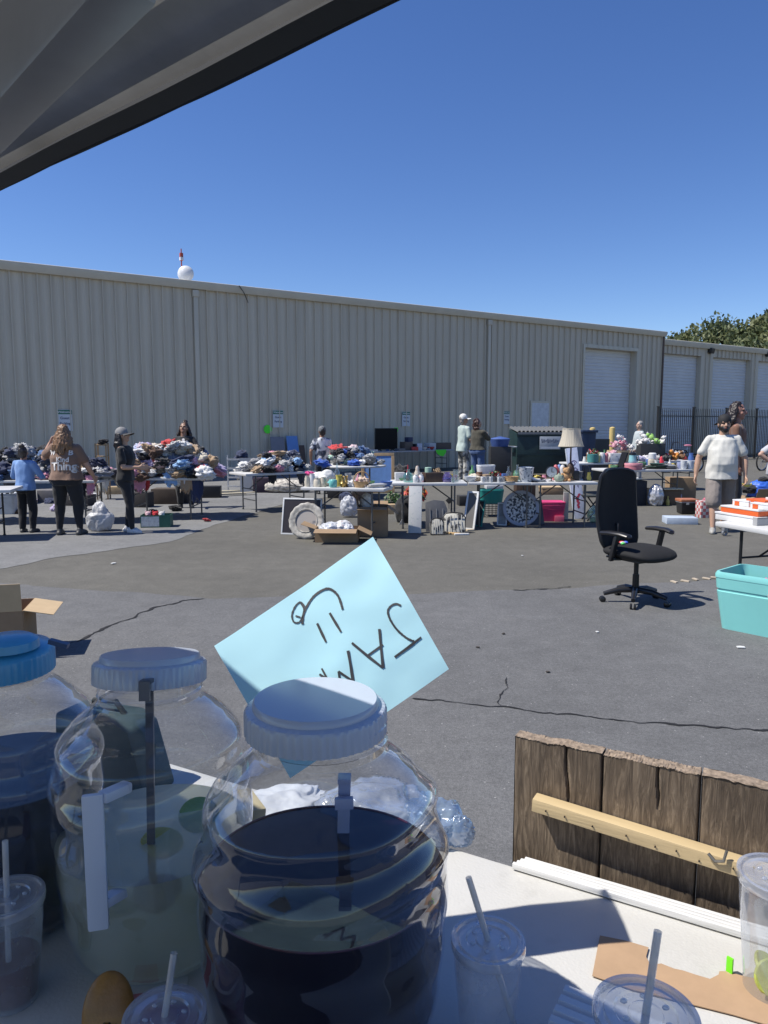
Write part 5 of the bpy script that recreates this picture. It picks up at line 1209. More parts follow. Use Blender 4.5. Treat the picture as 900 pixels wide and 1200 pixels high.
# wooden rack behind the woman in black
P=G(122,585); WOODL=mat('wood_light',(.36,.25,.14),.7,var=.2,scale=6,stretch=(3,3,.4)); WOODD=mat('wood_dark',(.06,.035,.022),.6,var=.2,scale=6,stretch=(3,3,.4))
t=thing('shelf_rack','tall narrow wooden shelf rack behind the woman in black','rack',(P.x,P.y,0),.15)
for sx in (-.11,.11):
    for sy in (-.12,.12): 
        mb=MB(); mb.box((sx,sy,.62),(.03,.03,1.24)); mb.build('upright',WOODL,t)
for z in (.25,.62,.95,1.20): mb=MB(); mb.box((0,0,z),(.24,.27,.02)); mb.build('shelf',WOODL,t)
garment('black bag slung on top of the wooden shelf rack',(P.x+.03,P.y,1.27),.13,cmat('black'),.3); garment('cream jacket hung on the side of the wooden shelf rack',(P.x+.06,P.y-.2,.66),.24,cmat('cream'),.3,True)
P=G(139,579); mb=MB(); mb.box((0,0,.09),(.55,.22,.18)); solo(mb,'wood_crate',mat('crate_tan',(.40,.29,.16),.8,var=.15),'low tan wooden box on the ground behind the woman in black','crate',(P.x,P.y,.001),.1,bev=.01)
# grey rail shelf
P=G(289,577); GRY=mat('shelf_grey',(.30,.32,.35),.5,var=.05)
t=thing('shelf_unit','grey shelf unit lying open with pale rails beside the clothes tables','shelf',(P.x,P.y,0),-.05)
H=.84; mb=MB(); mb.box((.0,0,H/2),(.30,.02,H)); mb.build('side_panel',GRY,t)
mb=MB(); mb.box((-.48,.10,H/2+.03),(.03,.03,H+.06)); mb.build('post',mat('rail_pale',(.42,.43,.44),.5),t)
for z in (.14,.36,.58,.80): mb=MB(); mb.box((-.30,.08,z),(.38,.03,.04)); mb.build('rail',mat('rail_pale',(.42,.43,.44),.5),t)
garment('dark navy padded bag on top of the grey shelf unit',(P.x-.16,P.y+.3,.86),.26,cmat('navy'),.2); garment('white cloth hanging inside the grey shelf unit',(P.x-.22,P.y+.25,.55),.2,cmat('white'),.2,True)
for k,(px,py) in enumerate(((262,580),(268,577),(274,581))):
    Q=G(px,py); mb=MB(); mb.box((0,0,.015+.022*k),(1.05,.14,.02)); solo(mb,'wood_plank',mat('plank_cream',(.52,.46,.33),.7,var=.1),('lowest','middle','topmost')[k]+' pale plank lying beside the grey shelf unit','plank',(Q.x,Q.y,.0),.35+.1*k,bev=.003)
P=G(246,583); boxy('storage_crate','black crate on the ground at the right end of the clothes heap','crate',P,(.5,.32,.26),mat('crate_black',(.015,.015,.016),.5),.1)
# under TC
P=G(330,577); mb=crumple((0,0,0),(.62,.22,.17),33,.16,56,28,1.6); solo(mb,'rug_roll',pat('rug_pattern',(.60,.56,.48),(.34,.31,.27),13,'noise',.95,.52),'cream patterned rug bundled on the ground behind the table legs','rug',(P.x+.15,P.y,.14),.1,sharp=0)
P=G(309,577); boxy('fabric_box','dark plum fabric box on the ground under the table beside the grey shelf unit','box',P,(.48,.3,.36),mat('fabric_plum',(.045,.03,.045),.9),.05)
# boards at the wall
for px0,px1,top,col,nm,lab in ((322,338,511,(.22,.21,.23),'board_panel','grey flat board leaning against the wall behind the dark clothes heap'),(341,354,510,(.14,.27,.56),'board_panel','light blue ironing board shaped panel leaning against the wall'),(355,361,521,(.10,.06,.04),'board_panel','narrow brown board leaning beside the light blue panel')):
    t,_=wl_((px0+px1)/2,560,.5); foot=wloc(t,.45,0); h=CZ+(497-top)*mpx(foot)-.0; w_=(px1-px0)*mpx(foot)*1.1
    lean(lab,nm,'board',foot,w_,h,mat('board_%d'%px0,col,.6,var=.05),R(-12) if False else R(12),WA)
# --- round table underside: stand with blue panels (framed print) behind TDt
P=G(440,596); lean('large wooden frame with a light blue panel leaning behind the round table','framed_panel','frame',G(443,577.5),.80,.97,mat('panel_blue',(.16,.30,.60),.5),R(10),.05,.04,(.07,WOODL))
# --- TE goods
IV=mat('ceramic_ivory',(.60,.54,.43),.4,var=.1); CW=mat('ceramic_white',(.66,.66,.65),.3,var=.04); BR=mat('brass_old',(.32,.22,.07),.35,.7); TQ=mat('turquoise_glaze',(.16,.50,.46),.3,var=.1)
def TEp(px,v): return onT(TE,px,v)
for k,(px,v,r,h,m,lab) in enumerate(((360,.12,.035,.16,IV,'tall ivory candle at the left end of the ornament table'),(366,.15,.045,.19,CW,'white cylinder vase next to the ivory candle'),(372,.14,.055,.12,IV,'squat ivory jar on the ornament table'),(379,.16,.045,.14,mat('lace_beige',(.5,.44,.35),.8,var=.3,scale=60),'beige lace patterned pot on the ornament table'))):
    lat('vase',lab,'vase',TEp(px,v),[(0,0),(r*.9,0),(r,.01),(r,h*.75),(r*.8,h*.9),(r*.85,h),(r*.7,h),(r*.7,.02),(0,.015)],m)
p=TEp(389,.12); mb=MB(); mb.lathe([(0,-.02),(.05,-.018),(.07,0),(.05,.018),(0,.02)],26,(0,0,.07),M=None); solo(mb,'clock',TQ,'round turquoise ornament standing on the ornament table','ornament',(p.x,p.y,p.z+.001)); 
mb=MB(); mb.lathe([(0,0),(.045,0),(.06,.02),(.062,.10),(.05,.115),(.0,.118)],24); solo(mb,'turquoise_jar',TQ,'small turquoise lidded jar in front on the ornament table','jar',(p.x+.02,p.y-.05,p.z+.001))
for k,(px,v,s) in enumerate(((374,.42,.13),(383,.45,.15),(379,.36,.11))):
    p=TEp(px,v); o=solo(crumple((0,0,0),(s,s*.8,s*.9),40+k,.12,32,20,1.5),'cushion',mat('cushion_white',(.66,.65,.62),.9),('left','tall right','small front')[k]+' white soft cushion at the back of the ornament table','cushion',(p.x,p.y,p.z+s*.65),k,'white cushions on the ornament table',sharp=0)
p=TEp(367,.55); garment('hot pink cloth at the back left of the ornament table',(p.x,p.y,p.z+.14),.10,cmat('hot pink'),.3)
p=TEp(395,.5); lat('bottle','tall clear glass bottle behind the ornaments','bottle',p,bottleprof(.045,.34),GLASS)
for px,lab in ((402,'brass vase with a narrow neck on the ornament table'),(406,'second brass vase right of the turquoise jar')):
    p=TEp(px,.14+.1*(px>404)); lat('vase',lab,'vase',p,[(0,0),(.03,0),(.045,.03),(.05,.06),(.02,.10),(.018,.14),(.032,.16),(.026,.16),(0,.13)],BR)
p=TEp(424,.2); t=thing('basket','cream cloth lined basket with a round handle on the ornament table','basket',(p.x,p.y,p.z+.001),.2)
WK=mat('wicker',(.42,.27,.13),.8,var=.3,scale=40,bump=.6,bscale=80)
mb=MB(); mb.lathe([(0,0),(.10,0),(.13,.09),(.125,.09),(.095,.01),(0,.01)],26); mb.build('basket_body',WK,t); mb=MB(); mb.tube([(.12*math.cos(a),0,.09+.14*math.sin(a)) for a in [math.pi*k/12 for k in range(13)]],.008,8); mb.build('handle',WK,t)
garment('peach and cream cloth spilling out of the handled basket',(p.x+.03,p.y-.03,p.z+.09),.13,mat('cloth_peach',(.60,.45,.34),.9),.3)
p=TEp(413,.25); garment('white lace cloth folded beside the basket',(p.x,p.y,p.z+.04),.10,cmat('white'),.8)
for k in range(3):
    p=TEp(437+2*k,.22); mb=MB(); mb.box((0,0,.008+.018*k),(.26,.2,.016)); solo(mb,'picture_book',[CW,mat('book_cream',(.55,.5,.42),.7),mat('book_grey',(.42,.42,.42),.6)][k],('lowest','middle','topmost')[k]+' flat book stacked at the right end of the ornament table','book',(p.x,p.y,p.z+.001),.2+.12*k,bev=.002)
# --- boxes in front of TE
P=G(395,635); CL2=mat('clear_bag',(.66,.68,.72),.25,var=.25,scale=20,bump=.7,bscale=30,trans=.3)
open_box('low open cardboard box with long flaps full of clear plastic bags','box',(P.x,P.y+.12,.002),-.04,.60,.38,.19,(1,0,1,1),(25,0,-18,8),mats=CARDB,fl=.55)
for k,(dx,dy,s) in enumerate(((-.08,0,.14),(.08,.05,.16),(.15,-.03,.11),(-.17,.07,.10))):
    o=solo(crumple((0,0,0),(s,s*.8,s*.75),50+k,.22,36,22,2.2),'plastic_bag',CL2 if k!=1 else pat('bag_print',(.62,.62,.62),(.5,.33,.30),14,'noise',.4,.6),('clear bag in front','printed clear bag at the back','small clear bag at the right','small clear bag at the left')[k]+' in the low open cardboard box','plastic bag',(P.x+dx,P.y+.12+dy,.16),k,'plastic bags in the low cardboard box',sharp=0)
P=G(437,629); open_box('taller brown cardboard box with one raised flap beside the low box','box',(P.x,P.y+.18,.002),-.03,.44,.38,.44,(1,1,1,1),(35,-10,-80,5),mats=CARDB,fl=.5)
o=solo(crumple((0,0,0),(.10,.10,.13),61,.16,30,20,2),'cushion',CW,'white bundle sticking out of the taller cardboard box','bundle',(P.x-.10,P.y+.2,.50),sharp=0)
P=G(409,606); mb=crumple((0,0,0),(.15,.10,.20),63,.26,40,28,2.2); solo(mb,'plastic_bag',WB_,'upright white carrier bag standing under the ornament table','plastic bag',(P.x,P.y,.17),sharp=0)
P=G(405,588); mb=crumple((0,0,0),(.14,.12,.12),64,.2,32,20,2); solo(mb,'dark_bag',cmat('navy'),'dark navy bundle on the ground far behind the ornament table','bundle',(P.x,P.y,.09),sharp=0)
# framed dark panel and medallion
lean('dark panel with a white border leaning on the ornament table','framed_panel','frame',G(352,627),.62,.56,mat('panel_dark',(.03,.022,.02),.4),R(14),-.22,.02,(.022,CW))
P=G(357,632); r=.27; t=thing('wall_medallion','large round white antique ring medallion leaning on the dark panel','medallion',(P.x,P.y,.003),-.25); t.rotation_euler=(-R(16),0,-.25)
MED=mat('plaster_aged',(.37,.35,.31),.75,var=.5,scale=14,bump=.4,bscale=30)
mb=MB(); mb.lathe([(r*.58,-.01),(r*.60,.016),(r*.64,.020),(r*.66,.010),(r*.80,.016),(r*.88,.022),(r*.96,.014),(r,.0),(r*.97,-.012),(r*.58,-.012)],64,M=Matrix.Translation((0,0,r))@rmat(R(90),0,0),fn=lambda q,z,a:q*(1+(.02*math.cos(a*16) if q>r*.9 else 0))); mb.build('ring',MED,t)
mb=MB(); mb.lathe([(0,0),(r*.61,0)],48,M=Matrix.Translation((0,0,r))@rmat(R(90),0,0)); mb.build('disc',pat('disc_grey',(.33,.30,.27),(.10,.11,.13),5,'noise',.6,.58),t)
# --- TF goods
def TFp(px,v): return onT(TF,px,v)
lat('carboy','big blue green glass jug at the left of the glass table','jug',TFp(478.5,.16),[(0,.002),(.075,0),(.085,.02),(.085,.10),(.06,.14),(.022,.16),(.02,.20),(.028,.205),(.02,.205)],GLASSG,28)
lat('red_stopper','red topped slim bottle behind the blue green jug','bottle',TFp(478,.45),bottleprof(.03,.26),mat('bottle_red',(.35,.03,.04),.3))
p=TFp(489,.2); mb=MB(); mb.lathe([(0,0),(.05,0),(.055,.03),(.04,.10),(.045,.15),(.03,.19),(.035,.22),(.02,.255),(0,.26)],22,fn=lambda r,z,a:r*(1+.12*math.sin(a*2+z*20))); solo(mb,'figurine',pat('figurine_paint',(.60,.52,.44),(.35,.16,.10),18,'noise',.5,.58),'cream painted figurine between the jug and the brown box','figurine',(p.x,p.y,p.z+.001))
for k,(px,v,m,lab) in enumerate(((493.5,.12,pat('tin_white_red',(.64,.64,.64),(.55,.08,.10),22,'noise',.4,.6),'white jar with red print in front of the figurine'),(496,.3,GLASSG,'green glass jar behind the red printed jar'),(487,.1,CW,'small white china cup by the figurine'))):
    lat('jar',lab,'jar',TFp(px,v),[(0,0),(.04,0),(.046,.01),(.046,.09),(.03,.11),(.032,.125),(0,.126)],m)
p=TFp(507,.22); boxy('wooden_box','dark brown wooden box with small goods on it','box',p,(.30,.2,.15),WOODD,.25)
pp_=Vector((p.x,p.y,p.z+.152)); lat('tea_tin','pale green tin on the dark brown wooden box','tin',pp_+Vector((-.07,.02,0)),[(0,0),(.055,0),(.055,.075),(.05,.08),(0,.08)],mat('tin_green',(.34,.50,.40),.4))
for k in range(6):
    q=pp_+Vector((.02+.022*k,.02+.03*(k%2),0)); mb=MB(); mb.tube([(0,0,.004),(.03*math.sin(k),.02,.05+.01*(k%3))],[.012,.009],8); solo(mb,'wooden_spool',WOODL,'small tan wooden spool in the pile on the dark box','spool',q,0,'tan spools on the dark box')
p=TFp(524,.18); lat('glass_jar','wide purple glass jar right of the dark box','jar',p,[(0,.002),(.075,0),(.085,.02),(.085,.08),(.06,.12),(.04,.13),(.048,.16),(.04,.16)],GLASSP,28); lat('purple_fill','purple filling inside the wide purple glass jar','filling',p+Vector((0,0,.006)),[(0,0),(.07,0),(.078,.02),(.078,.06),(0,.062)],mat('fill_purple',(.12,.09,.30),.6))
lat('vase','tall clear cylinder vase at the right end of the glass table','vase',TFp(534,.2),[(0,.003),(.045,0),(.047,.2),(.044,.2),(.042,.01),(0,.01)],GLASS,24)
lat('tumbler','short clear tumbler in front of the tall clear vase','tumbler',TFp(531,.06),[(0,.003),(.032,0),(.036,.08),(.033,.08),(.03,.01),(0,.01)],GLASS,20)
# below TF
P=G(458,602); boxy('cardboard_box','small tan carton below the glass table with green plant above it','box',P,(.16,.16,.18),CARDL,.1)
LG=mat('plant_green',(.06,.13,.035),.6,var=.4,scale=20)
def leafy(label,p,r,h,n,ms,pot=None,name='potted_plant',cat='plant',seed=1,potm=None):
    t=thing(name,label,cat,(p.x,p.y,p.z)); rnd=random.Random(seed); mb=MB()
    for k in range(n):
        a=rnd.random()*6.28; e=rnd.random()**.5; q=Vector((math.cos(a)*r*e,math.sin(a)*r*e,h*(.45+.55*rnd.random()*(1-.5*e*e)))); s=r*.22*(.6+.8*rnd.random())
        mb.add([(-s,-s*.4,0),(0,-s*.5,s*.2),(s,0,0),(0,s*.5,s*.2)],[(0,1,2,3)],rnd.randrange(len(ms)),False,Matrix.Translation(q)@rmat(rnd.random()*6,rnd.random()*6,rnd.random()*6))
    mb.build('foliage' if cat=='plant' else 'blooms',ms,t,recalc=False,weld=False)
    mb=MB(); pr=pot or r*.6; mb.lathe([(0,0),(pr*.75,0),(pr,h*.45),(pr*.9,h*.45),(pr*.7,.02),(0,.02)],20); mb.build('pot',potm or mat('pot_black',(.02,.02,.022),.6),t); return t
leafy('green leafy plant with pale flecks in a dark pot under the glass table',G(461,600),.17,.40,170,[LG,LG,mat('leaf_pale',(.4,.42,.3),.7)],.10,seed=2)
leafy('bunch of red and orange artificial flowers under the glass table',G(486,598),.24,.48,240,[mat('petal_red',(.42,.03,.05),.6),mat('petal_orange',(.65,.22,.03),.6),mat('petal_coral',(.60,.12,.10),.6),LG],.15,name='flower_bunch',cat='flowers',seed=3)
P=G(476,612); mb=crumple((0,0,0),(.2,.16,.26),71,.12,32,24,1.5); solo(mb,'fabric_bag',cmat('black'),'black cloth bag standing below the glass table','bag',(P.x,P.y,.19),sharp=0)
P=G(472,613); mb=MB(); mb.prism([(-.05,0,0),(.05,0,0),(.01,0,.10)],(0,.01,0)); solo(mb,'paper_triangle',mat('card_grey',(.5,.5,.5),.7),'small pale triangular card against the black cloth bag','card',(P.x-.02,P.y-.18,.001),.1)
lean('tall narrow white board with faint pencil writing leaning on the glass table','white_board','board',G(486,625),.20,.72,pat('board_marks',(.62,.62,.60),(.50,.53,.52),26,'noise',.6,.62),R(9),-.15,.03)
t=thing('leaning_frame','dark grey faceted frame board leaning below the glass table','frame',tuple(G(512,623)),0); t.rotation_euler=(-R(14),0,.05)
w_,h_=.34,.50; mb=MB(); mb.prism([(-w_/2,0,0),(w_/2,0,0),(w_/2,0,h_*.72),(w_*.36,0,h_*.96),(-w_*.1,0,h_),(-w_/2,0,h_*.92)],(0,.03,0)); mb.build('panel',mat('slate_grey',(.10,.10,.105),.6,var=.2),t,bev=.004)
for x in (-.1,0,.1): mb=MB(); mb.box((x,-.006,h_*.42),(.012,.012,h_*.6)); mb.build('slat',mat('slate_light',(.22,.22,.22),.6),t)
def rackw(label,foot,w,h,rz,tilt):
    t=thing('wire_basket',label,'wire basket',(foot.x,foot.y,.004),rz); t.rotation_euler=(-tilt,0,rz)
    BWp=pat('basket_print',(.56,.54,.47),(.05,.05,.05),9,'noise',.6,.5); mb=MB()
    outline=[(-w/2,0),(w/2,0),(w/2,h*.75),(w*.36,h*.95),(0,h),(-w*.36,h*.95),(-w/2,h*.75)]
    mb.prism([(x,.02,z) for x,z in outline],(0,.03,0)); mb.build('back_panel',BWp,t,bev=.004)
    mb=MB(); mb.tube([(x,-.03,z) for x,z in outline]+[(outline[0][0],-.03,outline[0][1])],.009,8); mb.build('rim',mat('wire_dark',(.04,.04,.04),.4,.6),t)
    for k in range(1,6): mb=MB(); mb.tube([(-w/2+w*k/6,-.03,.0),(-w/2+w*k/6,-.055,h*.4),(-w/2+w*k/6,-.03,h*.86)],.006,6); mb.build('wire',mat('wire_pale',(.45,.44,.4),.5),t)
rackw('small black and cream wire basket leaning at the foot of the slate board',G(512.5,627),.20,.25,.1,R(18)); rackw('wider black and cream wire basket beside the small one',G(532,625),.34,.32,-.1,R(20))
P=G(526,596); mb=MB(); mb.box((0,0,0),(.10,.012,.10),rmat(0,R(45),0)); solo(mb,'diamond_tag',mat('tag_black',(.02,.02,.02),.5),'black diamond shaped plaque tilted above the wire baskets','plaque',(P.x,P.y-.02,.16),-.3,bev=.002)
P=G(526,596); mb=MB(); mb.cyl((0,0,0),(0,0,.11),.006); solo(mb,'plaque_stand',mat('wire_dark',(.04,.04,.04),.4,.6),'thin dark stand holding the diamond plaque','stand',(P.x,P.y-.02,.001))
lean('white framed mesh screen leaning on the table between the baskets and teal board','screen_frame','frame',G(549,621),.20,.62,mat('screen_mesh',(.13,.125,.12),.8,var=.1),R(16),-.55,.03,(.03,CW))
lean('dark board with a teal edge leaning beside the mesh screen','edged_board','board',G(558,617),.20,.44,mat('panel_black',(.02,.02,.022),.5),R(18),-.55,.03,(.02,mat('edge_teal',(.03,.25,.22),.5)))
for k,(px,py,c,lab) in enumerate(((541,627,(.60,.60,.58),'flat white frame lying on the ground below the mesh screen'),(531,626,(.55,.36,.16),'flat tan wooden piece lying by the wire basket'),(551,622,(.6,.5,.36),'short pale wooden block at the foot of the mesh screen'))):
    P=G(px,py); mb=MB(); mb.box((0,0,.012),(.22 if k<2 else .12,.06,.024)); solo(mb,'wood_piece',mat('piece_%d'%k,c,.6),lab,'wood piece',(P.x,P.y,.001),(.15,-.5,.3)[k],bev=.003)
# --- TG goods
def TGp(px,v): return onT(TG,px,v)
lat('bowl','white oval serving bowl at the left end of the mug table','bowl',TGp(551,.12),bowlprof(.105,.085),CW,28)
p=TGp(557,.3); garment('beige cloth tucked behind the white serving bowl',(p.x,p.y,p.z+.06),.11,cmat('cream'),.3)
tub('white plastic storage bin standing at the back of the mug table','storage bin',TGp(569,.5)+Vector((0,0,.001)),.05,.30,.22,.25,CW,name='storage_bin')
for k,dz in enumerate((0,.056)):
    p=TGp(570,.22); lat('cookie_tin',('lower','upper')[k]+' round tan tin of the stack on the mug table','tin',p+Vector((0,0,dz)),[(0,0),(.065,0),(.065,.045),(.067,.046),(.067,.055),(0,.055)],mat('tin_tan',(.42,.30,.19),.5,var=.2))
leafy('small red flowers in a pot on the mug table',TGp(580,.3),.10,.17,120,[mat('petal_red',(.42,.03,.05),.6),mat('petal_darkred',(.25,.02,.03),.6),LG],.06,name='flower_pot',cat='flowers',seed=8)
mugset(TG,566,.07,6,4.6,['white mug at the left of the front row','grey mug second in the front row','white glossy mug third in the front row','dark mug fourth in the front row','grey white mug fifth in the front row','white mug last before the wicker basket'],[CW,mat('mug_grey',(.35,.36,.37),.35),CW,mat('mug_dark',(.08,.08,.09),.3)])
for px,v,lab in ((577,.2,'black pepper mill between the flowers and the mugs'),(584,.22,'steel creamer behind the mugs')):
    lat('pepper_mill' if px<580 else 'creamer',lab,'kitchenware',TGp(px,v),[(0,0),(.028,0),(.022,.05),(.026,.09),(.012,.105),(.018,.12),(0,.13)],mat('mill_black',(.03,.03,.03),.3) if px<580 else mat('steel_bright',(.6,.6,.6),.2,1.0))
lat('bottle','clear glass bottle behind the wicker basket','bottle',TGp(595.5,.3),bottleprof(.04,.24),GLASS); lat('bottle','clear glass bottle touching the patterned bucket','bottle',TGp(606,.24),bottleprof(.045,.27),GLASS)
p=TGp(599,.12); mb=MB(); mb.lathe([(0,0),(.10,0),(.115,.05),(.12,.085),(.11,.085),(.105,.05),(.09,.01),(0,.01)],28,fn=lambda r,z,a:r*(1+.015*math.sin(a*24+z*200))); solo(mb,'wicker_basket',WK,'round wicker basket in front of the clear bottles','basket',(p.x,p.y,p.z+.001))
p=TGp(616.5,.14); t=thing('metal_bucket','white bucket with a dark speckled pattern on the right end of the mug table','bucket',(p.x,p.y,p.z+.001)); mb=MB(); mb.lathe([(0,.003),(.085,0),(.092,.01),(.118,.225),(.122,.232),(.116,.232),(.088,.012),(0,.01)],32); mb.build('bucket_body',pat('bucket_print',(.60,.63,.66),(.10,.14,.20),30,'noise',.4,.56),t); mb=MB(); mb.tube([(.12*math.cos(a),.12*math.sin(a)*.2,.225+.015*math.sin(a)) for a in [math.pi*k/10 for k in range(11)]],.004,6); mb.build('handle',mat('steel_bright',(.6,.6,.6),.2,1.0),t)
p=TGp(597,.03); plate('flat white plate at the front edge below the wicker basket',p,.08,CW)
# below TG
P=G(577,607); mb_l=tub('teal green plastic tub under the mug table','storage tub',(P.x,P.y+.25,.24),.02,.44,.34,.26,mat('tub_teal',(.02,.24,.21),.45,var=.05))
WIR=mat('wire_black',(.02,.02,.02),.5); t=thing('wire_crate','black wire crate holding up the teal green tub','crate',(P.x,P.y+.25,.002),.02)
for z in (0.005,.08,.16,.235): mb=MB(); mb.tube([(-.2,-.15,z),(.2,-.15,z),(.2,.15,z),(-.2,.15,z),(-.2,-.15,z)],.006,6); mb.build('wire_ring',WIR,t)
for k in range(7):
    for y in (-.15,.15): mb=MB(); mb.cyl((-.2+.4*k/6,y,0),(-.2+.4*k/6,y,.235),.004,n=6); mb.build('wire',WIR,t)
p=Vector((P.x+.05,P.y+.25,.503)); boxy('white_carton','flat white carton lying on the teal green tub','carton',p,(.30,.25,.07),CW,.05)
P=G(614,600); boxy('wooden_cabinet','dark brown wooden cabinet under the right end of the mug table','cabinet',P,(.36,.3,.36),WOODD,.02,None,.01,None,.22); boxy('cardboard_box','low carton below the dark brown cabinet','box',P,(.34,.28,.215),mat('carton_dark',(.11,.08,.055),.8),.02)
P=G(607,617); r=.30; t=thing('round_wall_art','round ornate metal ring panel with white scrollwork leaning on frames','wall art',(P.x+.05,P.y,.004),-.1); t.rotation_euler=(-R(16),0,-.1)
mb=MB(); mb.lathe([(r*.80,-.012),(r*.82,.014),(r*.97,.014),(r,0),(r*.97,-.014),(r*.8,-.014)],60,M=Matrix.Translation((0,0,r))@rmat(R(90),0,0)); mb.build('ring',mat('ring_greyblue',(.34,.36,.42),.5,var=.1),t)
mb=MB(); mb.lathe([(0,0),(r*.81,0)],48,M=Matrix.Translation((0,0.0,r))@rmat(R(90),0,0)); mb.build('scroll_panel',pat('scroll_bw',(.60,.60,.58),(.035,.04,.05),24,'noise',.6,.50,dist=3),t)
lean('white edged frame leaning behind the left of the round metal panel','leaning_frame','frame',G(588,616),.16,.38,mat('panel_greymix',(.25,.26,.26),.6,var=.3),R(14),-.25,.025,(.02,CW)); lean('brown wooden frame second behind the round metal panel','leaning_frame','frame',G(592,615),.16,.38,mat('panel_tan',(.22,.17,.13),.6,var=.3),R(14),-.25,.02,(.02,WOODL))
lean('dark slate board leaning at the right of the round metal panel','slate_board','board',G(630,615),.24,.42,mat('slate_dark',(.06,.065,.08),.5),R(20),.2,.02)
P=G(623,617); mb=MB(); mb.box((0,0,.01),(.28,.07,.02)); solo(mb,'wood_piece',mat('piece_1b',(.50,.33,.20),.6),'thin tan wooden strip in front of the round metal panel','wood piece',(P.x,P.y,.001),.05,bev=.003)
# --- TH goods
def THp(px,v): return onT(THh,px,v)
plate('stack of white plates at the left end of the lamp table',THp(631,.18),.12,CW,n=4)
p=THp(634,.22); mb=MB(); mb.box((0,0,.05),(.12,.05,.03),rmat(0,.3,.4)); solo(mb,'wooden_scoop',WOODD,'dark wooden scoop lying on the plate stack','scoop',(p.x,p.y,p.z+.006))
p=THp(646,.22); t=thing('mantel_clock','round white clock face on a thin black stand on the lamp table','clock',(p.x,p.y,p.z+.001),.05); mb=MB(); mb.lathe([(0,-.012),(.085,-.012),(.09,0),(.085,.012),(0,.012)],36,M=Matrix.Translation((0,0,.15))@rmat(R(90),0,0)); mb.build('clock_face',CW,t)
mb=MB(); mb.lathe([(.086,-.016),(.094,-.016),(.094,.016),(.086,.016),(.086,-.016)],36,M=Matrix.Translation((0,0,.15))@rmat(R(90),0,0)); mb.build('bezel',TLEGB,t)
mb=MB(); mb.cyl((0,0,0),(0,0,.07),.008); mb.lathe([(0,0),(.05,0),(.04,.01),(0,.012)],20); mb.build('stand',TLEGB,t)
mb=MB(); mb.box((0,-.0165,.175),(.008,.003,.05)); mb.box((.02,-.0165,.15),(.045,.003,.008)); mb.build('hands',TLEGB,t)
text('12',.03,TLEGB,t,Matrix.Translation((0,-.0145,.212))@Matrix.Rotation(R(90),4,'X'),name='numerals'); text('6',.03,TLEGB,t,Matrix.Translation((0,-.0145,.088))@Matrix.Rotation(R(90),4,'X'),name='numerals')
p=THp(655,.16); mb=MB(); mb.lathe([(0,0),(.04,0),(.075,.03),(.08,.06),(.06,.10),(.02,.115),(.012,.135),(0,.138)],32,fn=lambda r,z,a:r*(1+.07*abs(math.sin(a*4)))); solo(mb,'gourd',mat('gourd_green',(.26,.31,.24),.5,var=.3),'pale green ribbed ceramic gourd beside the clock','gourd',(p.x,p.y,p.z+.001))
plush('tan teddy bear sitting beside the leaning painted board',THp(663,.2),.19,mat('plush_tan',(.46,.27,.13),.95,bump=.6,bscale=90),mat('plush_tan_light',(.55,.38,.22),.95))
for k,(px,v,c,lab) in enumerate(((651,.5,(.5,.12,.14),'red toy house at the back of the lamp table'),(655,.55,(.12,.22,.45),'blue topped jar at the back of the lamp table'),(659,.48,(.55,.55,.55),'silver white trophy at the back of the lamp table'),(687,.35,(.03,.03,.035),'dark hooded figurine right of the painted board'))):
    p=THp(px,v); lat('figurine',lab,'ornament',p,[(0,0),(.05,0),(.055,.03),(.04,.10),(.055,.16),(.04,.22),(.02,.25),(0,.255)],mat('orn_%d'%k,c,.5))
# lamp
p=THp(668,.36); t=thing('table_lamp','table lamp with a large cream pleated bell shade','lamp',(p.x,p.y,p.z+.001)); sc=mpx(p); zt=CZ+(497-502)*sc-p.z*0; SH=mat('shade_cream',(.66,.60,.48),.8,var=.04,trans=.3)
zb_=at_y(667,523,p.y).z-p.z; ztp=at_y(667,502.5,p.y).z-p.z; rb=14.7*sc; rt=10.2*sc
mb=MB(); mb.lathe([(0,0),(.07,0),(.075,.02),(.03,.04),(.045,.10),(.07,.18),(.05,.26),(.015,.30),(.012,zb_+.05),(0,zb_+.05)],26); mb.build('lamp_base',WOODD,t)
n=160; mb=MB(); pr=[(rb+(rt-rb)*(1-(1-k/10)**1.7),zb_+(ztp-zb_)*k/10) for k in range(11)]
mb.lathe(pr,n,fn=lambda r,z,a:r*(1+.012*math.sin(a*40))*(1-.03*abs(math.sin(a*4)))); mb.build('lamp_shade',SH,t)
for z,r in ((zb_,rb),(ztp,rt)): mb=MB(); mb.lathe([(r*.985,z-.006),(r*1.005,z-.006),(r*1.005,z+.006),(r*.985,z+.006),(r*.985,z-.006)],48); mb.build('trim_band',SH,t)
# painted board
b0=G(680,608); tp=THp(671,-.03); h_=.98; w_=.20
t=thing('painted_board','tall leaning board painted pale blue with purple snowman motifs and red berries','painted board',(b0.x,b0.y,.003),-.08)
bt_=at_y(669,525,b0.y+.22); ax=(bt_-Vector((b0.x,b0.y,.003))); Hh=ax.length; ti=math.atan2(ax.y,ax.z); sl=math.atan2(ax.x,math.hypot(ax.y,ax.z)); t.rotation_euler=(-ti,sl,-.05)
mb=MB(); mb.box((0,0,Hh/2),(.19,.035,Hh)); mb.build('panel',[mat('board_paleblue',(.45,.50,.64),.6,var=.15,scale=9)],t,bev=.004)
mb=MB(); mb.box((-.104,.0,Hh/2),(.02,.040,Hh*.995)); mb.build('edge',mat('board_white',(.62,.68,.74),.5),t)
PUR=mat('paint_purple',(.07,.04,.12),.6); BER=mat('paint_red',(.30,.02,.05),.6); rnd=random.Random(4)
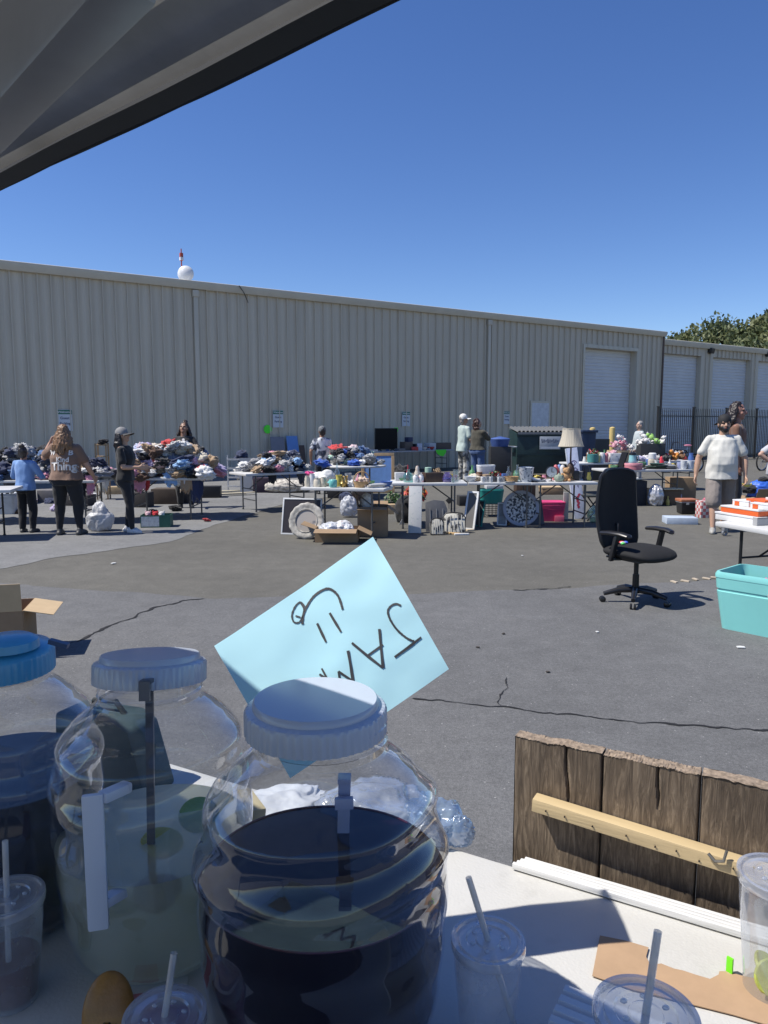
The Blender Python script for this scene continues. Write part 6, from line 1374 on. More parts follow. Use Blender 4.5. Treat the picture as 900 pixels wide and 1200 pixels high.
def curl(cx,cz,r,turns,m,w=.012,nm='motif'):
    mb=MB(); pts=[]
    for k in range(26):
        a=k/25*turns*6.283; q=r*(1-.7*k/25); pts.append((cx+q*math.cos(a),-.0205,cz+q*math.sin(a)))
    vs=[]
    for i,pnt in enumerate(pts):
        pnt=Vector(pnt); tt=(Vector(pts[min(i+1,25)])-Vector(pts[max(i-1,0)])).normalized(); nn=Vector((tt.z,0,-tt.x)); vs+=[pnt+nn*w/2,pnt-nn*w/2]
    mb.add(vs,[(2*i,2*i+1,2*i+3,2*i+2) for i in range(25)]); mb.build(nm,m,t,weld=False)
for cx,cz,r,tn_ in ((.0,Hh*.78,.055,1.2),(.02,Hh*.70,.04,-1.1),(.03,Hh*.62,.06,.8),(.02,Hh*.52,.05,-.9),(.05,Hh*.45,.06,.6)): curl(cx,cz,r,tn_,PUR)
for k in range(7): curl(-.02+.05*rnd.random(),Hh*(.16+.2*k/7),.02,1,BER,.018,'berry')
# below TH
P=G(640,612); tub('bright pink plastic tub with lid under the lamp table','storage tub',(P.x+.10,P.y+.25,.002),.02,.50,.36,.30,mat('tub_pink',(.62,.05,.17),.45,var=.05),None,lid=True,mid=True)
P=G(655,611); boxy('pink_box','small pink box leaning at the foot of the pink tub','box',P,(.16,.12,.10),mat('box_rose',(.55,.10,.18),.5),-.1)
P=G(645,600); boxy('cardboard_box','brown cardboard box on top of the pink tub','box',Vector((P.x,P.y+.0,.34)),(.40,.28,.15),CARDB,.02,CARDL)
P=G(667,613); mb=MB(); mb.cyl((0,0,.0),(0,0,.5),.01); mb.box((.03,0,.26),(.09,.02,.46)); solo(mb,'grey_panel',mat('panel_pale',(.40,.41,.40),.6),'narrow pale panel standing behind the painted board','panel',(P.x-.02,P.y+.3,.001),.1,bev=.002)
# folding stool & bag right of the board
P=G(692,610); t=thing('folding_stool','black folding stool with crossed legs behind the office chair','stool',(P.x+.05,P.y,0),.1)
for s in (-1,1):
    for y in (-.13,.13): mb=MB(); mb.bar((s*.16,y,0.01),(-s*.16,y,.42),.02,.02); mb.build('leg',TLEGB,t)
mb=MB(); mb.box((0,0,.43),(.36,.3,.025)); mb.build('seat',mat('canvas_black',(.02,.025,.024),.9),t,bev=.006)
P=G(695,612); mb=crumple((0,0,0),(.14,.1,.16),83,.18,30,20,2); solo(mb,'plastic_bag',clear('bag_green',(.55,.72,.68),.12,.5,2,haze=.35,hazecol=(.35,.5,.46),rough=.15),'crumpled pale green bag under the folding stool','plastic bag',(P.x+.05,P.y+.02,.12),sharp=0)
# ================================================================== wall side goods
def TVp(px,v): return onT(TV,px,v)
p=TVp(452.5,.28); SCR=mat('screen_black',(.006,.006,.007),.12,var=.05); s=mpx(p)
t=thing('television','large black flat television on the long table by the wall','television',(p.x,p.y,p.z+.001),TV.ang-.08)
ww=31*s*1.05; hh=25*s; mb=MB(); mb.box((0,0,.05+hh/2),(ww,.05,hh)); mb.build('housing',mat('tv_black',(.012,.012,.013),.4),t,bev=.008)
mb=MB(); mb.box((0,-.027,.05+hh/2+.01),(ww*.96,.004,hh*.92)); mb.build('screen',mat('screen_matt',(.006,.006,.007),.5,var=.05,spec=.15),t)
for x in (-ww*.3,ww*.3): mb=MB(); mb.bar((x,-.12,.012),(x,0,.06),.03,.02); mb.bar((x,.12,.012),(x,0,.06),.03,.02); mb.build('foot',mat('tv_black',(.012,.012,.013),.4),t)
mb=MB(); mb.box((0,0,0),(.16,.004,.14)); q=Vector((p.x,p.y,p.z))+TV.e*(ww*.44)-TV.n*.045; solo(mb,'paper_note',NEON,'neon green paper taped to the top right corner of the television','paper',(q.x,q.y,p.z+.05+hh*.93),TV.ang-.08)
q=TV.A+TV.e*(TV.L*.84)-TV.n*.02; mb=MB(); mb.prism([(-.28,0,.02),(.28,0,.02),(.25,0,-.10),(.12,0,-.22),(-.02,0,-.20),(-.2,0,-.12)],(0,-.006,0)); solo(mb,'paper_note',NEON,'neon green paper hanging over the front edge of the television table','paper',(q.x,q.y,MT-.02),TV.ang)
for px,v,d,c,lab in ((436,.12,(.34,.22,.07),(.5,.5,.52),'white flat electronics box left before the television'),(469,.1,(.3,.2,.08),(.16,.16,.17),'grey flat player right before the television'),(476,.3,(.36,.28,.30),(.11,.085,.07),'dark brown carton right of the television'),(479,.34,(.22,.2,.16),(.03,.04,.10),'small navy box on top of the brown carton'),(488,.25,(.26,.22,.22),(.03,.03,.035),'black box in the middle of the television table'),(491.5,.12,(.22,.06,.24),(.55,.58,.68),'pale printed sheet box standing on the television table'),(504,.3,(.34,.28,.24),(.50,.52,.54),'white bin box on the television table'),(517,.35,(.75,.3,.24),(.09,.06,.05),'long dark brown box at the right end of the television table')):
    p=TVp(px,v); boxy('storage_box',lab,'box',p,d,mat('tvbox_%d'%int(px*2),c,.6,var=.12),TV.ang,z0=p.z+(.30 if px==479 else 0))
mb=MB(); mb.box((0,0,.45),(.6,.5,.9)); P=G(455,585)
for px,py,r,c,lab in ((452,562,(.2,.25,.22),'charcoal','charcoal bundle under the television table at the left'),(467,560,(.22,.3,.3),'black','black bundle under the television table'),):
    P=on_z(px,py,0); garment(lab,(P.x,P.y,.2),r[0]*1.5,cmat(c),.4)
P=G(448,572); boxy('cardboard_box','brown cardboard box on the ground between the round table and television','box',P,(.6,.45,.40),mat('carton_dark',(.11,.08,.055),.8),.1)
garment('pale bag on the brown cardboard box behind the glass table',(P.x,P.y,.48),.2,cmat('grey'),.3)
# goods on the far left behind the child: pale tub
P=G(8,602); tub('grey white plastic tub on the ground at the far left','storage tub',(P.x,P.y,.001),.1,.42,.3,.36,mat('tub_greywhite',(.45,.48,.52),.5),lid=True)
# round white stand, blue bin, drum
P=G(593,562); t=thing('drum_stand','pale drum with a wide white disc top in front of the dumpster','drum',(P.x,P.y,0)); s=mpx(P); r=6.3*s
mb=MB(); mb.lathe([(0,0),(r*.95,0),(r,.02),(r,.96),(0,.96)],28); mb.build('drum_body',mat('drum_beige',(.50,.45,.36),.6),t); mb=MB(); mb.lathe([(0,.96),(r*1.9,.97),(r*1.95,.985),(r*1.9,1.0),(0,1.0)],36); mb.build('disc_top',mat('disc_white',(.58,.58,.56),.5),t)
q=Vector((P.x-.25,P.y-.1,1.0)); garment('white cloth draped over the left side of the drum top',(q.x,q.y,1.05),.28,cmat('white'),.4)
q=on_z(586,524,1.0); mb=MB(); mb.lathe([(0,0),(.24,0),(.30,.22),(.28,.24),(0,.30)],24); solo(mb,'blue_hamper',mat('hamper_blue',(.05,.10,.30),.6),'blue hamper standing behind the white disc top','hamper',(q.x+.1,q.y+.7,1.0-.0)); 
mb=MB(); mb.box((0,0,.5),(.6,.5,1.0)); solo(mb,'cabinet',mat('cabinet_dark',(.03,.03,.032),.5),'dark cabinet behind the drum carrying the blue hamper','cabinet',(q.x+.1,q.y+.7,0),0,bev=.01)
# dumpster
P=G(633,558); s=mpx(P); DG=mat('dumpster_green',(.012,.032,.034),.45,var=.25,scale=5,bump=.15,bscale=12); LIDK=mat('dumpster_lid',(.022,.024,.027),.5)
t=thing('dumpster','dark green dumpster with ribbed black lids and a white sign by the warehouse','dumpster',(P.x,P.y,0),.03); w_=66*s; d_=1.3; h1=1.36; h2=1.49
mb=MB(); mb.prism([(-w_/2,-d_/2,.12),(-w_/2,d_/2,.12),(-w_/2,d_/2,h2),(-w_/2,-d_/2,h1)],(w_,0,0)); mb.build('bin_body',DG,t,bev=.015)
mb=MB(); mb.box((0,-d_/2-.03,h1-.02),(w_+.06,.08,.07)); mb.box((0,-d_/2-.02,.72),(w_,.05,.06)); mb.build('rim',DG,t)
for k in range(2):
    mb=MB(); x0=-w_/2+k*w_/2+.01; x1=x0+w_/2-.02; n=7
    pr=[]
    for i in range(n):
        a=x0+(x1-x0)*i/n; b_=x0+(x1-x0)*(i+1)/n; pr+=[(a,0),(a+(b_-a)*.15,.05),(a+(b_-a)*.6,.05),(a+(b_-a)*.75,0)]
    pr.append((x1,0)); vs=[]
    for x,z in pr: vs+=[(x,-d_/2-.06,h1+.05+z),(x,d_/2,h2+.05+z)]
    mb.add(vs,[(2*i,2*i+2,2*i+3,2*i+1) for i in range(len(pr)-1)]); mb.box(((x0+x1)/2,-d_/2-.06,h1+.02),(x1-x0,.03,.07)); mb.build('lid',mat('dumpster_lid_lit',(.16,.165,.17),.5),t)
for sx in (-1,1):
    mb=MB(); mb.box((sx*(w_/2+.04),0,.85),(.09,1.0,.14)); mb.build('fork_pocket',DG,t)
    for sy in (-.5,.5): mb=MB(); mb.lathe([(.08,-.03),(.085,0),(.08,.03),(.02,.03),(.02,-.03),(.08,-.03)],16,M=Matrix.Translation((sx*w_*.42,sy,.085))@rmat(0,R(90),0)); mb.build('caster',TLEGB,t)
mb=MB(); mb.box((.0+w_*.06,-d_/2-.075,h1-.28),(w_*.36,.012,.40)); sg=mb.build('sign_panel',mat('sign_greywhite',(.42,.45,.48),.5,var=.1,scale=9),t,bev=.003)
mb=MB(); 
for k in range(9):                                    # worn, unreadable letter shapes
    x=w_*.06-w_*.14+k*w_*.034; mb.box((x,-d_/2-.084,h1-.22),(.035+.01*(k%2),.004,.13-.03*(k%3)),rmat(0,.15*(k%3-1),0))
mb.build('worn_lettering',mat('sign_text',(.12,.14,.2),.6),sg)
mb=MB(); mb.box((w_*.06,-d_/2-.084,h1-.43),(w_*.32,.004,.06)); mb.build('white_band',mat('sign_white',(.62,.64,.67),.5),sg)
# bins beyond and bollards
P=G(684,566); t=thing('wheeled_bin','dark navy wheeled bin behind the lamp shade','bin',(P.x,P.y,0),.2); s=mpx(P)
mb=MB(); mb.box((0,0,.75),(.42,.5,1.35),None,0,.82); mb.build('bin_body',mat('bin_navy',(.02,.035,.075),.5),t,bev=.02); mb=MB(); mb.box((0,-.02,1.46),(.48,.58,.07)); mb.build('lid',mat('bin_navy',(.02,.035,.075),.5),t,bev=.02)
for sx in (-1,1): mb=MB(); mb.cyl((sx*.2,.22,.1),(sx*.26,.22,.1),.1,n=16); mb.build('wheel',TLEGB,t)
P=G(698,562); boxy('metal_cabinet','black metal cabinet between the two yellow bollards','cabinet',P,(.55,.5,1.22),mat('cabinet_black',(.02,.022,.026),.5),.3)
YB=mat('bollard_yellow',(.60,.45,.17),.55,var=.08,scale=4)
for px,py,top,lab in ((692.5,560,501,'left yellow steel bollard, nearer the navy bin'),(715.5,560,500.5,'right yellow steel bollard, beside the box of plush toys')):
    P=G(px,py); s=mpx(P); r=3.2*s; zt=at_y(px,top,P.y).z
    t=thing('bollard',lab,'bollard',(P.x,P.y,0),0,'yellow bollards by the roll-up door'); mb=MB(); mb.lathe([(r,0),(r,zt-.05),(r*.96,zt-.02),(r*.6,zt),(0,zt+.01)],24); mb.build('post',YB,t); mb=MB(); mb.lathe([(r*1.3,0),(r*1.3,.04),(r,.05),(r,0)],24); mb.build('collar',mat('concrete',(.35,.34,.32),.9),t)
# ------------------------------------------------------------------ toys on the rear table (TJ) and cake tin table (TI)
def TJp(px,v): return onT(TJ,px,v)
def TIp(px,v): return onT(TI,px,v)
PK=[mat('plush_pink',(.60,.33,.38),.95,bump=.6,bscale=90),mat('plush_white',(.64,.62,.60),.95,bump=.6,bscale=90),mat('plush_rose',(.52,.20,.26),.95,bump=.6,bscale=90),mat('plush_green',(.30,.52,.14),.95,bump=.6,bscale=90),mat('plush_orange',(.60,.25,.06),.95,bump=.6,bscale=90),mat('plush_brown',(.20,.11,.06),.95,bump=.6,bscale=90),mat('plush_red',(.50,.05,.05),.95,bump=.6,bscale=90)]
# cardboard box of plush
p=TJp(724,.30); open_box('tan cardboard box overflowing with pink plush toys on the rear table','box',(p.x,p.y,p.z+.001),.05,.44,.34,.28,(0,0,0,0),mats=CARDL)
k=0
for dx,dz,c,nm in ((-.15,.22,0,'pink plush toy at the left of the overflowing tan box'),(-.04,.26,1,'white plush toy in the middle of the overflowing tan box'),(.10,.25,0,'pale pink plush toy at the right of the overflowing tan box'),(.0,.42,2,'rose plush toy on top of the pile in the tan box'),(-.12,.40,0,'pink plush toy lying on the left upper side of the pile'),(.16,.42,2,'rose plush toy on the right upper side of the pile'),(.24,.36,1,'white plush toy spilling over the right edge of the tan box'),(.08,.52,1,'white topmost plush toy of the pink pile')):
    plush(nm,Vector((p.x+dx*1.15,p.y+.05*(k%3)-.05,p.z+dz*.85+.05)),.20,PK[c],PK[1],rz=k,tilt=(random.uniform(-1.6,1.6),random.uniform(-1.2,1.2))); k+=1
p=TJp(762,.36); t=thing('display_crate','dark crate holding white and green plush toys behind the grey-haired person','crate',(p.x,p.y,p.z+.001)); mb=MB(); mb.box((0,0,.22),(.62,.34,.44)); mb.build('crate_body',mat('crate_dark',(.03,.032,.035),.6),t,bev=.01)
for i,(dx,dz,c,nm) in enumerate(((-.2,.45,1,'white plush toy at the left of the dark crate'),(-.02,.46,1,'white plush toy in the middle of the dark crate'),(.16,.44,3,'lime green plush toy at the right of the dark crate'),(.06,.58,3,'lime green plush toy on top of the dark crate'),(-.13,.60,1,'white topmost plush toy above the dark crate'),(.26,.43,1,'small white plush toy on the right edge of the dark crate'))):
    plush(nm,Vector((p.x+dx,p.y-.03,p.z+dz*.93)),.20,PK[c],PK[1],rz=i,tilt=(random.uniform(-1.6,1.6),random.uniform(-1.2,1.2)))
for i,(px,v,c,s_,nm) in enumerate(((770,.15,1,.20,'white plush toy left of the red one on the rear table'),(777,.15,6,.22,'red plush toy at the right on the rear table'),(774,.25,6,.18,'small red and white plush toy behind the red one'),(787,.15,4,.22,'orange plush fox shape toy on the rear table'),(794,.18,1,.19,'white and orange plush toy right of the orange one'),(790,.05,4,.2,'orange front plush toy on the rear table'),(799,.1,5,.2,'brown plush toy at the right end of the rear table'))):
    plush(nm,TJp(px,v)+Vector((0,0,.04)),s_,PK[c],PK[1],rz=i,tilt=(random.uniform(-1.3,.6),random.uniform(-.8,.8)))
lat('flower_pot','teal glazed pot left on the rear table','pot',TJp(694.5,.12),[(0,0),(.10,0),(.13,.02),(.135,.20),(.12,.21),(.1,.03),(0,.02)],mat('glaze_teal',(.06,.22,.21),.3))
leafy('red and green artificial flowers in the teal glazed pot',TJp(694.5,.12)+Vector((0,0,.10)),.14,.24,110,[LG,mat('petal_red',(.42,.03,.05),.6),mat('petal_white',(.6,.58,.55),.6)],.05,name='flower_bunch',cat='flowers',seed=11)
for i,(px,v,r,h,c,nm) in enumerate(((701,.12,.05,.17,(.62,.55,.20),'yellow toy tub beside the teal pot'),(705.5,.1,.07,.24,(.64,.64,.64),'white plastic pitcher on the rear table'),(703,.3,.06,.24,(.25,.45,.2),'green toy canister behind the yellow tub'),(710,.12,.06,.22,(.60,.20,.22),'red and pink toy stack right of the white pitcher'),(712.5,.25,.06,.25,(.62,.40,.42),'pale pink toy canister behind the red stack'),(699,.22,.05,.15,(.6,.6,.6),'small white cup behind the yellow tub'))):
    lat('toy_canister',nm,'toy',TJp(px,v),[(0,0),(r,0),(r*1.02,h*.1),(r*.92,h*.55),(r,h*.8),(r*.7,h),(0,h)],mat('toy_%d'%i,c,.45,var=.15,scale=25))
p=TJp(722,.1); boxy('printed_box','white printed carton below the tan plush box','box',p,(.36,.18,.22),pat('box_print',(.64,.64,.64),(.35,.36,.40),14,'noise',.6,.6),.04)
for i,(px,v,c,nm) in enumerate(((752,.12,(.45,.42,.55),'lilac white toy bag behind the blender jug'),(757,.2,(.60,.58,.60),'white toy bag left of the canister'),(784,.08,(.03,.03,.035),'black toy case on the rear table'),(779,.1,(.05,.05,.05),'dark toy vehicle at the rear table front'))):
    p=TJp(px,v); garment(nm,(p.x,p.y,p.z+.08),.13,mat('toybag_%d'%i,c,.7,var=.2,scale=20),i)
# TI
p=TIp(742,.16); t=thing('cake_tin','round dusty pink cake tin on the front table','tin',(p.x,p.y,p.z+.001)); r=10.6*mpx(p); PKT=mat('tin_pink',(.50,.18,.21),.35,var=.05)
mb=MB(); mb.lathe([(0,0),(r*.97,0),(r*.97,.085),(0,.085)],40); mb.build('tin_body',PKT,t); mb=MB(); mb.lathe([(r*.97,.08),(r*1.0,.085),(r*1.0,.12),(r*.97,.13),(0,.132)],40); mb.build('lid',mat('tin_pink_lid',(.58,.25,.28),.35),t)
q=p+Vector((0,0,.133)); t=thing('blender_jug','pale blue jug with black lid and side handle standing on the cake tin','jug',(q.x-.02,q.y,q.z)); mb=MB(); mb.lathe([(0,0),(.075,0),(.085,.03),(.075,.06),(.07,.16),(.06,.16),(.06,.03),(0,.02)],26); mb.build('jug_body',mat('jug_blue',(.25,.50,.52),.3),t); mb=MB(); mb.lathe([(.07,.16),(.075,.165),(.07,.20),(.03,.22),(0,.225)],24); mb.build('lid',TLEGB,t); mb=MB(); mb.tube([(.07,0,.15),(.12,0,.14),(.12,0,.05),(.07,0,.03)],.012,8); mb.build('handle',mat('jug_blue',(.25,.50,.52),.3),t)
p=TIp(729,.3); t=thing('laptop_stand','dark slanted easel frame at the left of the cake tin','easel',(p.x,p.y,p.z+.001),.2); mb=MB(); mb.box((0,0,.17),(.03,.22,.36),rmat(0,R(18),0)); mb.build('panel',TLEGB,t)
for i,(dx,dz,c,w_) in enumerate(((0,0,(.06,.065,.065),.42),(.03,.03,(.04,.07,.055),.40),(.09,.06,(.10,.13,.12),.34),(.05,.09,(.05,.10,.08),.30))):
    p=TIp(767,.22); mb=MB(); mb.lathe([(0,0),(w_*.42,0),(w_*.5,.025),(w_*.48,.028),(w_*.40,.008),(0,.008)],36,fn=lambda r,z,a:r*(1+.18*math.cos(2*a))); solo(mb,'serving_tray',mat('tray_%d'%i,c,.35,var=.2),('lowest wide black','second dark green','third grey green','topmost small green')[i]+' tray in the stack beside the cake tin','tray',(p.x+dx,p.y,p.z+.001+dz),.2*i)
p=TIp(783,.22); mb=MB(); mb.lathe([(0,0),(.15,0),(.19,.03),(.185,.035),(.14,.01),(0,.01)],32); solo(mb,'skillet',mat('pan_grey',(.09,.095,.10),.4),'grey shallow pan right of the tray stack','pan',(p.x,p.y,p.z+.001))
mb=MB(); mb.lathe([(0,.0),(.14,.0),(.16,.03),(.02,.06),(.02,.075),(0,.08)],30); solo(mb,'pan_lid',mat('pan_lid',(.22,.22,.22),.35),'dark lid lying on the grey shallow pan','lid',(p.x,p.y,p.z+.038))
p=TIp(764,.55); t=thing('canister','tall white canister with grey top behind the tray stack','canister',(p.x,p.y,p.z+.001)); mb=MB(); mb.lathe([(0,0),(.085,0),(.09,.01),(.09,.17),(.075,.18),(.075,.19),(0,.19)],28); mb.build('canister_body',IV,t); mb=MB(); mb.lathe([(.07,.19),(.08,.195),(.08,.30),(.06,.32),(0,.32)],28); mb.build('top',CW,t)
p=TIp(774.5,.5); lat('bottle','bright red squeeze bottle behind the trays','bottle',p,[(0,0),(.055,0),(.065,.02),(.06,.15),(.03,.19),(.028,.22),(.015,.24),(0,.25)],mat('bottle_brightred',(.62,.04,.06),.35))
for i,(px,v,c,nm) in enumerate(((797,.2,(.38,.42,.62),'pale blue tall cup at the right of the pan'),(801,.12,(.60,.62,.64),'white cup beside the pale blue cup'),(805,.22,(.62,.62,.62),'white cup at the back of the cup group'),(809,.12,(.55,.60,.66),'white blue jar at the right end of the front table'),(803,.35,(.62,.6,.62),'taller white jar behind the cups'))):
    lat('cup',nm,'cup',TIp(px,v),[(0,0),(.05,0),(.06,.02),(.064,.14+.03*(i%2)),(.056,.14+.03*(i%2)),(.05,.02),(0,.015)],mat('cup_%d'%i,c,.4))
# below TI
for px,py,d,m,nm in ((747,592,(.34,.3,.5),mat('fabric_charcoal',(.035,.036,.04),.8),'dark grey fabric box under the front table at the left'),(760,592,(.16,.2,.34),CARDL,'tall tan carton beside the silver bag'),(787,592,(.36,.26,.32),mat('carton_dark2',(.13,.095,.06),.8),'brown carton with papers under the front table'),(799,588,(.52,.4,.52),CARDB,'large brown cardboard box at the right under the front table')):
    P=G(px,py); boxy('storage_box',nm,'box',Vector((P.x,P.y+.12,0)),d,m,.03)
P=G(787,592); mb=MB(); mb.box((0,0,.012),(.42,.30,.022)); solo(mb,'paper_pad',mat('pad_cream',(.60,.54,.38),.8),'cream pad lying on the brown carton with papers','pad',(P.x,P.y+.10,.322),.1,bev=.003)
P=G(769,593); SILV=mat('bag_silver',(.52,.52,.53),.25,.35,var=.25,scale=16,bump=.8,bscale=22); mb=crumple((0,0,0),(.15,.12,.24),91,.24,40,28,2.0); solo(mb,'plastic_bag',SILV,'crumpled silver white bag under the front table','plastic bag',(P.x,P.y+.05,.18),sharp=0)
P=G(781,592); lat('spray_bottle','small yellow bottle at the foot of the brown carton','bottle',Vector((P.x,P.y-.06,0)),bottleprof(.035,.19),mat('bottle_yellow',(.55,.45,.12),.4))
P=G(794,591); boxy('small_box','purple grey printed pack by the brown carton','box',Vector((P.x,P.y-.06,0)),(.1,.06,.22),pat('pack_print',(.30,.28,.40),(.55,.54,.58),20,'noise',.5,.55),.1)
# ------------------------------------------------------------------ things round the walking man
P=G(808,603); t=thing('tote_box','black plastic tote with an orange lid behind the walking man','tote',(P.x,P.y+.15,.001),.02); mb=MB(); mb.box((0,0,.12),(.30,.26,.22),None,0,.9); mb.build('tote_body',mat('tote_black',(.02,.02,.022),.4),t,bev=.012); mb=MB(); mb.box((0,0,.255),(.33,.29,.05)); mb.build('lid',mat('lid_orange',(.42,.16,.08),.5),t,bev=.01); mb=MB(); mb.box((.0-.04,-.135,.20),(.05,.02,.04)); mb.build('latch',mat('latch_pale',(.5,.5,.48),.4),t); mb=MB(); mb.box((0,-.005,.222),(.31,.275,.02)); mb.build('rim',mat('rim_grey',(.3,.3,.3),.4),t)
P=G(802,615); t=boxy('flat_carton','flat pale blue box lying on the asphalt behind the walking man','box',Vector((P.x+.0,P.y+.2,0)),(.50,.34,.11),mat('box_paleblue',(.45,.52,.62),.6),-.12)
P=G(829,608); boxy('checked_box','red and white checked box behind the walking man\'s legs','box',Vector((P.x,P.y+.2,0)),(.18,.2,.30),pat('check_red',(.60,.55,.52),(.45,.12,.12),18,'checker',.7),.1)
P=G(841,607); boxy('brown_case','dark brown case on the ground right of the checked box','case',Vector((P.x,P.y+.25,0)),(.26,.24,.12),mat('case_brown',(.13,.05,.035),.5),.0); 
leafy('pink flowers standing on the dark brown case',Vector((P.x,P.y+.25,.122)),.15,.26,140,[mat('petal_pink',(.6,.25,.32),.6),mat('petal_deeppink',(.42,.08,.14),.6),LG],.08,name='flower_bunch',cat='flowers',seed=13)
P=G(868,604); open_box('low tan cardboard tray box between the man and the blue bag','box',(P.x,P.y+.25,.001),.05,.44,.3,.14,(0,1,0,0),(5,15,0,0),mats=CARDL)
P=G(894,606); open_box('cardboard box with the blue bag bulging out of it','box',(P.x+.1,P.y+.15,.001),.08,.62,.42,.36,(0,0,1,1),(0,0,12,-70),mats=CARDB,fl=.4)
q=Vector((P.x+.05,P.y+.15,.42)); BLU=mat('bag_blue',(.03,.12,.55),.5,var=.2,bump=.4,bscale=18); mb=crumple((0,0,0),(.30,.2,.20),95,.18,44,30,2.0); solo(mb,'blue_bag',BLU,'bright blue bag with black trim in the cardboard box','bag',(q.x,q.y,q.z+.04),.2,sharp=0)
mb=crumple((0,0,0),(.16,.12,.09),97,.2,30,20,2.0); solo(mb,'black_bag',cmat('black'),'black strap bundle at the left of the bright blue bag','bag',(q.x-.26,q.y-.06,q.z+.07),.3,sharp=0); mb=crumple((0,0,0),(.10,.08,.06),98,.2,30,20,2.0); solo(mb,'black_bag',cmat('black'),'black strap loop on top of the bright blue bag','bag',(q.x-.02,q.y-.04,q.z+.24),.3,sharp=0)
P=G(849,628); mb=MB(); mb.lathe([(.03,-.02),(.045,-.018),(.045,.018),(.03,.02),(.03,-.02)],20,M=rmat(R(90),0,0)); mb.box((0,0,.06),(.07,.06,.05)); mb.v=[v+Vector((0,0,.045)) for v in mb.v]; solo(mb,'caster_dolly',mat('dolly_grey',(.28,.29,.30),.4,.4),'small grey caster on the asphalt right of the walking man','caster',(P.x,P.y,.002),.3)
# orange and white boxes on TO
ORG=mat('carton_orange',(.68,.12,.025),.5,var=.04); WHB=mat('carton_white2',(.68,.68,.67),.5,var=.03)
def TOp(px,v): return onT(TO,px,v)
def shoe(label,p,d,rz,ends):
    t=thing('shoe_box',label,'box',(p.x,p.y,p.z),rz,'orange and white boxes'); mb=MB(); mb.box((0,0,d[2]*.38),(d[0],d[1],d[2]*.76)); mb.build('box_body',ORG if 'b' in ends else WHB,t,bev=.002)
    mb=MB(); mb.box((0,0,d[2]*.88),(d[0]*1.02,d[1]*1.03,d[2]*.24)); mb.build('lid',ORG if 'l' in ends else WHB,t,bev=.002)
    if 'e' in ends: mb=MB(); mb.box((-d[0]/2-.002,0,d[2]*.38),(.004,d[1]*.98,d[2]*.74)); mb.build('end_label',ORG,t)
    if 'f' in ends: mb=MB(); mb.box((-d[0]*.22,-d[1]/2-.002,d[2]*.38),(d[0]*.28,.004,d[2]*.74)); mb.build('front_label',ORG,t)
    if 'g' in ends: mb=MB(); mb.box((d[0]*.46,0,d[2]*.5),(d[0]*.10,d[1]*1.035,d[2]*.98)); mb.build('grey_end',mat('carton_grey',(.35,.35,.35),.5),t)
z=MT+.001; a_=TO.ang
p=TOp(868,.20); shoe('wide white box at the bottom of the stack on the right table',Vector((p.x+.10,p.y+.03,z)),(.52,.34,.075),a_,'g')
shoe('long orange box second from the bottom on the right table',Vector((p.x+.10,p.y+.02,z+.078)),(.46,.28,.062),a_,'b')
for dx,dy,dz,d,e,nm in ((-.08,.05,.143,(.20,.20,.055),'ef','small white box with orange end at the upper left of the stack'),(.07,.08,.143,(.22,.2,.075),'efl','tall small white box with orange label in the middle of the stack'),(.20,-.01,.143,(.22,.18,.055),'ef','small white box with orange label at the upper right of the stack'),(.24,.14,.143,(.24,.18,.10),'ef','white box at the back right of the stack')):
    shoe(nm,Vector((p.x+.10,p.y+.02,z))+TO.e*dx+TO.n*dy+Vector((0,0,dz)),d,a_,e)
# ------------------------------------------------------------------ teal tub on the right
c0=G(842,736); c1=G(903,748.5); e=(c1-c0); e.z=0; e.normalize(); n_=Vector((-e.y,e.x,0)); w_,d_,h_=.86,.52,.47
ctr=c0+e*(w_*.5*.87)+n_*(d_*.5*.87); TEAL=mat('tub_aqua',(.22,.58,.55),.4,var=.04,scale=3)
tub('large aqua green plastic tub on the asphalt at the right edge','storage tub',(ctr.x,ctr.y,.002),math.atan2(e.y,e.x),w_,d_,h_,TEAL,mid=True)
for dx,dy,c,nm in ((.0,.02,'black','black garment in the aqua tub'),(-.08,-.08,'hot pink','hot pink garment in the aqua tub'),(.2,.05,'charcoal','charcoal garment in the aqua tub'),(.1,-.12,'black and white patterned','black and white patterned garment in the aqua tub'),(-.1,.1,'navy','navy garment low in the aqua tub')):
    q=ctr+e*dx+n_*dy; garment(nm,(q.x,q.y,.36 if c!='navy' else .30),.17,pmat(c),dx*9)
# ------------------------------------------------------------------ office chair
P=G(744,706); face=R(-60); ch=thing('office_chair','black high-backed office chair with armrests standing alone on the asphalt','office chair',(P.x,P.y,0),face)
PLB=mat('chair_plastic',(.016,.016,.018),.35,var=.1); FAB=mat('chair_fabric',(.010,.010,.011),.85,var=.15,scale=20,bump=.2,bscale=300); MET=mat('chair_lift',(.03,.03,.032),.3,.6)
# local +x is where the chair faces
for k in range(5):
    a=R(72*k+20); d=Vector((math.cos(a),math.sin(a),0)); mb=MB(); mb.tube([d*.03+Vector((0,0,.125)),d*.16+Vector((0,0,.118)),d*.29+Vector((0,0,.082))],[.030,.027,.020],10); o=mb.build('base_arm',PLB,ch)
    c=d*.30; mb=MB(); side=Vector((-d.y,d.x,0))
    for s in (-1,1): mb.lathe([(0,-.010),(.022,-.010),(.028,-.005),(.028,.005),(.022,.010),(0,.010)],18,M=Matrix.Translation(c+side*(s*.017)+Vector((0,0,.029)))@Matrix.Rotation(math.atan2(side.y,side.x),4,'Z')@Matrix.Rotation(R(90),4,'Y'))
    mb.build('caster',mat('caster_black',(.02,.02,.02),.25),ch)
mb=MB(); mb.cyl((0,0,.10),(0,0,.27),.032,.030); mb.cyl((0,0,.27),(0,0,.40),.022); mb.lathe([(.045,.095),(.05,.13),(.036,.15)],20); mb.build('gas_lift',MET,ch)
